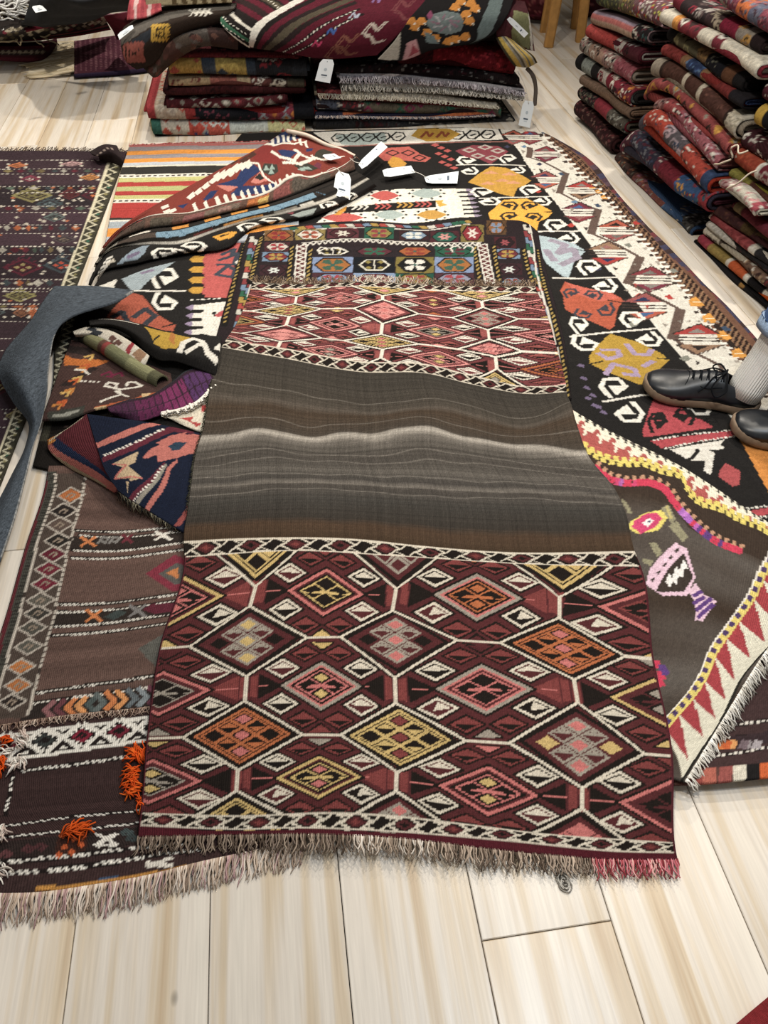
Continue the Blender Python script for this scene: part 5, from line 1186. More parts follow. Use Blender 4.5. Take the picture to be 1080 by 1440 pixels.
    t2 = thing('brown_patch_kilim', 'narrow brown and pink patchwork edge showing under the folded rust kilim', 'rug', at(300, 300, 0)); S.build('woven_body', t2, .005, back=True)
    # sky-blue edged layer
    S = edge_band(b1, b3, .052, .040, .012, .0040, '#2a2522', 114)
    patches(S, b1, b3, [(.0, .1, 0, 1, '#8a8478'), (.10, .30, .2, .7, '#4a3f38'), (.24, .82, .25, .62, '#6f8ea2'), (.30, .36, .05, .2, '#d08a2c'), (.42, .48, .02, .2, '#d08a2c'), (.52, .58, .02, .2, '#d08a2c'), (.62, .66, .02, .2, '#d08a2c'), (.37, .44, .70, .92, '#5a2c28'), (.48, .62, .68, .85, '#c98a3c'), (.66, .74, .68, .9, '#8a8478'), (.75, .8, .68, .9, '#d2ccc0'), (.14, .22, .1, .25, '#cfc8ba')])
    for t_ in (.21, .64): S.L_(list(blendc(b1, b3, t_, 60)), .008, '#1a1816')
    S.L_(list(blendc(b1, b3, .95, 60)), .012, '#cfc8ba')
    for k in range(12): p = blendc(b1, b3, .28, 60)[16+k*3]; q_ = blendc(b1, b3, .60, 60)[17+k*3]; S.L_([p, q_], .004, '#4f6c80')
    S.mottle(.06, .12)
    t3 = thing('blue_edged_kilim', 'narrow sky-blue band with orange blocks, lowest layer under the folded rust kilim', 'rug', at(300, 325, 0)); S.build('woven_body', t3, .005, back=True)
    # the black kilim's own edge, doubled back
    S = edge_band(b3, b4, .044, .034, .012, .0038, BLK, 115)
    S.P_([(165, 371), (182, 355), (200, 346), (210, 345), (204, 356), (192, 366)], '#7f8f9c'); S.L_([(180, 362), (195, 355)], .012, '#6a6078')
    S.P_([(298, 333), (320, 326), (334, 326), (328, 333), (308, 338)], '#d0941f'); S.L_([(310, 332), (322, 329)], .006, BLK)
    for (x, y, w_, h_, s_) in ((231, 356, 19, 8, -1), (272, 347, 19, 7.5, 1), (350, 319, 17, 6, -1), (382, 311, 18, 6, 1), (462, 288, 14, 5, -1), (490, 276, 13, 5, 1)): hookm(S, x, y, w_, h_, s_, 1, skew=.2)
    S.L_([(245, 350), (256, 352), (266, 358)], .010, WHT); S.L_([(360, 316), (372, 320)], .009, WHT)
    S.P_([(408, 303), (425, 297), (446, 292), (440, 302), (420, 306)], '#8b938f'); S.P_([(404, 300), (414, 296), (412, 302)], '#7c3640')
    S.L_([(138, 396), (150, 372), (160, 366)], .010, '#b5ac9c')
    for (x, y) in ((142, 384), (146, 377), (150, 370), (154, 364)): S.L_([(x-4, y), (x+4, y-3)], .008, WHT)
    S.mottle(.05, .10)
    S.build('folded_edge', T_BLACK, .008, back=True)
build_rust()

# ------------------------------------------------------------------ grey felt underlay, twisted over itself
def build_felt():
    rows = [[at(76, 402, .035), at(130, 402, .065), at(188, 408, .085)], [at(60, 424, .045), at(110, 425, .10), at(160, 424, .10)], [at(41, 453, .05), at(75, 450, .11), at(104, 443, .105)], [at(6, 495, .05), at(45, 490, .12), at(77, 472, .105)], [at(-2, 526, .05), at(38, 525, .12), at(69, 520, .095)],
            [at(19, 567, .05), at(46, 565, .10), at(66, 556, .08)], [at(40, 597, .045), at(52, 598, .07), at(58, 596, .065)], [at(36, 625, .03), at(42, 628, .055), at(47, 625, .055)], [at(16, 668, .015), at(26, 672, .05), at(36, 668, .05)], [at(-12, 722, .012), at(6, 726, .045), at(20, 728, .045)], [at(-40, 775, .010), at(-18, 778, .040), at(2, 782, .035)], [at(-75, 840, .01), at(-50, 842, .03), at(-20, 848, .03)]]
    S = Sheet(rows, cell=.004, base='#454d56', seed=121)
    S.L_([(188, 408), (160, 426), (104, 444), (78, 472), (69, 520), (66, 556), (57, 598), (47, 625), (36, 668), (20, 728), (2, 782)], .005, '#8a8a88')
    S.mottle(.0, .22, 0)
    t = thing('felt_underlay', 'blue-grey felt underlay strip twisted over the heap at left', 'felt pad', at(60, 560, 0))
    S.build('felt_strip', t, .006, back=True, mat=M_FELT)
build_felt()

# ------------------------------------------------------------------ rumpled pieces at the left of the heap
def build_rumple():
    # near-black sheet added to stand for shade in the gap between felt and heap
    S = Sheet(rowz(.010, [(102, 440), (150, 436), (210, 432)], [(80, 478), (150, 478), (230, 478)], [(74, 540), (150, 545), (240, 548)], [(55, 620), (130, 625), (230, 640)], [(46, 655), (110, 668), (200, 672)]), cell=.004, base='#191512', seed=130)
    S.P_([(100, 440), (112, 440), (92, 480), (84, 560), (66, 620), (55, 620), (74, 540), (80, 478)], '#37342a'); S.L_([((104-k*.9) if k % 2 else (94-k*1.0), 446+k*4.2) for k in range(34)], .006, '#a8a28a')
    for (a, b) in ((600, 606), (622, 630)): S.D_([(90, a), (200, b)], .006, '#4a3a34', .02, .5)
    S.mottle(.06, .15); t = thing('shaded_gap_sheet', 'near-black sheet added for the shaded gap between felt and heap, with a pale zigzag edge', 'rug', at(110, 560, 0)); S.build('woven_body', t, .006)
    # black flap with ochre medallion
    tp = [(124, 450), (146, 448), (165, 449), (196, 455), (244, 468), (312, 473)]; bt = [(128, 462), (158, 462), (185, 475), (205, 495), (225, 507), (245, 508), (262, 513), (302, 528)]
    S = edge_band(tp, bt, .058, .052, .022, .0034, BLK, 131)
    S.P_([(202, 459), (240, 468), (275, 476), (262, 481), (246, 491), (232, 490), (216, 484)], '#a9861f'); S.P_([(240, 465), (246, 470), (245, 486), (238, 478)], '#a86a2c'); S.L_([(214, 481), (224, 472)], .006, BLK)
    S.L_([(253, 494), (258, 482), (272, 476), (284, 480), (292, 496), (304, 507)], .016, WHT); S.L_([(262, 495), (280, 484), (286, 486)], .012, WHT); S.P_([(300, 490), (310, 482), (310, 494)], WHT)
    S.L_([(140, 449), (165, 450), (194, 456)], .008, '#cfc8ba')
    S.mottle(.05, .1)
    t = thing('black_flap_kilim', 'black kilim flap with an ochre lozenge and white hook, folded toward the felt', 'rug', at(220, 485, 0)); S.build('woven_body', t, .006, back=True)
    # cream strip with dark motifs
    S = edge_band([(102, 466), (120, 460), (150, 463), (182, 479), (210, 500)], [(106, 474), (130, 476), (152, 490), (172, 506), (198, 520)], .062, .048, .010, .0034, '#bdb5a6', 132)
    for (x, y) in ((128, 464), (136, 468), (132, 470)): S.P_([(x-8, y), (x, y-4), (x+9, y-1), (x+4, y+4)], '#2e3136')
    for (x, y) in ((158, 476), (166, 482), (156, 484)): S.P_([(x-6, y), (x, y-5), (x+7, y), (x, y+5)], '#5c4038')
    S.P_([(176, 492), (186, 480), (190, 482), (180, 500)], '#8a2c34'); S.P_([(186, 498), (196, 490), (206, 498), (196, 512)], '#8a6a50')
    S.mottle(.05, .1)
    t = thing('cream_motif_kilim', 'cream kilim edge with dark motifs, peeking from under the black flap', 'rug', at(150, 480, 0)); S.build('woven_body', t, .005, back=True)
    # olive roll
    pts = resample([at(118, 472, .035), at(150, 490, .045), at(190, 516, .045), at(228, 538, .035)], 40)
    t = thing('olive_rolled_rug', 'rolled olive and red striped rug end under the cream edge', 'rug', tuple(pts[20]*np.array([1, 1, 0])))
    ring = []; d = pts[-1]-pts[0]; d /= np.linalg.norm(d); sd = np.cross(d, [0, 0, 1]); sd /= np.linalg.norm(sd)
    for a in np.linspace(-.6, 4.2, 26): ring.append([p+sd*.020*math.cos(a)*-1+np.array([0, 0, .020])*math.sin(a) for p in pts])
    S = Sheet(ring, nu=60, nv=60, base='#6a6a4a', seed=133)
    for k, c in ((0, '#3c3a30'), (6, '#7c7a56'), (18, '#5a4034'), (21, '#8a3a38'), (24, '#6f7050'), (40, '#85845e'), (54, '#55543c')): S.img[:, k:] = C_(c)
    S.mottle(.08, .12); S.build('woven_body', t, .004)
    # brown hooked rug
    S = Sheet(rowz(.03, [(100, 478), (140, 488), (190, 505), (240, 525)], [(85, 515, .034), (140, 520, .034), (190, 530, .034), (240, 540)], [(72, 552, .036), (140, 550, .036), (220, 555, .034)], [(58, 590, .034), (95, 588, .036), (130, 576, .036), (175, 567, .034), (225, 556, .032)]), cell=.0034, base='#47322e', seed=134)
    cr = lambda *p: [(50+x/4, 460+y/4) for x, y in p]
    S.P_(cr((160, 150), (220, 180), (420, 190), (340, 225), (160, 215)), '#b8641f'); S.P_(cr((150, 100), (330, 120), (300, 160), (150, 140)), '#2a211f'); S.P_(cr((130, 330), (330, 225), (360, 230), (200, 330)), '#2f2422')
    S.L_(cr((365, 420), (480, 380), (470, 350), (390, 330), (410, 310), (460, 320), (450, 340)), .008, '#d0c9bc'); S.L_(cr((480, 350), (560, 340), (600, 330), (560, 310), (520, 310), (510, 330)), .008, '#d0c9bc'); S.L_(cr((450, 360), (520, 390)), .008, '#d0c9bc')
    S.L_(cr((370, 270), (420, 250), (430, 280), (400, 275)), .008, '#6a1f3a'); S.L_(cr((440, 270), (480, 255), (490, 275)), .008, '#6a1f3a')
    for k in range(9): x, y = 100+k*22, 440-k*34+(k % 2)*20; S.L_(cr((x, y), (x+50, y-12), (x+30, y+18)), .007, ['#c07a2c', '#b8541f', '#c9a050'][k % 3])
    S.D_(cr((250, 305), (390, 310)), .006, '#d0c9bc', .012); S.L_(cr((220, 240), (270, 240), (300, 265)), .007, '#d0c9bc')
    S.P_(cr((330, 450), (420, 430), (560, 400), (680, 365), (680, 385), (560, 425), (400, 470)), '#a8522c'); S.P_(cr((600, 375), (650, 370), (640, 390), (600, 395)), '#c9a878'); S.P_(cr((330, 455), (400, 440), (390, 465), (340, 470)), '#c9a878')
    S.P_(cr((60, 480), (180, 460), (280, 440), (260, 500), (80, 540)), '#3a3a34'); S.L_(cr((100, 500), (240, 470)), .008, '#8a8a80')
    S.mottle(.06, .12)
    t = thing('hooked_brown_kilim', 'maroon-brown kilim with a white hooked cross and orange zigzags, beside the felt', 'rug', at(140, 545, 0)); S.build('woven_body', t, .006)
    # violet figured strip with white cord
    up, lo = [(150, 572), (180, 562), (210, 556), (240, 538), (262, 521), (292, 516)], [(158, 584), (200, 592), (226, 584), (255, 578), (280, 566), (308, 545)]
    S = edge_band(up, lo, .042, .038, .012, .0032, '#33202e', 135)
    n = 16; A, B = resample(np.array(up, float), n+1), resample(np.array(lo, float), n+1)
    for k in range(n):
        c = ['#46243e', '#5e2448', '#742a56', '#4e2e58'][k*4//n]
        for v in (.12, .58):
            a, b, cc, d = A[k]*(1-v)+B[k]*v, A[k+1]*(1-v)+B[k+1]*v, A[k+1]*(.64-v)+B[k+1]*(v+.36), A[k]*(.64-v)+B[k]*(v+.36)
            S.L_([a*.8+b*.2, d*.8+cc*.2, d*.4+cc*.6, a*.4+b*.6], .0075, c)
    S.L_(list(A), .008, '#2a3034'); S.mottle(.05, .12)
    t = thing('violet_figured_kilim', 'dark violet kilim strip with magenta key pattern and white cord edge', 'rug', at(230, 565, 0)); S.build('woven_body', t, .006, back=True)
    g = np.random.default_rng(3)
    cord = resample([at(227, 581, .044), at(250, 577, .046), at(275, 567, .048), at(292, 552, .048), at(302, 541, .046)], 46)
    strands('white_cord', [np.array([c+g.normal(0, .002, 3), c+np.array([.006, -.010, .002])+g.normal(0, .002, 3)]) for c in cord]+[cord], [.0035]*46+[.004], ['#dcd7ce']*47, t, sides=6)
    # cream and red corner
    S = edge_band([(228, 584), (255, 580), (280, 568), (306, 548)], [(240, 590), (262, 600), (284, 606), (306, 600)], .036, .032, .004, .0034, '#d3c9b4', 136)
    for pts in ([(252, 588), (272, 586), (268, 592), (284, 596), (276, 600)], [(282, 570), (292, 568), (290, 578), (284, 580)]): S.P_(pts, '#b0403e')
    S.mottle(.05, .1); t = thing('cream_red_rug_corner', 'cream rug corner with red zigzag, between the white cord and the navy kilim', 'rug', at(270, 590, 0)); S.build('woven_body', t, .005)
    # navy kilim, turned over, with its folded flank
    rows = [[at(122, 582, .070), at(165, 588, .072), at(210, 594, .060), at(250, 602, .042), at(300, 614, .030)], [at(135, 625, .068), at(180, 636, .068), at(240, 648, .046), at(300, 660, .028)], [at(150, 666, .060), at(195, 685, .058), at(245, 700, .038), at(300, 716, .024)], [at(166, 690, .050), at(180, 700, .048), at(212, 720, .036), at(246, 741, .024), at(262, 750, .020)]]
    S = Sheet(rows, cell=.003, base='#141b2e', seed=137)
    cr = lambda *p: [(50+x/4, 460+y/4) for x, y in p]
    SAL = '#b0645a'
    S.P_(cr((335, 655), (480, 590), (600, 545), (740, 530), (720, 545), (620, 570), (500, 620), (350, 680)), SAL)
    S.P_(cr((375, 735), (560, 650), (680, 590), (760, 560), (900, 580), (880, 600), (770, 590), (560, 690), (380, 760)), '#5c2230'); S.D_(cr((385, 722), (560, 650), (740, 565)), .006, '#d8d0c4', .012, .6)
    S.P_(cr((600, 735), (640, 690), (700, 660), (680, 650), (760, 610), (850, 590), (840, 605), (900, 600), (1000, 640), (1000, 700), (860, 715), (800, 735), (690, 760), (680, 720), (620, 740)), SAL)
    S.P_(cr((745, 670), (790, 645), (850, 650), (810, 690), (770, 695)), '#24384a')
    S.P_(cr((430, 770), (580, 700), (560, 760), (520, 780), (600, 850), (510, 870), (520, 945), (530, 850), (440, 855), (490, 790)), '#b39a78'); S.L_(cr((430, 770), (510, 775), (445, 855), (540, 840), (600, 850)), .004, SAL)
    S.P_(cr((530, 955), (640, 850), (720, 760), (730, 765), (660, 870), (550, 985), (520, 975)), '#5c2230'); S.P_(cr((560, 985), (660, 870), (730, 762), (740, 775), (680, 880), (580, 1000)), '#8a8478'); S.D_(cr((552, 980), (655, 868), (725, 765)), .005, '#d8d0c4', .012, .5)
    S.P_(cr((610, 1030), (680, 920), (740, 790), (800, 740), (800, 760), (760, 800), (690, 960), (640, 1035)), SAL); S.P_(cr((780, 1115), (860, 990), (880, 1000), (810, 1125)), '#8a4440')
    S.mottle(.06, .10, .03)
    t = thing('navy_kilim', 'navy kilim with salmon stripes and pointed salmon motifs, crumpled beside the saddlebag', 'rug', at(200, 660, 0)); S.build('woven_body', t, .006, back=True)
    rows = [[at(122, 582, .069), at(95, 602, .055), at(66, 619, .028)], [at(132, 615, .067), at(103, 624, .05), at(69, 634, .018)], [at(143, 646, .062), at(122, 650, .046), at(100, 660, .016)], [at(153, 668, .056), at(146, 670, .042), at(132, 676, .018)], [at(166, 690, .048), at(165, 692, .038), at(162, 694, .022)]]
    S = Sheet(rows, cell=.003, base='#521f26', seed=138)
    S.P_([(78, 614), (100, 630), (130, 652), (160, 680), (150, 682), (110, 656), (74, 626)], '#1c2742'); S.P_([(70, 622), (100, 644), (150, 674), (165, 686), (160, 694), (110, 664), (60, 640)], '#a85c52'); S.P_([(66, 630), (100, 654), (150, 684), (150, 696), (90, 664), (60, 645)], '#8a7458'); S.P_([(64, 614), (74, 610), (78, 620), (68, 626)], '#c07a2c')
    S.L_([(116, 585), (88, 606), (70, 620)], .006, '#b0a890'); S.mottle(.06, .1); S.build('folded_flank', t, .006, back=True)
    fringe('end_threads', [at(*p) for p in ((166, 691, .048), (180, 701, .046), (212, 721, .034), (246, 742, .022))], (.3, -.95), 60, .010, ['#4a4438', '#8a8470', '#2a2a28'], t, r=.0010, droop=.5, jitter=.5, seg=3, seed=139)
build_rumple()
# ------------------------------------------------------------------ stacks of folded rugs
AISLE = Upright((.836, 3.597), (1.133, 1.963))
BACK = Upright((-.988, 3.361), (.668, 3.571))
def paint_bands(S, spec, seed):
    """spec: (t0, t1, ground, motif, colours) along the length; motif: '', dia, speck, hook, ring, leng"""
    g = np.random.default_rng(seed); Lm, Hm = S.W, S.Hh
    for (t0, t1, c, mo, cs) in spec:
        S.fill([(t0*Lm, -1), (t1*Lm+.001, -1), (t1*Lm+.001, Hm+1), (t0*Lm, Hm+1)], c)
        x0, x1 = t0*Lm, t1*Lm; w_ = x1-x0
        if mo == 'dia':
            sz = .045; x = x0
            while x < x1:
                for y in np.arange(0, Hm, sz*1.1):
                    c1, c2 = cs[g.integers(len(cs))], cs[g.integers(len(cs))]; a = sz*.5
                    xx, yy = x+a+g.normal(0, .003), y+g.normal(0, .004)+(sz*.5 if int((x-x0)/sz) % 2 else 0)
                    S.fill([(xx-a, yy), (xx, yy+a), (xx+a, yy), (xx, yy-a)], c1); S.fill([(xx-a*.5, yy), (xx, yy+a*.5), (xx+a*.5, yy), (xx, yy-a*.5)], c2)
                x += sz
        elif mo == 'speck':
            for k in range(int(w_*Hm/.00022)):
                xx, yy = g.uniform(x0, x1), g.uniform(0, Hm); a, b = g.uniform(.004, .013), g.uniform(.003, .007); th = g.uniform(-.5, .5)
                q_ = np.array([(-a, 0), (0, b), (a, 0), (0, -b)])@np.array([[math.cos(th), math.sin(th)], [-math.sin(th), math.cos(th)]])+(xx, yy); S.fill(q_, C_(cs[g.integers(len(cs))])*g.uniform(.7, 1.1))
        elif mo == 'hook':
            for k in range(max(2, int(w_*Hm/.0022))):
                xx, yy = g.uniform(x0+.01, max(x0+.011, x1-.01)), g.uniform(0, Hm); a = g.uniform(.012, .024); c1 = cs[g.integers(len(cs))]
                S.stroke([(xx-a, yy-a*.4), (xx-a*.5, yy+a*.6), (xx+a*.5, yy+a*.6), (xx+a, yy), (xx+a*.4, yy-a*.5), (xx, yy)], .007, c1)
        elif mo == 'leng':
            n = len(cs)
            ya, yb = getattr(S, 'nose', (0, Hm)); yy = lambda i: -1 if i == 0 else (Hm+1 if i == n else ya+(yb-ya)*i/n)
            for i, cc in enumerate(cs): S.fill([(x0, yy(i)), (x1, yy(i)), (x1, yy(i+1)), (x0, yy(i+1))], cc)
        elif mo == 'ring':
            for k in range(max(1, int(w_/.06))):
                xx = x0+(k+.5)*w_/max(1, int(w_/.06)); c1, c2 = cs[k % len(cs)], cs[(k+1) % len(cs)]
                for y in np.arange(Hm*.1, Hm, .10):
                    for a, cc in ((.034, c1), (.022, c2), (.010, c1)): S.fill([(xx-a, y), (xx-a*.4, y+a), (xx+a*.4, y+a), (xx+a, y), (xx+a*.4, y-a), (xx-a*.4, y-a)], cc)
def fold_geom(plane, px, th, off):
    P = [plane.at(p[0], p[1], off+(p[2] if len(p) > 2 else 0)) for p in px]
    m = np.array(P[len(P)//2]); q = to_px(m); zc = FPX/(to_px(m+np.array([.001, 0, 0]))-q)[0]*.001   # depth along the view
    h = th*zc/FPX/math.cos(math.atan2(CAMH-P[0][2], np.hypot(P[0][0], P[0][1])))*.95
    return resample(P, 24), h
def folded(name, label, plane, px, th, spec, depth=.42, layers=3, seed=1, off=0.0, group=None, cell=.006, droop=0.0, noseflat=1.0, ragged=.005, hs=1.0, edge=None):
    """a rug folded into a slab; px: its rounded fold line read off the photograph on an upright plane, th: thickness in pixels"""
    spine, h = fold_geom(plane, px, th, off); h *= hs
    dd = -np.array([*plane.n, 0])
    prof = []
    r = h/2
    m = 9
    for d in np.linspace(depth, r, 5): prof.append((d, -r))
    for k in range(1, m): a = -math.pi/2-k*math.pi/m; prof.append((r+r*noseflat*math.cos(a), r*math.sin(a)))
    for d in np.linspace(r, depth, 5): prof.append((d, r))
    g = np.random.default_rng(seed); ph = g.uniform(0, 6.28, 4); Lx = np.linalg.norm(spine[-1]-spine[0])
    s_ = np.linspace(0, 1, 24); wob = ragged*(np.sin(s_*Lx*9+ph[0])+.6*np.sin(s_*Lx*21+ph[1])); wz = .5*ragged*np.sin(s_*Lx*12+ph[2])
    rows = []
    for (d, z) in prof:
        R = spine+dd*(d+r*0)+np.array([0, 0, 1.])*(z-droop*d)[..., None] if False else spine+dd*(d-r*noseflat*.0)
        R = R.copy(); R[:, 2] += z+wz-droop*d
        R[:, :2] -= plane.n*0; R += dd[None]*wob[:, None]*(1 if d < r*1.5 else .4)
        R[:, 2] = np.maximum(R[:, 2], .002)
        rows.append(R)
    S = Sheet(rows, cell=cell, base='#40302c', seed=seed)
    S.nose = (S.Hh/2-h*.75, S.Hh/2+h*1.1)
    paint_bands(S, spec, seed); S.mottle(.04, .13, .05)
    base = spine[12].copy(); base[2] = max(0, base[2]-r)
    t = thing(name, label, 'rug', tuple(base), group)
    S.build('outer_fold', t, .006, mat=M_SOFT)
    # nested inner folds, seen at the ends
    V, F, Cc = [], [], []; base_i = 0
    for k in range(1, layers+1):
        rk = r*(1-k/(layers+.6)); tk = r/(layers+.6)*.82
        e0, e1 = g.uniform(-.012, .016), g.uniform(-.012, .016); dirn = (spine[-1]-spine[0]); dirn = dirn/np.linalg.norm(dirn)
        pts = []
        for inner in (0, 1):
            rr = max(rk-tk*inner, .0005)
            line = [(depth, -rr)]+[(r+rr*math.cos(-math.pi/2-j*math.pi/8), rr*math.sin(-math.pi/2-j*math.pi/8)) for j in range(9)]+[(depth, rr)]
            for (A, ex, wbz) in ((spine[0], -e0, wz[0]), (spine[-1], e1, wz[-1])):
                for (d, z) in line:
                    p = A+dirn*ex+dd*d; p = p.copy(); p[2] += z+wbz; p[2] = max(p[2], .003); pts.append(p)
        n = 11; V += pts; c = C_(spec[g.integers(len(spec))][2])*g.uniform(.6, 1.0); Cc += [c]*len(pts)
        for j in range(n-1):
            a = base_i+j; o0, o1, i0, i1 = a, a+n, a+2*n, a+3*n
            F += [(o0, o0+1, o1+1, o1), (i0, i1, i1+1, i0+1), (o0, i0, i0+1, o0+1), (o1, o1+1, i1+1, i1)]
        base_i += len(pts)
    mesh_from('inner_folds', V, F, M_SOFT, t, Cc, np.array(V))
    if edge: fringe('fold_fringe', [p+np.array([0, 0, r*.35]) for p in spine], tuple(plane.n), 240, .016, edge, t, r=.0022, droop=.12, jitter=.5, seg=4, wav=.006, seed=seed+5)
    return t
def bands(cols, mo='', cs=()):
    n = len(cols); return [(i/n, (i+1)/n, c, mo, list(cs)) for i, c in enumerate(cols)]
G1, G2, G3 = 'far stack beside the aisle', 'middle stack beside the aisle', 'near stack beside the aisle'
K2, W3 = '#171416', '#c9c3b6'
R_ = []
def add(*a, **k): R_.append([a, k])
# far stack
add('folded_rug', 'folded yarn-tufted rug with yellow, green and white flecks, topmost of far right stack', AISLE, [(838, -6), (930, 24)], 30, [(0, .35, '#4a4a3c', 'speck', ['#8a8a4a', '#3a3a34', '#6a7a4a']), (.35, .6, '#6a5a44', 'speck', ['#c0a040', '#8a9a4a', '#c98a8a', '#3a2c34']), (.6, 1, '#6a4a4e', 'speck', [W3, '#c0c040', '#8a2c38', '#b03030', '#d8b8c0'])], seed=201, group=G1)
add('folded_rug', 'folded rug with lengthwise grey, pink and cream bands, in far right stack', AISLE, [(829, 24), (908, 51)], 22, [(0, .8, '#8a7478', 'leng', ['#4a3c3e', '#b89a84', '#b89a84', '#b0605c', '#8a7a88', '#4a3a40', '#5a4a4e']), (.8, 1, '#262022', 'speck', [W3, '#6a2c38', '#3a5a5a'])], seed=202, group=G1)
add('folded_rug', 'folded coral red rug with white end, in far right stack', AISLE, [(824, 44), (896, 80)], 20, [(0, .55, '#a83c38', 'speck', ['#b04640', '#9c3634']), (.55, .72, '#a8a29c', 'speck', ['#8a2c3c', W3]), (.72, 1, '#4a1a24', 'hook', [K2, '#9a9a98'])], seed=203, group=G1)
add('folded_rug', 'folded dusty pink rug with black and white flecks, in far right stack', AISLE, [(816, 62), (884, 108)], 25, [(0, .2, '#8a8074', 'speck', [K2, W3, '#8a4a50']), (.2, .5, '#9a7a68', 'hook', ['#2c2220', W3, '#8a4a50']), (.5, .7, '#8a6a64', 'speck', [K2, W3]), (.7, 1, '#8f4a54', 'speck', ['#a87a7a', '#7a3440'])], seed=204, group=G1)
add('folded_rug', 'folded black rug with pale grey patch and crimson motifs, in far right stack', AISLE, [(809, 86), (886, 138)], 26, [(0, .12, K2, '', []), (.12, .30, '#7f857e', 'speck', ['#8f958e', '#6a706a']), (.3, .42, '#1f1c1c', '', []), (.42, .56, '#b8b0a6', 'hook', ['#7a2030', '#2a2020']), (.56, .82, '#7a1f30', 'hook', [W3, '#2a1a1e']), (.82, 1, '#6a1f2c', 'speck', ['#d0822c', W3, K2])], seed=205, group=G1)
add('folded_rug', 'folded tan and brown rug with rounded motifs, in far right stack', AISLE, [(815, 112), (884, 160)], 15, [(0, 1, '#6a5444', 'ring', ['#8a7a66', '#3c2a24', '#7a5a4a'])], seed=206, group=G1)
add('folded_rug', 'folded dark rug with crimson wedge and grey flecks, in far right stack', AISLE, [(811, 130), (876, 178)], 20, [(0, .4, '#241d1e', 'speck', ['#5a5a4a', '#7a7460', '#6a2a34']), (.4, .7, '#7a2430', '', []), (.7, 1, '#4a443c', 'speck', ['#8a8a80', K2])], seed=207, group=G1)
add('folded_rug', 'folded dark maroon speckled rug at the bottom of far right stack', AISLE, [(808, 153), (858, 205)], 24, [(0, 1, '#2f1618', 'speck', ['#4a1f24', '#6a3436', '#231012', '#7a5a50'])], seed=208, group=G1)
# middle stack
add('folded_rug', 'folded orange, grey and pink patched rug at top of middle right stack', AISLE, [(1000, -12), (1082, 34)], 26, bands(['#7a3a48', '#8a8478', '#6a3040', '#b8602c', '#5a5c70', '#7a3a48'], 'speck', ['#9a5a5a', '#6a6a78', '#4a2a34']), seed=211, group=G2, off=.02)
add('folded_rug', 'folded crimson rug with black and white hooked bands in middle right stack', AISLE, [(946, 2), (1066, 66)], 26, [(0, .12, '#6a1a28', '', []), (.12, .42, '#2a2022', 'hook', ['#9a928c', '#5a4a48', '#7a2030']), (.42, .58, '#3a2a2c', 'hook', [W3, '#a89a84']), (.58, .76, '#7a1a34', '', []), (.76, .9, '#8a8278', 'hook', [K2, '#b88a3c']), (.9, 1, '#241a1c', 'hook', [W3])], seed=212, group=G2, off=.01)
add('folded_rug', 'folded cream rug with maroon medallion figures in middle right stack', AISLE, [(930, 24), (940, 28), (1064, 100)], 22, [(0, .14, '#bdb5a4', '', []), (.14, .2, '#c08030', '', []), (.2, .42, '#7a2a34', 'dia', [W3, '#3a2a28', '#6a2430']), (.42, .56, '#c4bcaa', 'speck', ['#c4bcaa', '#b8ae9a']), (.56, .64, '#6a2430', 'ring', [W3, '#2a2020']), (.64, 1, '#c4bcaa', 'speck', ['#c8c0ae', '#b8ae9a'])], seed=213, group=G2, off=.03)
add('folded_rug', 'folded black and navy rug with cream scrolls in middle right stack', AISLE, [(936, 48), (1044, 120)], 28, [(0, .12, K2, '', []), (.12, .42, '#55503c', 'hook', [W3, '#1f1c1a', '#8a845c']), (.42, .55, '#6a5236', 'speck', ['#8a6a3c', '#3a2c20']), (.55, .78, '#14151c', 'speck', ['#6a6a5c', '#14151c', '#14151c']), (.78, .9, '#5a3a26', '', []), (.9, 1, '#1a181a', '', [])], seed=214, group=G2, off=0)
add('folded_rug', 'folded brick red rug with a blue band in middle right stack', AISLE, [(930, 70), (1046, 146)], 20, [(0, .25, '#7a2c2a', 'speck', ['#8a3834', '#6a2422']), (.25, .32, '#7a5a3c', '', []), (.32, .5, '#2c3a5c', 'speck', ['#4a6a9a', '#1f2a44', '#6a8aa8']), (.5, .56, '#7a5a3c', '', []), (.56, .85, '#702826', 'speck', ['#7a2c2a', '#642220']), (.85, 1, '#1f1c20', '', [])], seed=215, group=G2, off=.01)
add('folded_rug', 'folded plain brown rug with two cream cross bands in middle right stack', AISLE, [(917, 96), (926, 98), (1036, 182)], 27, [(0, .10, '#8a7f70', '', []), (.10, .13, '#33241e', '', []), (.13, .35, '#4d3128', 'speck', ['#55382e', '#452a22']), (.35, .39, '#b8ad98', '', []), (.39, .54, '#4a2e26', 'speck', ['#55382e', '#452a22']), (.54, .58, '#b8ad98', '', []), (.58, .86, '#4d3029', 'speck', ['#6a4438', '#452a22']), (.86, .89, '#2a1c18', '', []), (.89, 1, '#aaa290', 'speck', ['#b8ad98', '#8a8270'])], seed=216, group=G2, off=.015)
add('folded_rug', 'folded salmon rug with small dark-outlined lozenges in middle right stack', AISLE, [(908, 132), (914, 120), (932, 122), (960, 145), (1024, 208)], 17, [(0, 1, '#8a3f3e', 'dia', ['#9a4a48', '#2f2420', '#8f8a7a', '#9a4a48', '#7a3a3a', '#b8862c'])], seed=217, group=G2, off=.02)
add('folded_rug', 'folded pink rug with dense black and white flecks in middle right stack', AISLE, [(920, 148), (930, 148), (965, 182), (1008, 230)], 19, [(0, .15, '#7a4a48', 'speck', [K2, '#9a7a74']), (.15, .35, '#8a3a3c', 'speck', ['#9a4644', '#2a1f20', W3]), (.35, 1, '#8a4c54', 'speck', [K2, W3, '#8a3a48', '#b89aa0'])], seed=218, group=G2, off=.03)
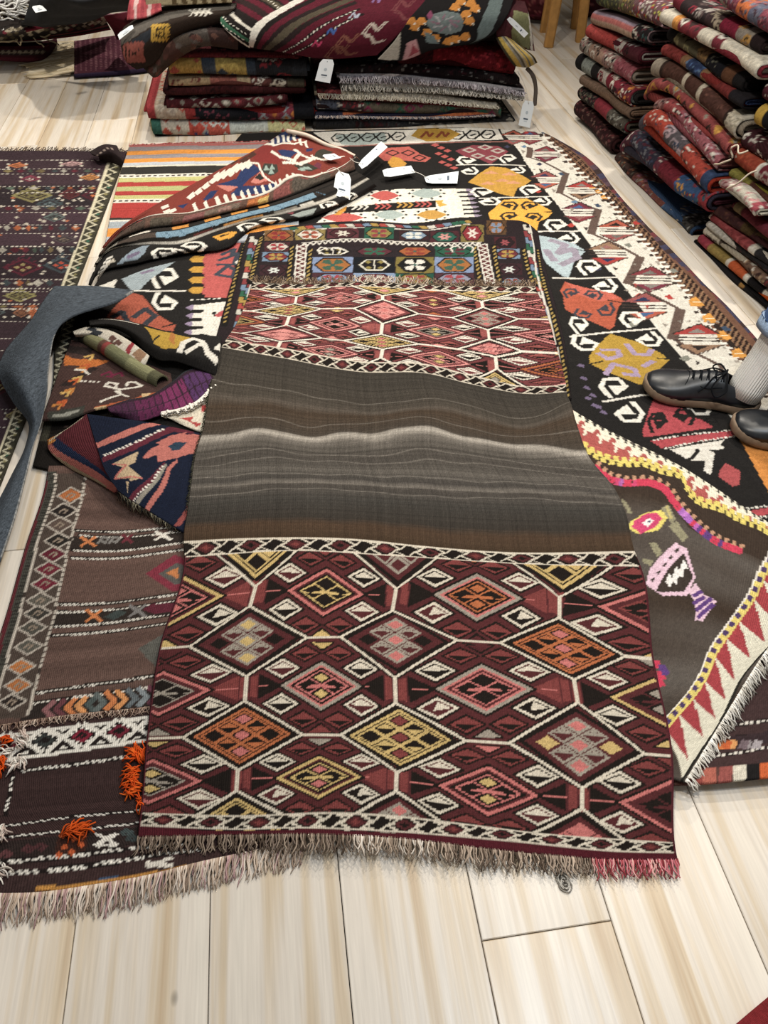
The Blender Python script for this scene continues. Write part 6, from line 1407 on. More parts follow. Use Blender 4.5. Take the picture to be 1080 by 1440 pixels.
add('folded_rug', 'folded orange-red rug with blue-grey middle in middle right stack', AISLE, [(899, 172), (910, 166), (940, 200), (992, 260)], 25, [(0, .08, '#4a4650', '', []), (.08, .38, '#9a3626', 'speck', ['#a83e2c', '#8a2f22', W3, '#2f4050']), (.38, .62, '#4a4448', 'hook', ['#8a7a80', '#2a3a50', '#a08a90']), (.62, .92, '#98382a', 'speck', ['#a8402e', '#8a3024', W3, '#3a2a2a']), (.92, 1, '#2a3a58', '', [])], seed=219, group=G2, off=.05)
add('folded_rug', 'folded burgundy rug with blue, orange-spotted end in middle right stack', AISLE, [(872, 205), (880, 197), (907, 226), (992, 286)], 25, [(0, .14, '#4a2430', 'speck', [W3, '#6a2a38', '#2a3444']), (.14, .42, '#2c2a38', 'speck', ['#3c4660', '#5a2a38', '#6a6a70']), (.42, .48, '#5a2a38', 'speck', [W3, '#8a3a48']), (.48, .7, '#6a1c2a', 'speck', ['#74222f', '#5c1824']), (.7, .92, '#2c4a70', 'speck', ['#38588a', '#c08a2c', '#8a2a2a', '#2c4a70']), (.92, 1, '#8a2c34', 'speck', ['#2c5a6a', K2])], seed=220, group=G2, off=.04)
add('folded_rug', 'folded brown, pink and blue speckled rug at the bottom of middle right stack', AISLE, [(862, 224), (905, 272), (966, 328)], 22, [(0, .3, '#3a2824', 'speck', ['#6a3a2a', K2, '#5a5a50', '#8a5a3a']), (.3, .68, '#6a3c34', 'speck', ['#9a5a4a', '#8a8a80', '#4a2a28', '#7a4a5a']), (.68, .88, '#344a6a', 'speck', ['#a89a7a', '#4a6a8a', '#2a2a34']), (.88, 1, '#3a3836', 'speck', [K2, '#8a8a88'])], seed=221, group=G2, off=0)
# near stack
add('folded_rug', 'folded black rug at the floor, bottom of near right stack', AISLE, [(975, 346), (1085, 440), (1150, 498)], 13, [(0, .42, '#191719', '', []), (.42, .45, '#8a642c', '', []), (.45, 1, '#1a181a', 'speck', ['#242224', '#1a181a'])], seed=231, group=G3)
add('folded_rug', 'folded black rug with red, tan, orange and white bands in near right stack', AISLE, [(983, 335), (1085, 426), (1150, 484)], 14, [(0, .1, '#8a2c3c', 'speck', ['#9a3a48']), (.1, .26, '#8a7438', '', []), (.26, .29, W3, '', []), (.29, .42, '#b8501c', '', []), (.42, .46, W3, '', []), (.46, .58, K2, '', []), (.58, .62, W3, '', []), (.62, .74, '#8a7438', '', []), (.74, 1, '#8a3a40', 'speck', [W3])], seed=232, group=G3)
add('folded_rug', 'folded taupe rug with brown and cream flowers in near right stack', AISLE, [(988, 325), (1085, 402), (1150, 454)], 14, [(0, .16, '#b8b0a0', 'hook', ['#3a2c28']), (.16, .34, '#4a4038', '', []), (.34, .6, '#6a5040', 'speck', ['#a88a6a', '#3a2420', W3]), (.6, 1, '#3f2c28', 'hook', ['#a86a3a', W3, '#6a2a2a'])], seed=233, group=G3)
add('folded_rug', 'folded off-white rug with dark end in near right stack', AISLE, [(994, 316), (1085, 386), (1150, 436)], 12, [(0, .3, '#aaa69e', 'speck', ['#b8b4aa', '#9a968c']), (.3, 1, '#2c2a2c', 'speck', ['#5a3038', '#4a4a44'])], seed=234, group=G3)
add('folded_rug', 'folded pinkish red rug with white tip in near right stack', AISLE, [(998, 307), (1085, 372), (1150, 420)], 14, [(0, .08, '#7a3034', '', []), (.08, .42, '#8a3a3e', 'speck', ['#9a4a4c', '#7a3034']), (.42, .47, W3, '', []), (.47, 1, '#262426', 'speck', ['#343234', '#1c1a1c'])], seed=235, group=G3)
add('folded_rug', 'folded dark maroon and ochre rug in near right stack', AISLE, [(1003, 294), (1085, 352), (1150, 398)], 17, [(0, .3, '#3a1f22', 'speck', ['#4a2a2a', '#5a3a2a']), (.3, .62, '#4a3a1f', 'speck', ['#5a4a24', '#3a2420']), (.62, 1, '#2a2222', 'hook', [W3, W3])], seed=236, group=G3)
add('folded_rug', 'folded plain crimson rug in near right stack', AISLE, [(1030, 292), (1085, 330), (1150, 372)], 14, [(0, .1, '#6a5a3a', '', []), (.1, 1, '#64202c', 'speck', ['#6c2632', '#5a1a26'])], seed=237, group=G3, off=.01)
add('folded_rug', 'folded white rug dotted pink, tapering, lying in near right stack', AISLE, [(1012, 258), (1030, 268), (1062, 300)], 17, [(0, .35, '#9a7a78', 'speck', [W3, '#8a3a44']), (.35, .85, '#aaa496', 'speck', ['#b8b2a4', '#b07a7a']), (.85, 1, '#8a3a44', 'speck', [W3])], seed=238, group=G3, off=.05, depth=.2)
add('folded_rug', 'folded red rug with yellow patch in near right stack', AISLE, [(1024, 262), (1085, 305), (1150, 350)], 16, [(0, .2, '#5a1f26', 'hook', ['#8a4a48']), (.2, .5, '#6a2228', 'speck', ['#7a2a30', '#9a8a34']), (.5, 1, '#6a1c26', 'hook', ['#a87a6a'])], seed=239, group=G3)
add('folded_rug', 'folded rug with olive yellow panel in near right stack', AISLE, [(1026, 244), (1085, 284), (1150, 324)], 16, [(0, .25, '#7a742c', '', []), (.25, .6, '#4a2a20', 'speck', ['#5a3426']), (.6, 1, '#6a6a24', 'speck', ['#7a7a2c'])], seed=240, group=G3)
add('folded_rug', 'folded orange-red rug tied with a string, near top of near right stack', AISLE, [(1030, 218), (1085, 258), (1150, 300)], 24, [(0, .3, '#8a3420', 'speck', ['#9a4428']), (.3, .34, W3, '', []), (.34, 1, '#6a1f2c', 'hook', ['#a8988c'])], seed=241, group=G3, off=.01)
add('folded_rug', 'folded maroon rug with white dots and blue end in near right stack', AISLE, [(1042, 196), (1085, 224), (1150, 264)], 24, [(0, .5, '#3a1a20', 'speck', [W3, '#5a2a34']), (.5, 1, '#2c4a68', 'speck', ['#34587a'])], seed=242, group=G3)
add('folded_rug', 'folded black rug with a yellow corner at top of near right stack', AISLE, [(1062, 160), (1090, 176), (1150, 212)], 30, [(0, .12, '#b8942c', '', []), (.12, .5, '#18181c', '', []), (.5, 1, '#5a1a2a', 'speck', ['#7a2a3c', W3])], seed=243, group=G3)
add('folded_rug', 'folded burgundy speckled rug topmost of near right stack', AISLE, [(1070, 128), (1100, 144), (1150, 172)], 26, [(0, 1, '#4a1a26', 'speck', ['#6a2434', W3, '#2a1a1e'])], seed=244, group=G3)
# stack at the back, left half
GL, GR = 'left half of the back stack', 'right half of the back stack'
add('folded_rug', 'thin dark folded rug at the floor, lowest of back left stack', BACK, [(222, 197), (420, 200)], 9, [(0, .4, '#3a342e', 'speck', ['#6a6454', '#4a4438']), (.4, 1, '#1c1a1a', '', [])], seed=250, group=GL, off=-.02, depth=.5)
add('folded_rug', 'folded cream rug with red, blue and green stepped motifs in back left stack', BACK, [(214, 181), (430, 186)], 24, [(0, .06, '#2c5a50', '', []), (.06, .24, '#b5ada0', 'dia', ['#a8483a', '#b5ada0', '#c0b8aa']), (.24, .36, '#a03c30', 'dia', ['#2c3c68', '#a03c30', '#8a8a88']), (.36, .5, '#a84a3c', 'dia', ['#b5b8b4', '#a84a3c']), (.5, .6, '#b0b8b4', '', []), (.6, .75, '#aeb4ae', 'dia', ['#a03c30', '#aeb4ae', '#aeb4ae']), (.75, 1, '#b0ad7a', 'dia', ['#b0ad7a', '#a84a3c', '#b8b488'])], seed=251, group=GL, depth=.5)
add('folded_rug', 'folded black rug with cream and red ends and a flower square in back left stack', BACK, [(207, 158), (300, 162), (442, 160)], 24, [(0, .05, '#8a2c30', '', []), (.05, .22, '#a5927f', 'dia', ['#9c8f82', '#a04a3a', '#b0a494']), (.22, .28, '#8a2c2c', '', []), (.28, .66, '#15161c', 'speck', ['#15161c', '#15161c', '#6a3040']), (.66, .87, '#7a3040', 'dia', ['#8a9298', '#b8702c', '#8a3a3c']), (.87, 1, '#15161c', '', [])], seed=252, group=GL, depth=.5)
add('folded_rug', 'folded maroon rug with pale rounded motifs in back left stack', BACK, [(234, 149), (310, 147), (402, 140)], 14, [(0, 1, '#4a1c22', 'dia', ['#a8a298', '#6a2a30', '#4a1c22', '#7a766c'])], seed=253, group=GL, depth=.5, off=.005)
add('folded_rug', 'folded plain dark red rug in back left stack', BACK, [(232, 129), (428, 127)], 14, [(0, 1, '#3a1618', 'speck', ['#4a1c20', '#2a1214'])], seed=254, group=GL, depth=.5)
add('folded_rug', 'folded tan and pink rug with dark fork motifs in back left stack', BACK, [(237, 115), (428, 118)], 14, [(0, .3, '#a08a68', 'hook', ['#6a3430', '#a08a68']), (.3, .5, '#8a5248', 'speck', ['#9a5a50']), (.5, .6, '#a89474', '', []), (.6, .75, '#5a3430', 'hook', [W3, '#9a4a44']), (.75, .87, '#3a2a26', 'hook', ['#c0b8a6']), (.87, 1, '#4a4436', '', [])], seed=255, group=GL, depth=.5)
add('folded_rug', 'folded slate blue rug with mustard flowers and white figures in back left stack', BACK, [(237, 94), (432, 98)], 28, [(0, .24, '#a8883a', 'dia', ['#b0903c', '#a04a3a', '#a8883a']), (.24, .34, '#3a4450', '', []), (.34, .56, '#a08a40', 'dia', ['#b09a48', '#3a4450', '#a08a40']), (.56, .62, '#3a4450', '', []), (.62, .9, '#2a2c30', 'hook', [W3, W3, '#8a2c34']), (.9, 1, '#30343a', '', [])], seed=256, group=GL, depth=.5, off=.01)
add('folded_rug', 'thin folded crimson rug over the mustard one in back left stack', BACK, [(240, 76), (420, 80)], 10, [(0, 1, '#5a2026', 'speck', ['#6a262c', '#44181e'])], seed=257, group=GL, depth=.5)
# right half
add('folded_rug', 'folded charcoal rug with white leaf motifs at bottom of back right stack', BACK, [(444, 176), (600, 178), (722, 176)], 15, [(0, .2, '#242426', 'hook', ['#8a8880', '#5a5a58']), (.2, .45, '#242426', 'speck', ['#3a1c20', '#343436']), (.45, .6, '#242426', 'hook', ['#8a8880']), (.6, 1, '#2c2a2a', 'dia', ['#8a8478', '#2c2a2a', '#6a6458'])], seed=261, group=GR, depth=.5)
add('folded_rug', 'thin folded navy and orange striped rug in back right stack', BACK, [(444, 164), (600, 166), (695, 163)], 10, [(0, .15, '#232436', '', []), (.15, 1, '#2a2c40', 'leng', ['#232430', '#3a2c2c', '#3a3c58', '#a8582c', '#a8582c', '#2c2c3c'])], seed=262, edge=['#8a8a90', '#b8a8a0'], group=GR, depth=.5)
add('folded_rug', 'folded tan rug with green and magenta motifs in back right stack', BACK, [(445, 150), (560, 153), (705, 158)], 13, [(0, .12, '#5a6070', 'speck', [W3, '#2a2a34']), (.12, .25, '#3a2a2c', 'speck', [W3, '#8a2c34']), (.25, 1, '#5a5244', 'dia', ['#6a6250', '#2a5a48', '#7a2448', '#5a5244', '#5a5244'])], seed=263, group=GR, depth=.5)
add('folded_rug', 'folded rug with red diamond end and cream piped fold in back right stack', BACK, [(447, 134), (560, 138), (700, 152)], 13, [(0, .13, '#5a2024', 'dia', ['#2a1a1c', '#8a3a3a', '#5a2024']), (.13, .25, '#a8a08c', '', []), (.25, 1, '#6a5a48', 'leng', ['#3a3028', '#6a3a34', '#b8b0a0', '#b8b0a0', '#6a5a48'])], seed=264, edge=['#c4bcaa', '#d8d2c4'], group=GR, depth=.5)
add('folded_rug', 'folded black rug with white braided edge in back right stack', BACK, [(482, 121), (600, 125), (736, 139)], 10, [(0, 1, '#8a8880', 'leng', ['#2a2624', '#a8a49a', '#b5b1a8', '#1a1818'])], seed=265, edge=['#d0ccc2', '#a8a49a', '#e0dcd4'], group=GR, depth=.5)
add('folded_rug', 'folded dark rug with pinkish white zigzag edge in back right stack', BACK, [(478, 108), (600, 112), (738, 131)], 9, [(0, 1, '#9a9498', 'leng', ['#1a1618', '#a09aa4', '#a8a4a8', '#241a1c'])], seed=266, edge=['#b8b0b8', '#d8d4d8', '#8a848a'], group=GR, depth=.5, off=.005)
add('folded_rug', 'folded black and maroon rug with dotted seam in back right stack', BACK, [(472, 97), (600, 100), (728, 116)], 15, [(0, 1, '#1c1416', 'speck', ['#3a1820', '#1c1416', '#1c1416', '#6a6a68'])], seed=267, group=GR, depth=.5)
add('folded_rug', 'thick folded scarlet shaggy rug near the top of back right stack', BACK, [(560, 78), (640, 80), (724, 92)], 34, [(0, .3, '#3a0c14', 'speck', ['#4a1018', '#2a0a10']), (.3, 1, '#6a101c', 'speck', ['#9a1c2a', '#7a1420', '#b02c34', '#4a0a14'])], seed=268, group=GR, depth=.5)
add('folded_rug', 'folded dark core rug under the draped burgundy one at the back', BACK, [(300, 55), (430, 58), (560, 60)], 30, [(0, 1, '#1c1214', 'speck', ['#2a181a', '#16100f'])], seed=269, group=GR, depth=.5, off=-.02)
add('folded_rug', 'folded black rug hidden beneath the floral drape at the back', BACK, [(575, 35), (720, 42)], 42, [(0, 1, '#1a1516', 'speck', ['#241c1c'])], seed=270, group=GR, depth=.5, off=-.04)

# thin the folds where neighbours in a stack would press into each other
geo = [fold_geom(a[2], a[3], a[4], k.get('off', 0)) for a, k in R_]; sc_ = [1.0]*len(R_)
for _ in range(3):
    for i in range(len(R_)):
        for j in range(len(R_)):
            if i == j or R_[i][1].get('group') != R_[j][1].get('group'): continue
            (A, ha), (B, hb) = geo[i], geo[j]
            k_ = np.array([np.argmin(((B[:, :2]-p[:2])**2).sum(1)) for p in A]); near = np.array([((B[q_, :2]-p[:2])**2).sum() < .02**2+.05**2 for p, q_ in zip(A, k_)])
            if near.sum() < 6: continue
            dz = np.median((B[k_, 2]-A[:, 2])[near])
            if dz <= 0: continue
            tot = (ha*sc_[i]+hb*sc_[j])/2
            if tot > dz: f = max(dz/tot, .9); sc_[i] = max(sc_[i]*f, .6); sc_[j] = max(sc_[j]*f, .6)
for (a, k), f in zip(R_, sc_): folded(*a, hs=f, **k)

# ------------------------------------------------------------------ rugs draped over the back stack
def drape(name, label, rows, base, seed, painter, cell=.0045, thick=.006):
    S = Sheet([[BACK.at(*p) for p in r] for r in rows], cell=cell, base=base, seed=seed); painter(S); S.mottle(.05, .10)
    q = S.P[S.nv//2, S.nu//2]; t = thing(name, label, 'rug', (q[0], q[1], max(0, S.P[..., 2].min()))); S.build('woven_body', t, thick, back=True); return t, S
def p_burg(S):
    BU, OL = '#531424', '#4a4234'
    # turned corner at left: stripes run down to the right
    reg = [(300, 30), (330, -25), (470, -25), (460, 0), (365, 66), (345, 70)]
    S.P_(reg, '#1c1716')
    def st(o, wd, c): d = np.array([.62, -.78])*o; S.L_([np.array((300, 26))+d, np.array((352, 70))+d], wd, c)
    st(2, .016, W3); st(9, .026, '#2f5c44'); st(17, .008, '#1c1716'); st(24, .014, W3)
    for o, c in ((31, BU), (38, '#2a1c1c'), (44, BU), (52, OL), (60, BU), (68, '#231a1a')): 
        d = np.array([.62, -.78])*o; S.L_([np.array((300, 26))+d, np.array((440, 140))+d], .022, c)
    for o in (5.5, 14): d = np.array([.62, -.78])*o; S.D_([np.array((300, 26))+d, np.array((345, 64))+d], .006, W3, .014, .5)
    d = np.array([.62, -.78])*56; S.D_([np.array((300, 26))+d, np.array((420, 130))+d], .006, W3, .016, .5)
    # right wing: stripes run up to the right
    S.P_([(352, 62), (470, -22), (640, -30), (640, 90), (540, 90), (352, 90)], BU)
    A, B = np.array((356, 66)), np.array((478, -24)); nn = np.array([.59, .80])
    for o, wd, c in ((0, .030, '#c4c0b6'), (8, .022, '#1c1716'), (15, .024, BU), (22, .02, '#241a1a'), (28, .026, OL), (35, .02, '#241a1a'), (41, .016, BU)): S.L_([A+nn*o, B+nn*o], wd, c)
    for o in (46, 55): S.L_([A+nn*o, B+nn*o*1.0], .012, '#1c1716'); S.D_([A+nn*o, B+nn*o], .006, W3, .015, .5)
    for (x, y, c) in ((445, 62, '#b0305a'), (466, 44, '#3a5a9a'), (498, 22, '#9aa0b0'), (530, 0, '#7a5a8a')): S.L_([(x-6, y+3), (x-1, y-4), (x+3, y+3), (x+7, y-3)], .008, c)
    for (x, y, c) in ((485, 62, '#7a4a3c'), (523, 45, '#b8aa9e'), (565, 12, '#6a3438'), (470, 78, '#7a4a3c')):
        for o in (0, 3.5): S.L_([(x-14+o, y+2+o*.4), (x-2+o, y-12), (x+6+o, y-2), (x+18+o, y-14)], .006, c); S.L_([(x-14+o, y+2+o), (x-4+o, y+4+o), (x+2+o, y+16), (x+14+o, y+12)], .006, c)
drape('draped_burgundy_kilim', 'burgundy kilim with white edge stripes and stepped white motifs, draped over back stack', [[(330, -40, -.30), (430, -40, -.30), (530, -40, -.30), (620, -40, -.30)], [(322, 5, -.02), (400, 2, -.02), (500, 2, -.02), (598, 0, -.04)], [(311, 34, .07), (375, 36, .07), (470, 36, .07), (576, 30, .05)], [(328, 52, .08), (375, 56, .09), (465, 62, .09), (555, 54, .07)], [(347, 67, .06), (380, 71, .07), (460, 83, .07), (530, 78, .06)]], '#531424', 281, p_burg)
def p_flor(S):
    S.P_([(531, 84), (548, 52), (563, 44), (560, 84)], '#9a9488'); S.P_([(566, 84), (572, 60), (585, 55), (600, 75), (580, 86)], '#a87a7c'); S.P_([(575, 80), (580, 62), (590, 72)], '#8a3a44')
    for (x, y) in ((583, 38), (592, 30), (578, 30), (640, 10), (648, 2), (662, 5), (655, 20), (668, 12), (612, 54), (640, 55), (654, 52), (630, 58), (660, 30), (645, 28), (622, -8), (600, 46)):
        S.P_([(x-8, y+3), (x-4, y-5), (x+4, y-6), (x+8, y), (x+3, y+6)], '#b8751f'); S.P_([(x+3, y+3), (x+6, y+1), (x+7, y+6)], '#cfc8ba')
    S.P_(frame(626, 32, (27, 0), (0, -17))([(-1, 0), (-.7, .7), (0, 1), (.7, .8), (1, .1), (.8, -.7), (.1, -1), (-.7, -.7)]), '#5f6a6a')
    for k in range(9): a = k*.7; S.L_([(626+8*math.cos(a), 32+5*math.sin(a)), (626+20*math.cos(a+.5), 32+12*math.sin(a+.5))], .007, '#8a8a8c' if k % 2 else '#7a5a68')
    S.P_([(660, 62), (672, 40), (688, -30), (705, -30), (690, 45)], '#5c6a6a'); S.P_([(600, 60), (596, 44), (610, 50), (618, 62)], '#5c6a6a'); S.P_([(600, 22), (606, 14), (610, 22), (604, 28)], '#7a3a58')
drape('draped_floral_rug', 'black floral rug with amber blossoms draped over back right stack', [[(590, -40, -.30), (660, -40, -.30), (730, -40, -.30)], [(598, 0, 0), (660, 0, .0), (722, 0, -.02)], [(576, 26, .07), (640, 28, .08), (712, 24, .06)], [(553, 60, .09), (600, 62, .10), (645, 62, .10), (694, 48, .08)], [(531, 84, .08), (560, 86, .09), (610, 70, .09), (668, 62, .08)]], '#171516', 282, p_flor)
def p_yel(S):
    cs = ['#3a3428', '#b89a3c', '#b89a3c', '#8a8678', '#5a5448', '#a89a7a', '#b89a3c', '#6a645a', '#b89a3c', '#b89a3c', '#a8a08a', '#2a2420']
    for k, c in enumerate(cs): S.fill([(S.W*k/12, -1), (S.W*(k+1)/12, -1), (S.W*(k+1)/12, 9), (S.W*k/12, 9)], c)
drape('draped_yellow_striped_rug', 'yellow and grey striped rug flap hanging at the right end of back stack', [[(697, 53, .04), (708, 51, .05), (721, 54, .03)], [(705, 68, .08), (720, 66, .10), (736, 67, .06)], [(714, 82, .09), (734, 82, .11), (750, 78, .06)], [(723, 93, .06), (740, 95, .08), (756, 88, .04)]], '#b89a3c', 283, p_yel)
def p_oli(S): S.P_([(690, 10), (722, 10), (720, 70), (690, 70)], '#4a2228'); S.P_([(722, 14), (745, 20), (745, 70), (720, 60)], '#7a7c54'); S.L_([(744, 18), (748, 70)], .012, '#c9c3b6'); S.P_([(746, 18), (760, 18), (760, 80), (750, 80)], '#6a3434')
drape('draped_olive_maroon_rug', 'olive and maroon panelled rug corner above the yellow flap at back', [[(702, 0, -.08), (720, 0, -.08), (738, 2, -.12)], [(700, 24, .02), (722, 24, .04), (745, 26, 0)], [(698, 46, .04), (722, 48, .05), (749, 50, .01)], [(700, 62, .03), (722, 66, .04), (752, 72, 0)]], '#4a2228', 284, p_oli)
def p_brn(S):
    S.P_([(168, 66), (172, 46), (215, 24), (330, 5), (330, 12), (220, 34), (178, 60)], '#55504a'); S.P_([(178, 62), (220, 36), (240, 34), (196, 70)], '#2a2e34')
    for dx, dy in ((0, 0),):
        for k in range(-2, 3): S.L_([(225+k*5, 34), (225+k*5, 58)], .008, '#b08a24'); S.L_([(213, 46+k*4.6), (238, 45+k*4.6)], .008, '#b08a24')
        S.P_([(219, 52), (220, 40), (232, 40), (231, 52)], '#2b2018'); S.L_([(222, 48), (222, 43), (229, 43), (229, 49), (225, 49)], .006, '#b08a24')
    for r in (14, 9.5, 5): S.L_([(189-r, 75-r*.8), (189+r*.9, 75-r*.9), (189+r, 75+r*.8), (189-r*.9, 75+r*.9), (189-r, 75-r*.8)], .009, '#8a4a40')
    for k in range(-2, 3): S.L_([(189+k*5, 60), (189+k*5, 64)], .008, '#8a4a40')
    for k in range(4): S.L_([(268+k*7, 22), (274+k*7, 12)], .008, '#b8b4aa'); S.L_([(266+k*7, 14), (276+k*7, 19)], .008, '#b8b4aa')
drape('draped_dark_brown_kilim', 'dark brown kilim with yellow and red square motifs, draped off back left stack', [[(185, 30, -.10), (225, 10, -.10), (270, 2, -.10), (332, -2, -.10)], [(171, 46, .06), (216, 25, .04), (265, 16, .03), (330, 10, .02)], [(170, 64, .10), (215, 42, .10), (258, 28, .08), (322, 20, .04)], [(176, 85, .10), (208, 66, .11), (245, 46, .09), (312, 30, .04)], [(192, 98, .08), (213, 92, .08), (243, 56, .07), (300, 36, .03)]], '#2b211b', 285, p_brn)
def p_arc(S):
    for a, b, c in ((0, .25, '#3f342c'), (.25, .40, '#4a322c'), (.4, .55, '#4a4038'), (.55, .72, '#4a4440'), (.72, 1, '#3a2a28')): S.fill([(a*S.W, 0), (b*S.W, 0), (b*S.W, S.Hh), (a*S.W, S.Hh)], c)
    for k in range(26): x = random.uniform(0, S.W); y = random.uniform(0, S.Hh); S.fill([(x-.015, y), (x, y+.012), (x+.015, y), (x, y-.012)], random.choice(['#5a3a34', '#2a2220', '#5a5450', '#6a4a40']))
drape('draped_mottled_rug', 'mottled brown-grey rug bending down beside the mustard flowered rug', [[(198, 92, .02), (232, 54, .04), (285, 38, .04), (335, 42, .03)], [(206, 100, .06), (240, 60, .08), (285, 46, .08), (335, 50, .06)], [(214, 108, .06), (246, 72, .08), (286, 57, .08), (335, 62, .05)], [(222, 108, .03), (244, 88, .03), (286, 66, .05), (335, 70, .03)]], '#3f342c', 286, p_arc)
def p_pnk(S):
    for k in range(5): S.P_([(182+k*10, -10), (187+k*10, -10), (183+k*9, 36), (178+k*9, 36)], '#c9a8a4' if k % 2 else '#9a3a44')
drape('draped_pink_rug', 'pink and white checked rug end at the top of back left stack', [[(186, -14, -.05), (225, -16, -.05)], [(180, 10, .02), (226, 4, .02)], [(178, 28, .04), (205, 24, .05), (227, 14, .04)]], '#b04a50', 287, p_pnk)
drape('draped_cream_rug', 'cream rug edge along the top of back left stack', [[(206, -14, -.1), (260, -14, -.1), (328, -12, -.1)], [(204, -2, .02), (260, -3, .02), (328, -4, .02)], [(206, 9, .02), (260, 7, .02), (326, 4, .02)]], '#a89a78', 288, lambda S: [S.P_([(240+k*14, -4), (247+k*14, -6), (250+k*14, 6), (243+k*14, 7)], '#5a4a30') for k in range(6)])

# ------------------------------------------------------------------ rugs, yarn and cloth at the back left
def build_back_left():
    S = Sheet(rowz(.02, [(102, 58), (153, 51), (205, 45)], [(103, 82), (160, 75), (210, 68)], [(104, 106), (193, 99), (215, 96)]), cell=.006, base='#4a2230', seed=301)
    for k in range(16): S.D_([(106+k*7, 56-k*.8), (107+k*7, 104-k*.8)], .010, '#7a5058', .03, .5)
    S.L_([(104, 105), (193, 98), (215, 95)], .03, '#2c2038'); S.mottle(.05, .12)
    t = thing('maroon_tasselled_rug', 'maroon dotted rug with long cream tassels, on the floor at back left', 'rug', at(150, 80, 0)); S.build('woven_body', t, .012)
    fringe('cream_tassels', [at(104, y, .022) for y in (58, 72, 86, 100)], lambda tt: (-1, -.25), 130, .20, ['#d4c6aa', '#e0d6c0', '#b8a888'], t, r=.005, droop=.6, jitter=.25, seg=7, wav=.016, clump=6, seed=302)
    # dark red folded rugs behind it
    rows = [[at(-30, 84, .02), at(60, 84, .02), at(70, 78, .02)], [at(-30, 72, .06), at(60, 70, .07), at(78, 66, .05)], [at(-30, 60, .07), at(60, 58, .07), at(80, 54, .05)]]
    S = Sheet(rows, cell=.006, base='#4a1c28', seed=303)
    S.L_([(-30, 82), (65, 80)], .02, '#6a2a38'); S.L_([(-30, 66), (68, 64)], .02, '#7a3040'); S.P_([(-30, 77), (66, 74), (60, 68), (-30, 71)], '#332a2c')
    for k in range(9): S.P_([(k*8-8, 74), (k*8-4, 70), (k*8, 74), (k*8-4, 76)], '#8a8070')
    S.mottle(.05, .12); t = thing('dark_red_folded_rug', 'dark red folded rug with grey lozenges at the far left edge', 'rug', at(20, 80, 0)); S.build('woven_body', t, .01)
    rows = [[at(-40, 62, .08), at(40, 58, .09), at(100, 52, .08), at(156, 42, .06)], [at(-40, 56, .14), at(40, 50, .15), at(100, 40, .15), at(150, 30, .12)], [at(-40, 48, .20), at(40, 40, .22), at(100, 28, .22), at(148, 22, .18)], [at(-40, 30, .22), at(50, 26, .24), at(100, 20, .24), at(150, 16, .20)]]
    S = Sheet(rows, cell=.006, base='#2a2422', seed=304); g = np.random.default_rng(2)
    for k in range(90):
        x = g.uniform(0, 150); y = 50-x*.13+g.uniform(-8, 6); S.P_([(x-4, y), (x, y-2.4), (x+4, y), (x, y+2.4)], g.choice(['#9a8f7a', '#6a2430', '#b8b09a', '#5a503c']))
    S.L_([(-40, 61), (40, 57), (100, 51), (156, 41)], .04, '#7a1c34'); S.L_([(40, 42), (100, 29), (150, 21)], .05, '#6a1a2c'); S.L_([(60, 52), (110, 45), (152, 36)], .02, '#8a3a48')
    S.mottle(.05, .12); t = thing('crimson_bordered_rug', 'black and cream patterned rug with crimson border heaped at back left', 'rug', at(90, 60, 0)); S.build('woven_body', t, .012)
    # crimson cloth corner
    S = Sheet([[at(145, 22, .25), at(190, 14, .28)], [at(150, 30, .22), at(188, 28, .26)], [at(158, 42, .16), at(184, 40, .22)], [at(164, 56, .10), at(176, 54, .14)]], cell=.006, base='#5a1424', seed=305)
    S.L_([(143, 20), (165, 15), (190, 12)], .03, '#b07a8a'); S.mottle(.04, .1); t = thing('crimson_rug_corner', 'plain crimson rug corner hanging beside the dark brown draped kilim', 'rug', at(165, 70, 0)); S.build('woven_body', t, .01, back=True)
    # charcoal cloth
    rows = [[at(30, 40, .20), at(75, 38, .24), at(130, 26, .26), at(190, 16, .28)], [at(34, 24, .30), at(75, 22, .34), at(130, 14, .36), at(190, 8, .36)], [at(40, 8, .34), at(80, 6, .40), at(130, 0, .42), at(195, -6, .42)], [at(40, -20, .34), at(80, -20, .38), at(130, -24, .40), at(200, -26, .40)]]
    S = Sheet(rows, cell=.012, base='#26272a', seed=306, wrinkle=.012, wl=.25); S.mottle(0, .1); t = thing('charcoal_cloth', 'plain charcoal cloth heaped behind the red rugs at back left', 'cloth', at(110, 70, 0)); S.build('cloth', t, .01, back=True)
    # tangled white yarn and beige yarn
    def tangle(name, label, c, rad, z0, z1, n, cols, seed, r):
        g = np.random.default_rng(seed); pa, co = [], []
        for k in range(n):
            p = np.array(at(*c, z0)); p[2] = g.uniform(z0, z1); p[:2] += g.normal(0, rad*.5, 2); a = g.uniform(0, 6.28); P = []
            for j in range(14):
                a += g.normal(0, .7); p = p+np.array([math.cos(a), math.sin(a)*.6, g.normal(0, .35)])*rad*.22; p[2] = min(max(p[2], .03), z1+.05); P.append(p.copy())
            pa.append(resample(P, 30)); co.append(C_(cols[g.integers(len(cols))])*g.uniform(.8, 1.05))
        t_ = thing(name, label, 'yarn', at(*c, 0)); strands('yarn_strands', pa, [r]*n, co, t_); return t_
    tangle('white_yarn_tangle', 'tangle of white warp yarn at the top left corner', (2, 22), .16, .22, .42, 70, ['#ececec', '#dededc', '#f2f2f0'], 307, .004)
    tangle('beige_yarn_tangle', 'tangle of beige yarn below the white one at top left', (14, 44), .14, .12, .24, 60, ['#a89c84', '#8a7e68', '#c0b49a'], 308, .004)
    t = thing('loose_dark_pile', 'dark folded rug under the yarn at the top left', 'rug', at(20, 78, 0))
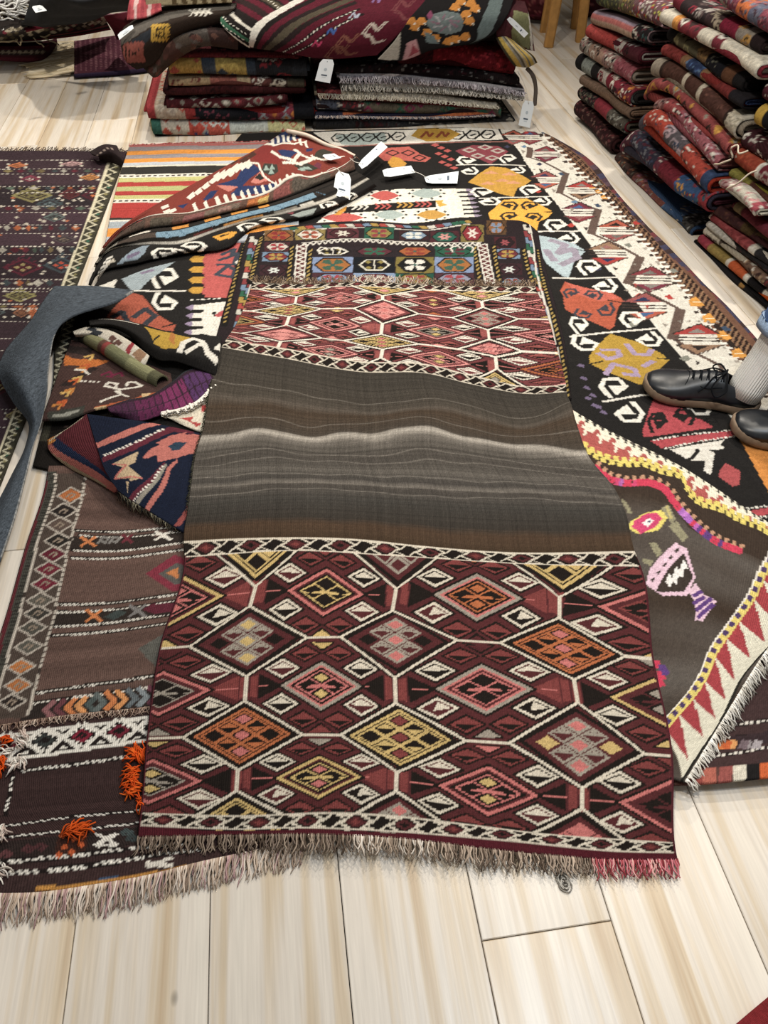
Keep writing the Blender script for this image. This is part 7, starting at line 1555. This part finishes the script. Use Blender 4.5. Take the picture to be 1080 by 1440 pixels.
    S = Sheet(rowz(.1, [(-60, 60, .05), (60, 56, .08)], [(-60, 40, .16), (60, 36, .18)], [(-60, 10, .22), (60, 8, .24)], [(-60, -20, .22), (60, -20, .22)]), cell=.012, base='#2a1f20', seed=309); S.mottle(.05, .15); S.build('woven_body', t, .01)
build_back_left()
# rolled rugs standing far behind, by the stool
def roll(name, label, p0, p1, r, col, seed):
    P = resample([p0, p1], 10); d = np.array(p1)-np.array(p0); d = d/np.linalg.norm(d); a = np.cross(d, [0, 0, 1]); a /= np.linalg.norm(a); b = np.cross(a, d)
    rows = [[p+a*r*(1+.004*k)*math.cos(-k*.33)+b*r*(1+.004*k)*math.sin(-k*.33) for p in P] for k in range(-8, 22)]
    S = Sheet(rows, cell=.012, base=col, seed=seed); paint_bands(S, [(0, 1, col, 'speck', ['#6a2030', '#3a1218', '#8a4a48'])], seed); S.mottle(.05, .1)
    t = thing(name, label, 'rug', (P[5][0], P[5][1], 0)); S.build('rolled_body', t, .01); return t
roll('rolled_rug', 'rolled maroon rug on the floor just left of the wooden stool', (.45, 5.35, .13), (1.0, 5.2, .13), .12, '#4a1820', 321)
roll('rolled_rug', 'rolled dark rug lying on the maroon roll behind the stool', (.5, 5.4, .36), (1.5, 5.3, .36), .12, '#33141a', 322)
roll('rolled_rug', 'rolled dark red rug on the floor behind the stool legs', (1.15, 5.35, .12), (1.9, 5.3, .12), .12, '#3a141a', 323)
# ------------------------------------------------------------------ wooden stool at the back
def box_part(name, lo_c, hi_c, w0, w1, mat, parent, d0=None, d1=None):
    """four-sided leg or rail from lo_c to hi_c with chamfered section"""
    A, B = np.array(lo_c, float), np.array(hi_c, float); ax = B-A; ax = ax/np.linalg.norm(ax)
    u = np.cross(ax, [0, 1, 0]) if abs(ax[1]) < .9 else np.cross(ax, [1, 0, 0]); u /= np.linalg.norm(u); v = np.cross(ax, u)
    V = []
    for P, w_, d_ in ((A, w0, d0 or w0), (B, w1, d1 or w1)):
        c = .18*w_
        for (x, y) in ((-w_/2+c, -d_/2), (w_/2-c, -d_/2), (w_/2, -d_/2+c), (w_/2, d_/2-c), (w_/2-c, d_/2), (-w_/2+c, d_/2), (-w_/2, d_/2-c), (-w_/2, -d_/2+c)): V.append(P+u*x+v*y)
    F = [(k, (k+1) % 8, 8+(k+1) % 8, 8+k) for k in range(8)]+[(0, 7, 6, 5), (0, 5, 4, 1), (1, 4, 3, 2), (8, 9, 12, 13), (8, 13, 14, 15), (9, 10, 11, 12)]
    return mesh_from(name, V, F, mat, parent, smooth=False)
M_WOOD = plain_mat('honey_wood', '#a87c44', .5, .15, 30)
def build_stool():
    l1, l2 = np.array(at(771, 66)), np.array(at(808, 55)); cx, cy = (l1[0]+l2[0])/2+.02, l1[1]+.16
    t = thing('wooden_stool', 'honey-coloured wooden stool standing behind the stacks', 'stool', (cx, cy, 0))
    legs = [l1, l2+np.array([.02, -.05, 0]), np.array([l1[0]+.02, l1[1]+.30, 0]), np.array([l2[0]+.04, l2[1]+.22, 0])]; hi = []
    for p in legs:
        top = np.array([cx+(p[0]-cx)*.72, cy+(p[1]-cy)*.72, .46]); hi.append(top); box_part('leg', p, top, .048, .058, M_WOOD, t)
    for a, b in ((0, 1), (2, 3), (0, 2), (1, 3)):
        pa, pb = legs[a]*.45+hi[a]*.55, legs[b]*.45+hi[b]*.55; box_part('rail', pa, pb, .03, .03, M_WOOD, t)
    box_part('seat', (cx, cy, .46), (cx, cy, .50), .32, .33, M_WOOD, t)
build_stool()

# ------------------------------------------------------------------ the person's feet and legs at the right
M_LEATH = plain_mat('navy_black_leather', '#15191f', .36, .35, 60, .15, .5)
M_SOLE = plain_mat('gum_sole', '#7c6a58', .75, .12, 90, .1)
M_SOLE2 = plain_mat('dark_outsole', '#4a3f36', .85)
M_LACE = plain_mat('black_lace', '#121418', .85)
def sock_mat():
    m, nt, b = new_mat('white_ribbed_sock'); N, L = nt.nodes.new, nt.links.new
    va = N('ShaderNodeAttribute'); va.attribute_name = 'weave'
    wv = N('ShaderNodeTexWave'); wv.inputs['Scale'].default_value = 7; wv.bands_direction = 'X'; L(va.outputs['Vector'], wv.inputs['Vector'])
    bp = N('ShaderNodeBump'); bp.inputs['Strength'].default_value = .8; bp.inputs['Distance'].default_value = .003; L(wv.outputs['Fac'], bp.inputs['Height']); L(bp.outputs['Normal'], b.inputs['Normal'])
    b.inputs['Base Color'].default_value = (*hexc('#efeeea'), 1); b.inputs['Roughness'].default_value = .95; return m
M_SOCK = sock_mat()
def denim_mat():
    m, nt, b = new_mat('blue_denim'); N, L = nt.nodes.new, nt.links.new
    va = N('ShaderNodeAttribute'); va.attribute_name = 'Col'; tc = N('ShaderNodeTexCoord'); nz = N('ShaderNodeTexNoise'); nz.inputs['Scale'].default_value = 420; L(tc.outputs['Object'], nz.inputs['Vector'])
    mr = N('ShaderNodeMapRange'); mr.inputs['From Min'].default_value = .3; mr.inputs['From Max'].default_value = .7; mr.inputs['To Min'].default_value = .7; mr.inputs['To Max'].default_value = 1.3; L(nz.outputs['Fac'], mr.inputs['Value'])
    mx = N('ShaderNodeVectorMath'); mx.operation = 'SCALE'; L(va.outputs['Color'], mx.inputs[0]); L(mr.outputs[0], mx.inputs['Scale']); L(mx.outputs[0], b.inputs['Base Color'])
    bp = N('ShaderNodeBump'); bp.inputs['Strength'].default_value = .4; bp.inputs['Distance'].default_value = .002; L(nz.outputs['Fac'], bp.inputs['Height']); L(bp.outputs['Normal'], b.inputs['Normal']); b.inputs['Roughness'].default_value = .9; return m
M_DENIM = denim_mat()
def loft(name, rings, mat, parent, caps=(True, True), col=None, weave=False):
    n = len(rings[0]); V = np.concatenate(rings); k = len(rings); F = []
    for r in range(k-1):
        for j in range(n): F.append((r*n+j, r*n+(j+1) % n, (r+1)*n+(j+1) % n, (r+1)*n+j))
    T = []
    if caps[0]: c = len(V); V = np.vstack([V, rings[0].mean(0)]); T += [(c, (j+1) % n, j) for j in range(n)]
    if caps[1]: c = len(V); V = np.vstack([V, rings[-1].mean(0)]); T += [(c, (k-1)*n+j, (k-1)*n+(j+1) % n) for j in range(n)]
    wv = None
    if weave:
        wv = np.zeros((len(V), 3)); idx = np.arange(k*n); wv[:k*n, 0] = (idx % n)/n; wv[:k*n, 0] = np.abs(wv[:k*n, 0]-.5)*2; wv[:k*n, 1] = idx//n*.01
    cc = None
    if col is not None: cc = np.tile(C_(col), (len(V), 1)) if not callable(col) else np.array([col(i//n if i < k*n else 0, i % n) for i in range(len(V))])
    return mesh_from(name, V, F, mat, parent, cc, wv, True, T)
def shoe(parent, toe, heel, z0, name='shoe'):
    """low leather trainer with a thick gum sole; toe and heel: floor points"""
    toe, heel = np.array(toe[:2]), np.array(heel[:2]); ax = toe-heel; Ln = np.linalg.norm(ax); ax /= Ln; sd = np.array([-ax[1], ax[0]])
    def W(x, y, z): p = heel+ax*x*Ln+sd*y; return np.array([p[0], p[1], z0+z])
    # plan outline half widths along the length (medial / lateral)
    xs = np.array([0, .03, .10, .22, .38, .55, .70, .82, .92, .975, 1.0])
    hw = np.array([.006, .022, .033, .036, .035, .042, .049, .048, .037, .020, .004])
    lift = np.array([.004, .002, 0, 0, .001, 0, 0, .002, .006, .010, .013])
    def outline(n=20, gx=1.0, grow=0.0):
        xx = .5-.5*np.cos(np.linspace(0, math.pi, n)); h = hermite(hw, xs, xx)+grow; l = hermite(lift, xs, xx)
        L_ = [(x, h_, q_) for x, h_, q_ in zip(xx, h, l)]; return L_+[(x, -h_, q_) for x, h_, q_ in L_[-2:0:-1]]
    def ring(z, grow=0.0): return np.array([W(x+(0.012 if x > .5 else -.012)*(grow/.004 if grow else 0)*abs(x-.5)*2, y, z+l) for x, y, l in outline(20, 1, grow)])
    st = thing_child('shoe', parent)
    loft('gum_sole', [ring(.0, .001), ring(.003, .004), ring(.012, .005), ring(.022, .0045), ring(.026, .002)], M_SOLE, st)
    loft('outsole', [ring(-.003, -.002), ring(.002, .0015)], M_SOLE2, st)
    # upper: sections along the length, arched, with an opening at the ankle
    secs = []; n = 22
    for x in np.linspace(.015, .985, 26):
        h_ = float(hermite(hw, xs, np.array([x]))[0]); l = float(hermite(lift, xs, np.array([x]))[0])
        top = np.interp(x, [0, .04, .12, .24, .34, .46, .60, .72, .84, .93, 1], [.064, .076, .074, .070, .080, .078, .066, .054, .046, .036, .022])
        sec = []
        for a in np.linspace(0, math.pi, n):
            y = math.cos(a)*h_*(1.03-.10*math.sin(a)); zz = .020+l+(top-.020)*(math.sin(a)**(.62))
            sec.append(W(x, y, zz))
        secs.append(np.array(sec))
    V = np.concatenate(secs); F = []
    for r in range(25):
        for j in range(n-1):
            x = .015+.97*(r+.5)/25
            if .09 < x < .31 and 6 <= j <= 14: continue      # ankle opening
            F.append((r*n+j, (r+1)*n+j, (r+1)*n+j+1, r*n+j+1))
    o = mesh_from('upper', V, F, M_LEATH, st); so = o.modifiers.new('thickness', 'SOLIDIFY'); so.thickness = .003; so.offset = -1
    # stitched toe seam, eyelet stays and laces
    def top_at(x): return np.interp(x, [0, .24, .34, .46, .60, .72, .84], [.064, .070, .080, .078, .066, .054, .046])
    laces = []
    for i, x in enumerate((.36, .42, .48, .54, .60)):
        z = top_at(x)+.004; laces.append(resample([W(x, .022, z-.008), W(x+.01, .008, z+.001), W(x+.012, -.008, z+.001), W(x+.02, -.022, z-.008)], 10)); laces.append(resample([W(x, -.022, z-.008), W(x+.01, -.004, z+.003), W(x+.02, .022, z-.010)], 10))
    b = W(.35, 0, top_at(.35)+.010)
    for s_ in (-1, 1):
        c = lambda x, y, z: W(.35+x, y*s_, top_at(.35)+z)
        laces.append(resample([b, c(.06, .030, .010), c(.10, .048, -.012), c(.05, .054, -.030), c(-.02, .046, -.018), c(-.01, .02, .004), b], 26)); laces.append(resample([b, c(.10, .02, .002), c(.16, .040, -.020), c(.20, .046, -.030)], 14))
    for pts, nm in ((laces, 'laces'),):
        o = strands(nm, pts, [.0020]*len(pts), ['#121418']*len(pts), st, sides=6, kind=None)
    seam = resample([W(.70, .046, .034), W(.66, .030, .056), W(.64, 0, .064), W(.66, -.030, .056), W(.70, -.046, .034)], 20); strands('toe_seam', [seam], [.0013], ['#0e1014'], st, sides=6, kind=None)
    seam = resample([W(.36, .035, .066), W(.52, .036, .058), W(.60, .02, .064)], 14); strands('side_seam', [seam, resample([W(.36, -.035, .066), W(.52, -.036, .058), W(.60, -.02, .064)], 14)], [.0013]*2, ['#0e1014']*2, st, sides=6, kind=None)
    return W
def thing_child(name, parent):
    o = bpy.data.objects.new(name, None); COL.objects.link(o); o.empty_display_size = .03; o.parent = parent; o.matrix_parent_inverse = parent.matrix_world.inverted(); return o
def circ(c, ax, r, n=24, squash=1.0, ref=(0, 1, 0), wob=0, ph=0):
    c, ax = np.array(c, float), np.array(ax, float); ax = ax/np.linalg.norm(ax); u = np.cross(ref, ax); u /= np.linalg.norm(u); v = np.cross(ax, u)
    return np.array([c+u*r*(1+wob*math.sin(3*a+ph))*math.cos(a)+v*r*squash*(1+wob*math.sin(4*a+ph))*math.sin(a) for a in np.arange(n)/n*2*math.pi])
def leg(parent, ankle, knee, hip, ring_bottom):
    """one trouser leg with turned-up hem over a ribbed sock"""
    a, k, h = map(lambda p: np.array(p, float), (ankle, knee, hip)); d = k-a; L = np.linalg.norm(d); d /= L
    rs = []
    for t_, r, wb in ((ring_bottom, .062, .03), (ring_bottom+.012, .064, .04), (ring_bottom+.06, .064, .05), (.55, .064, .04), (.7, .068, .03), (.92, .070, .02)): rs.append(circ(a+d*L*t_, d, r, 24, 1.12, wob=wb, ph=t_*9))
    d2 = h-k; L2 = np.linalg.norm(d2); d2 /= L2; m = (d+d2); m /= np.linalg.norm(m); rs.append(circ(k, m, .078, 24, 1.05))
    for t_, r in ((.12, .078), (.4, .084), (.8, .095), (1.0, .10)): rs.append(circ(k+d2*L2*t_, d2, r, 24, 1.0, wob=.02, ph=t_*5))
    return rs
def build_person():
    z0 = .028
    t = thing('person', 'person in blue jeans, white socks and black leather shoes, feet on the black kilim', 'person', at(1000, 560, 0))
    toe, heel = at(905, 540, z0+.012), at(1064, 574, z0+.004)
    W = shoe(t, toe, heel, z0)
    # sock
    c0 = W(.15, 0, .045); lean = np.array([.30, .10, 1.0]); lean /= np.linalg.norm(lean)
    rings = []
    for s_, r in ((-.01, .040), (.02, .043), (.05, .0425), (.085, .042), (.12, .043), (.16, .045), (.26, .047)): rings.append(circ(c0+lean*s_, lean, r, 64, 1.08))
    loft('sock', rings, M_SOCK, t, weave=True)
    ank = c0; knee = c0+lean*.43; hip = knee+np.array([.40, -.06, .06])
    pale = hexc('#8fa6c2'); blue = hexc('#3a5a8a'); dk = hexc('#24406c')
    rs = leg(t, ank, knee, hip, .37)
    def dcol(r, j):
        if r <= 1: return hexc('#7f96b4')
        f = .5+.5*math.sin(j*.52+1); return blue*(1-f*.5)+dk*f*.5 if j % 24 not in (5, 17) else hexc('#1c3358')
    # second foot
    toe2, heel2 = at(1027, 598, z0+.010), at(1200, 640, z0+.004)
    W2_ = shoe(t, toe2, heel2, z0); c2 = W2_(.20, 0, .045); ln2 = np.array([.22, .12, 1.0]); ln2 /= np.linalg.norm(ln2)
    loft('sock', [circ(c2+ln2*s_, ln2, r, 64, 1.08) for s_, r in ((0, .040), (.05, .039), (.12, .0375), (.24, .042))], M_SOCK, t, weave=True)
    k2 = c2+ln2*.43; h2 = k2+np.array([.34, .05, .06]); rs2 = leg(t, c2, k2, h2, .37)
    loft('jeans', rs, M_DENIM, t, caps=(False, True), col=dcol); loft('jeans', rs2, M_DENIM, t, caps=(False, True), col=dcol)
    for c, ln in ((c0, lean), (c2, ln2)):      # hem: turned edge with stitching
        hem = [circ(c+ln*s_, ln, r, 24, 1.12, wob=.03, ph=2.1) for s_, r in ((.154, .058), (.152, .0655), (.164, .0675), (.180, .0672), (.184, .0635))]; loft('trouser_hem', hem, M_DENIM, t, caps=(False, False), col='#8ea4c0')
        cr_ = circ(c+ln*.180, ln, .0682, 60, 1.12, wob=.03, ph=2.1); strands('hem_stitching', [cr_[k:k+2] for k in range(0, 58, 2)], [.0012]*29, ['#1f3a66']*29, t, kind='stuff')
build_person()

# ------------------------------------------------------------------ paper tags
M_PAPER = plain_mat('white_card', '#d6dce0', .7)
M_INK = plain_mat('printed_ink', '#4a5664', .8)
M_INKL = plain_mat('printed_grey_ink', '#a8b2ba', .8)
def tagcard(label, corners, big=True, string=None):
    """white card; corners: four 3D points top-left, top-right, bottom-right, bottom-left"""
    A, B, C, D = map(lambda p: np.array(p, float), corners); n = np.cross(B-A, D-A); n /= np.linalg.norm(n)
    if n @ (np.array([0, 0, CAMH])-A) < 0: n = -n
    def P(u, v, k=0): return (A*(1-u)+B*u)*(1-v)+(D*(1-u)+C*u)*v+n*k
    t = thing('price_tag', label, 'tag', tuple((A+B+C+D)/4*np.array([1, 1, 1])))
    ol = [(.0, .18), (.16, 0), (.84, 0), (1, .18), (1, 1), (0, 1)]
    V = [P(u, v, .0008) for u, v in ol]+[P(u, v, -.0008) for u, v in ol]; m = 6
    F = [(k, k+m, (k+1) % m+m, (k+1) % m) for k in range(m)]; T = [(0, k, k+1) for k in range(1, 5)]+[(m, m+k+1, m+k) for k in range(1, 5)]
    mesh_from('card', V, F, M_PAPER, t, smooth=False, tris=T)
    def mark(name, u0, v0, u1, v1, mat): mesh_from(name, [P(u0, v0, .0014), P(u1, v0, .0014), P(u1, v1, .0014), P(u0, v1, .0014)], [(0, 1, 2, 3)], mat, t, smooth=False)
    ring = [(P(.5+.11*math.cos(a), .45+.07*math.sin(a), .0014)) for a in np.linspace(0, 6.28, 13)[:-1]]; mesh_from('printed_emblem', ring+[P(.5, .42, .0014)], [], M_INKL, t, tris=[(12, k, (k+1) % 12) for k in range(12)])
    mark('printed_word', .30, .67, .70, .73, M_INK); mark('printed_line', .36, .78, .64, .80, M_INKL)
    hole = [P(.5+.03*math.cos(a), .10+.02*math.sin(a), .0014) for a in np.linspace(0, 6.28, 9)[:-1]]; mesh_from('eyelet', hole+[P(.5, .10, .0014)], [], M_INK, t, tris=[(8, k, (k+1) % 8) for k in range(8)])
    if string is not None: strands('string', [resample([P(.5, .10, .003)]+[np.array(s_, float) for s_ in string], 14)], [.0012], ['#d8d4cc'], t, kind=None)
    return t
tagcard('white tag standing upright against the sky-blue edge of the folded rust kilim', [at(473, 240, .085), at(494, 246, .085), at(492, 281, .045), at(468, 274, .045)], string=[at(470, 236, .09), at(460, 240, .09)])
tagcard('white tag lying slanted across the rolled pink edge behind the others', [at(503, 230, .075), at(510, 239, .070), at(545, 207, .085), at(536, 199, .085)], string=[at(500, 228, .08), at(492, 222, .085)])
tagcard('white tag with printed lines lying flat left of the rightmost one', [at(537, 238, .06), at(541, 250, .045), at(584, 243, .045), at(578, 233, .055)])
tagcard('rightmost white tag on the black kilim beside the cream panel', [at(596, 248, .045), at(600, 258, .035), at(643, 258, .035), at(645, 241, .055)], string=[at(590, 244, .05), at(578, 240, .05)])
tagcard('pale tag half hidden by the fold behind the upright tag', [at(452, 218, .085), at(462, 226, .08), at(480, 222, .085), at(470, 216, .088)])
tagcard('white tag hanging on the fold at the middle of the back stack', [BACK.at(451, 83, .09), BACK.at(471, 84, .09), BACK.at(464, 117, .10), BACK.at(443, 113, .10)])
tagcard('white strip tag on the olive and maroon rug at back', [BACK.at(712, 28, .09), BACK.at(718, 23, .09), BACK.at(743, 47, .10), BACK.at(737, 53, .10)])
tagcard('grey-white tag hanging low at the right end of back stack', [BACK.at(736, 141, .06), BACK.at(752, 143, .06), BACK.at(745, 180, .09), BACK.at(729, 176, .09)], string=[BACK.at(738, 120, .06), BACK.at(728, 100, .05)])
tagcard('white paper slip on the charcoal cloth at top left', [at(44, 9, .40), at(58, 7, .40), at(66, 15, .38), at(50, 18, .38)])
tagcard('small white slip at the edge of the dark brown draped kilim', [BACK.at(165, 48, .11), BACK.at(186, 34, .08), BACK.at(188, 40, .09), BACK.at(168, 56, .12)])
# grey hanging strap at the right end of the back stack
st = resample([BACK.at(741, 96, .03), BACK.at(748, 104, .03), BACK.at(753, 120, .02), BACK.at(752, 148, .02)], 20); t = thing('hanging_strap', 'grey woven strap hanging beside the low tag on back stack', 'strap', tuple(st[10])); strands('strap_band', [st], [.009], ['#5a524c'], t, sides=6, kind=None)
# pale tying string on the near right stack
ps = resample([AISLE.at(1004, 231, .06), AISLE.at(1018, 228, .08), AISLE.at(1030, 222, .07), AISLE.at(1028, 208, .08), AISLE.at(1036, 204, .07), AISLE.at(1040, 216, .08), AISLE.at(1052, 212, .06)], 30)
p2 = resample([AISLE.at(1022, 265, .08), AISLE.at(1040, 256, .09), AISLE.at(1056, 243, .07), AISLE.at(1064, 240, .06)], 20)
t = thing('tying_string', 'loose pale string knotted around the orange-red rug on the right', 'string', tuple(ps[0])); strands('string', [ps, p2], [.0026, .0026], ['#b8ad9c', '#b8ad9c'], t, kind=None)

# ------------------------------------------------------------------ bits on the floor
def build_scrap():
    c = np.array(at(792, 1240, 0)); g = np.random.default_rng(17); pa, co = [], []
    d = np.array([.35, -.94, 0]); s_ = np.array([.94, .35, 0])
    for k in range(16):
        a = np.linspace(0, 6.28, 18); f = g.uniform(.35, 1.0); e = g.uniform(-.004, .004)
        P = np.array([c+d*(.014*f*math.cos(x)+e)+s_*(.0085*f*math.sin(x)*(1+.2*math.sin(3*x+k)))+np.array([0, 0, .0015+.0012*abs(math.sin(x*2+k))+k*.0001]) for x in a]); pa.append(P); co.append(g.choice(['#8a8680', '#a8a49c', '#5a5650', '#b8b4ac']))
    t = thing('lint_scrap', 'small grey knotted scrap of thread on the floor in front', 'scrap', tuple(c)); strands('threads', pa, [.0010]*16, co, t)
build_scrap()
S = Sheet(rowz(.006, [(1034, 1441), (1060, 1419), (1084, 1399)], [(1110, 1530), (1170, 1500), (1230, 1460)], [(1250, 1700), (1330, 1650), (1420, 1590)]), cell=.004, base='#7c2024', seed=401); S.mottle(.08, .10)
t = thing('red_rug_corner', 'plain red rug corner at the bottom right edge', 'rug', at(1070, 1440, 0)); S.build('woven_body', t, .006)
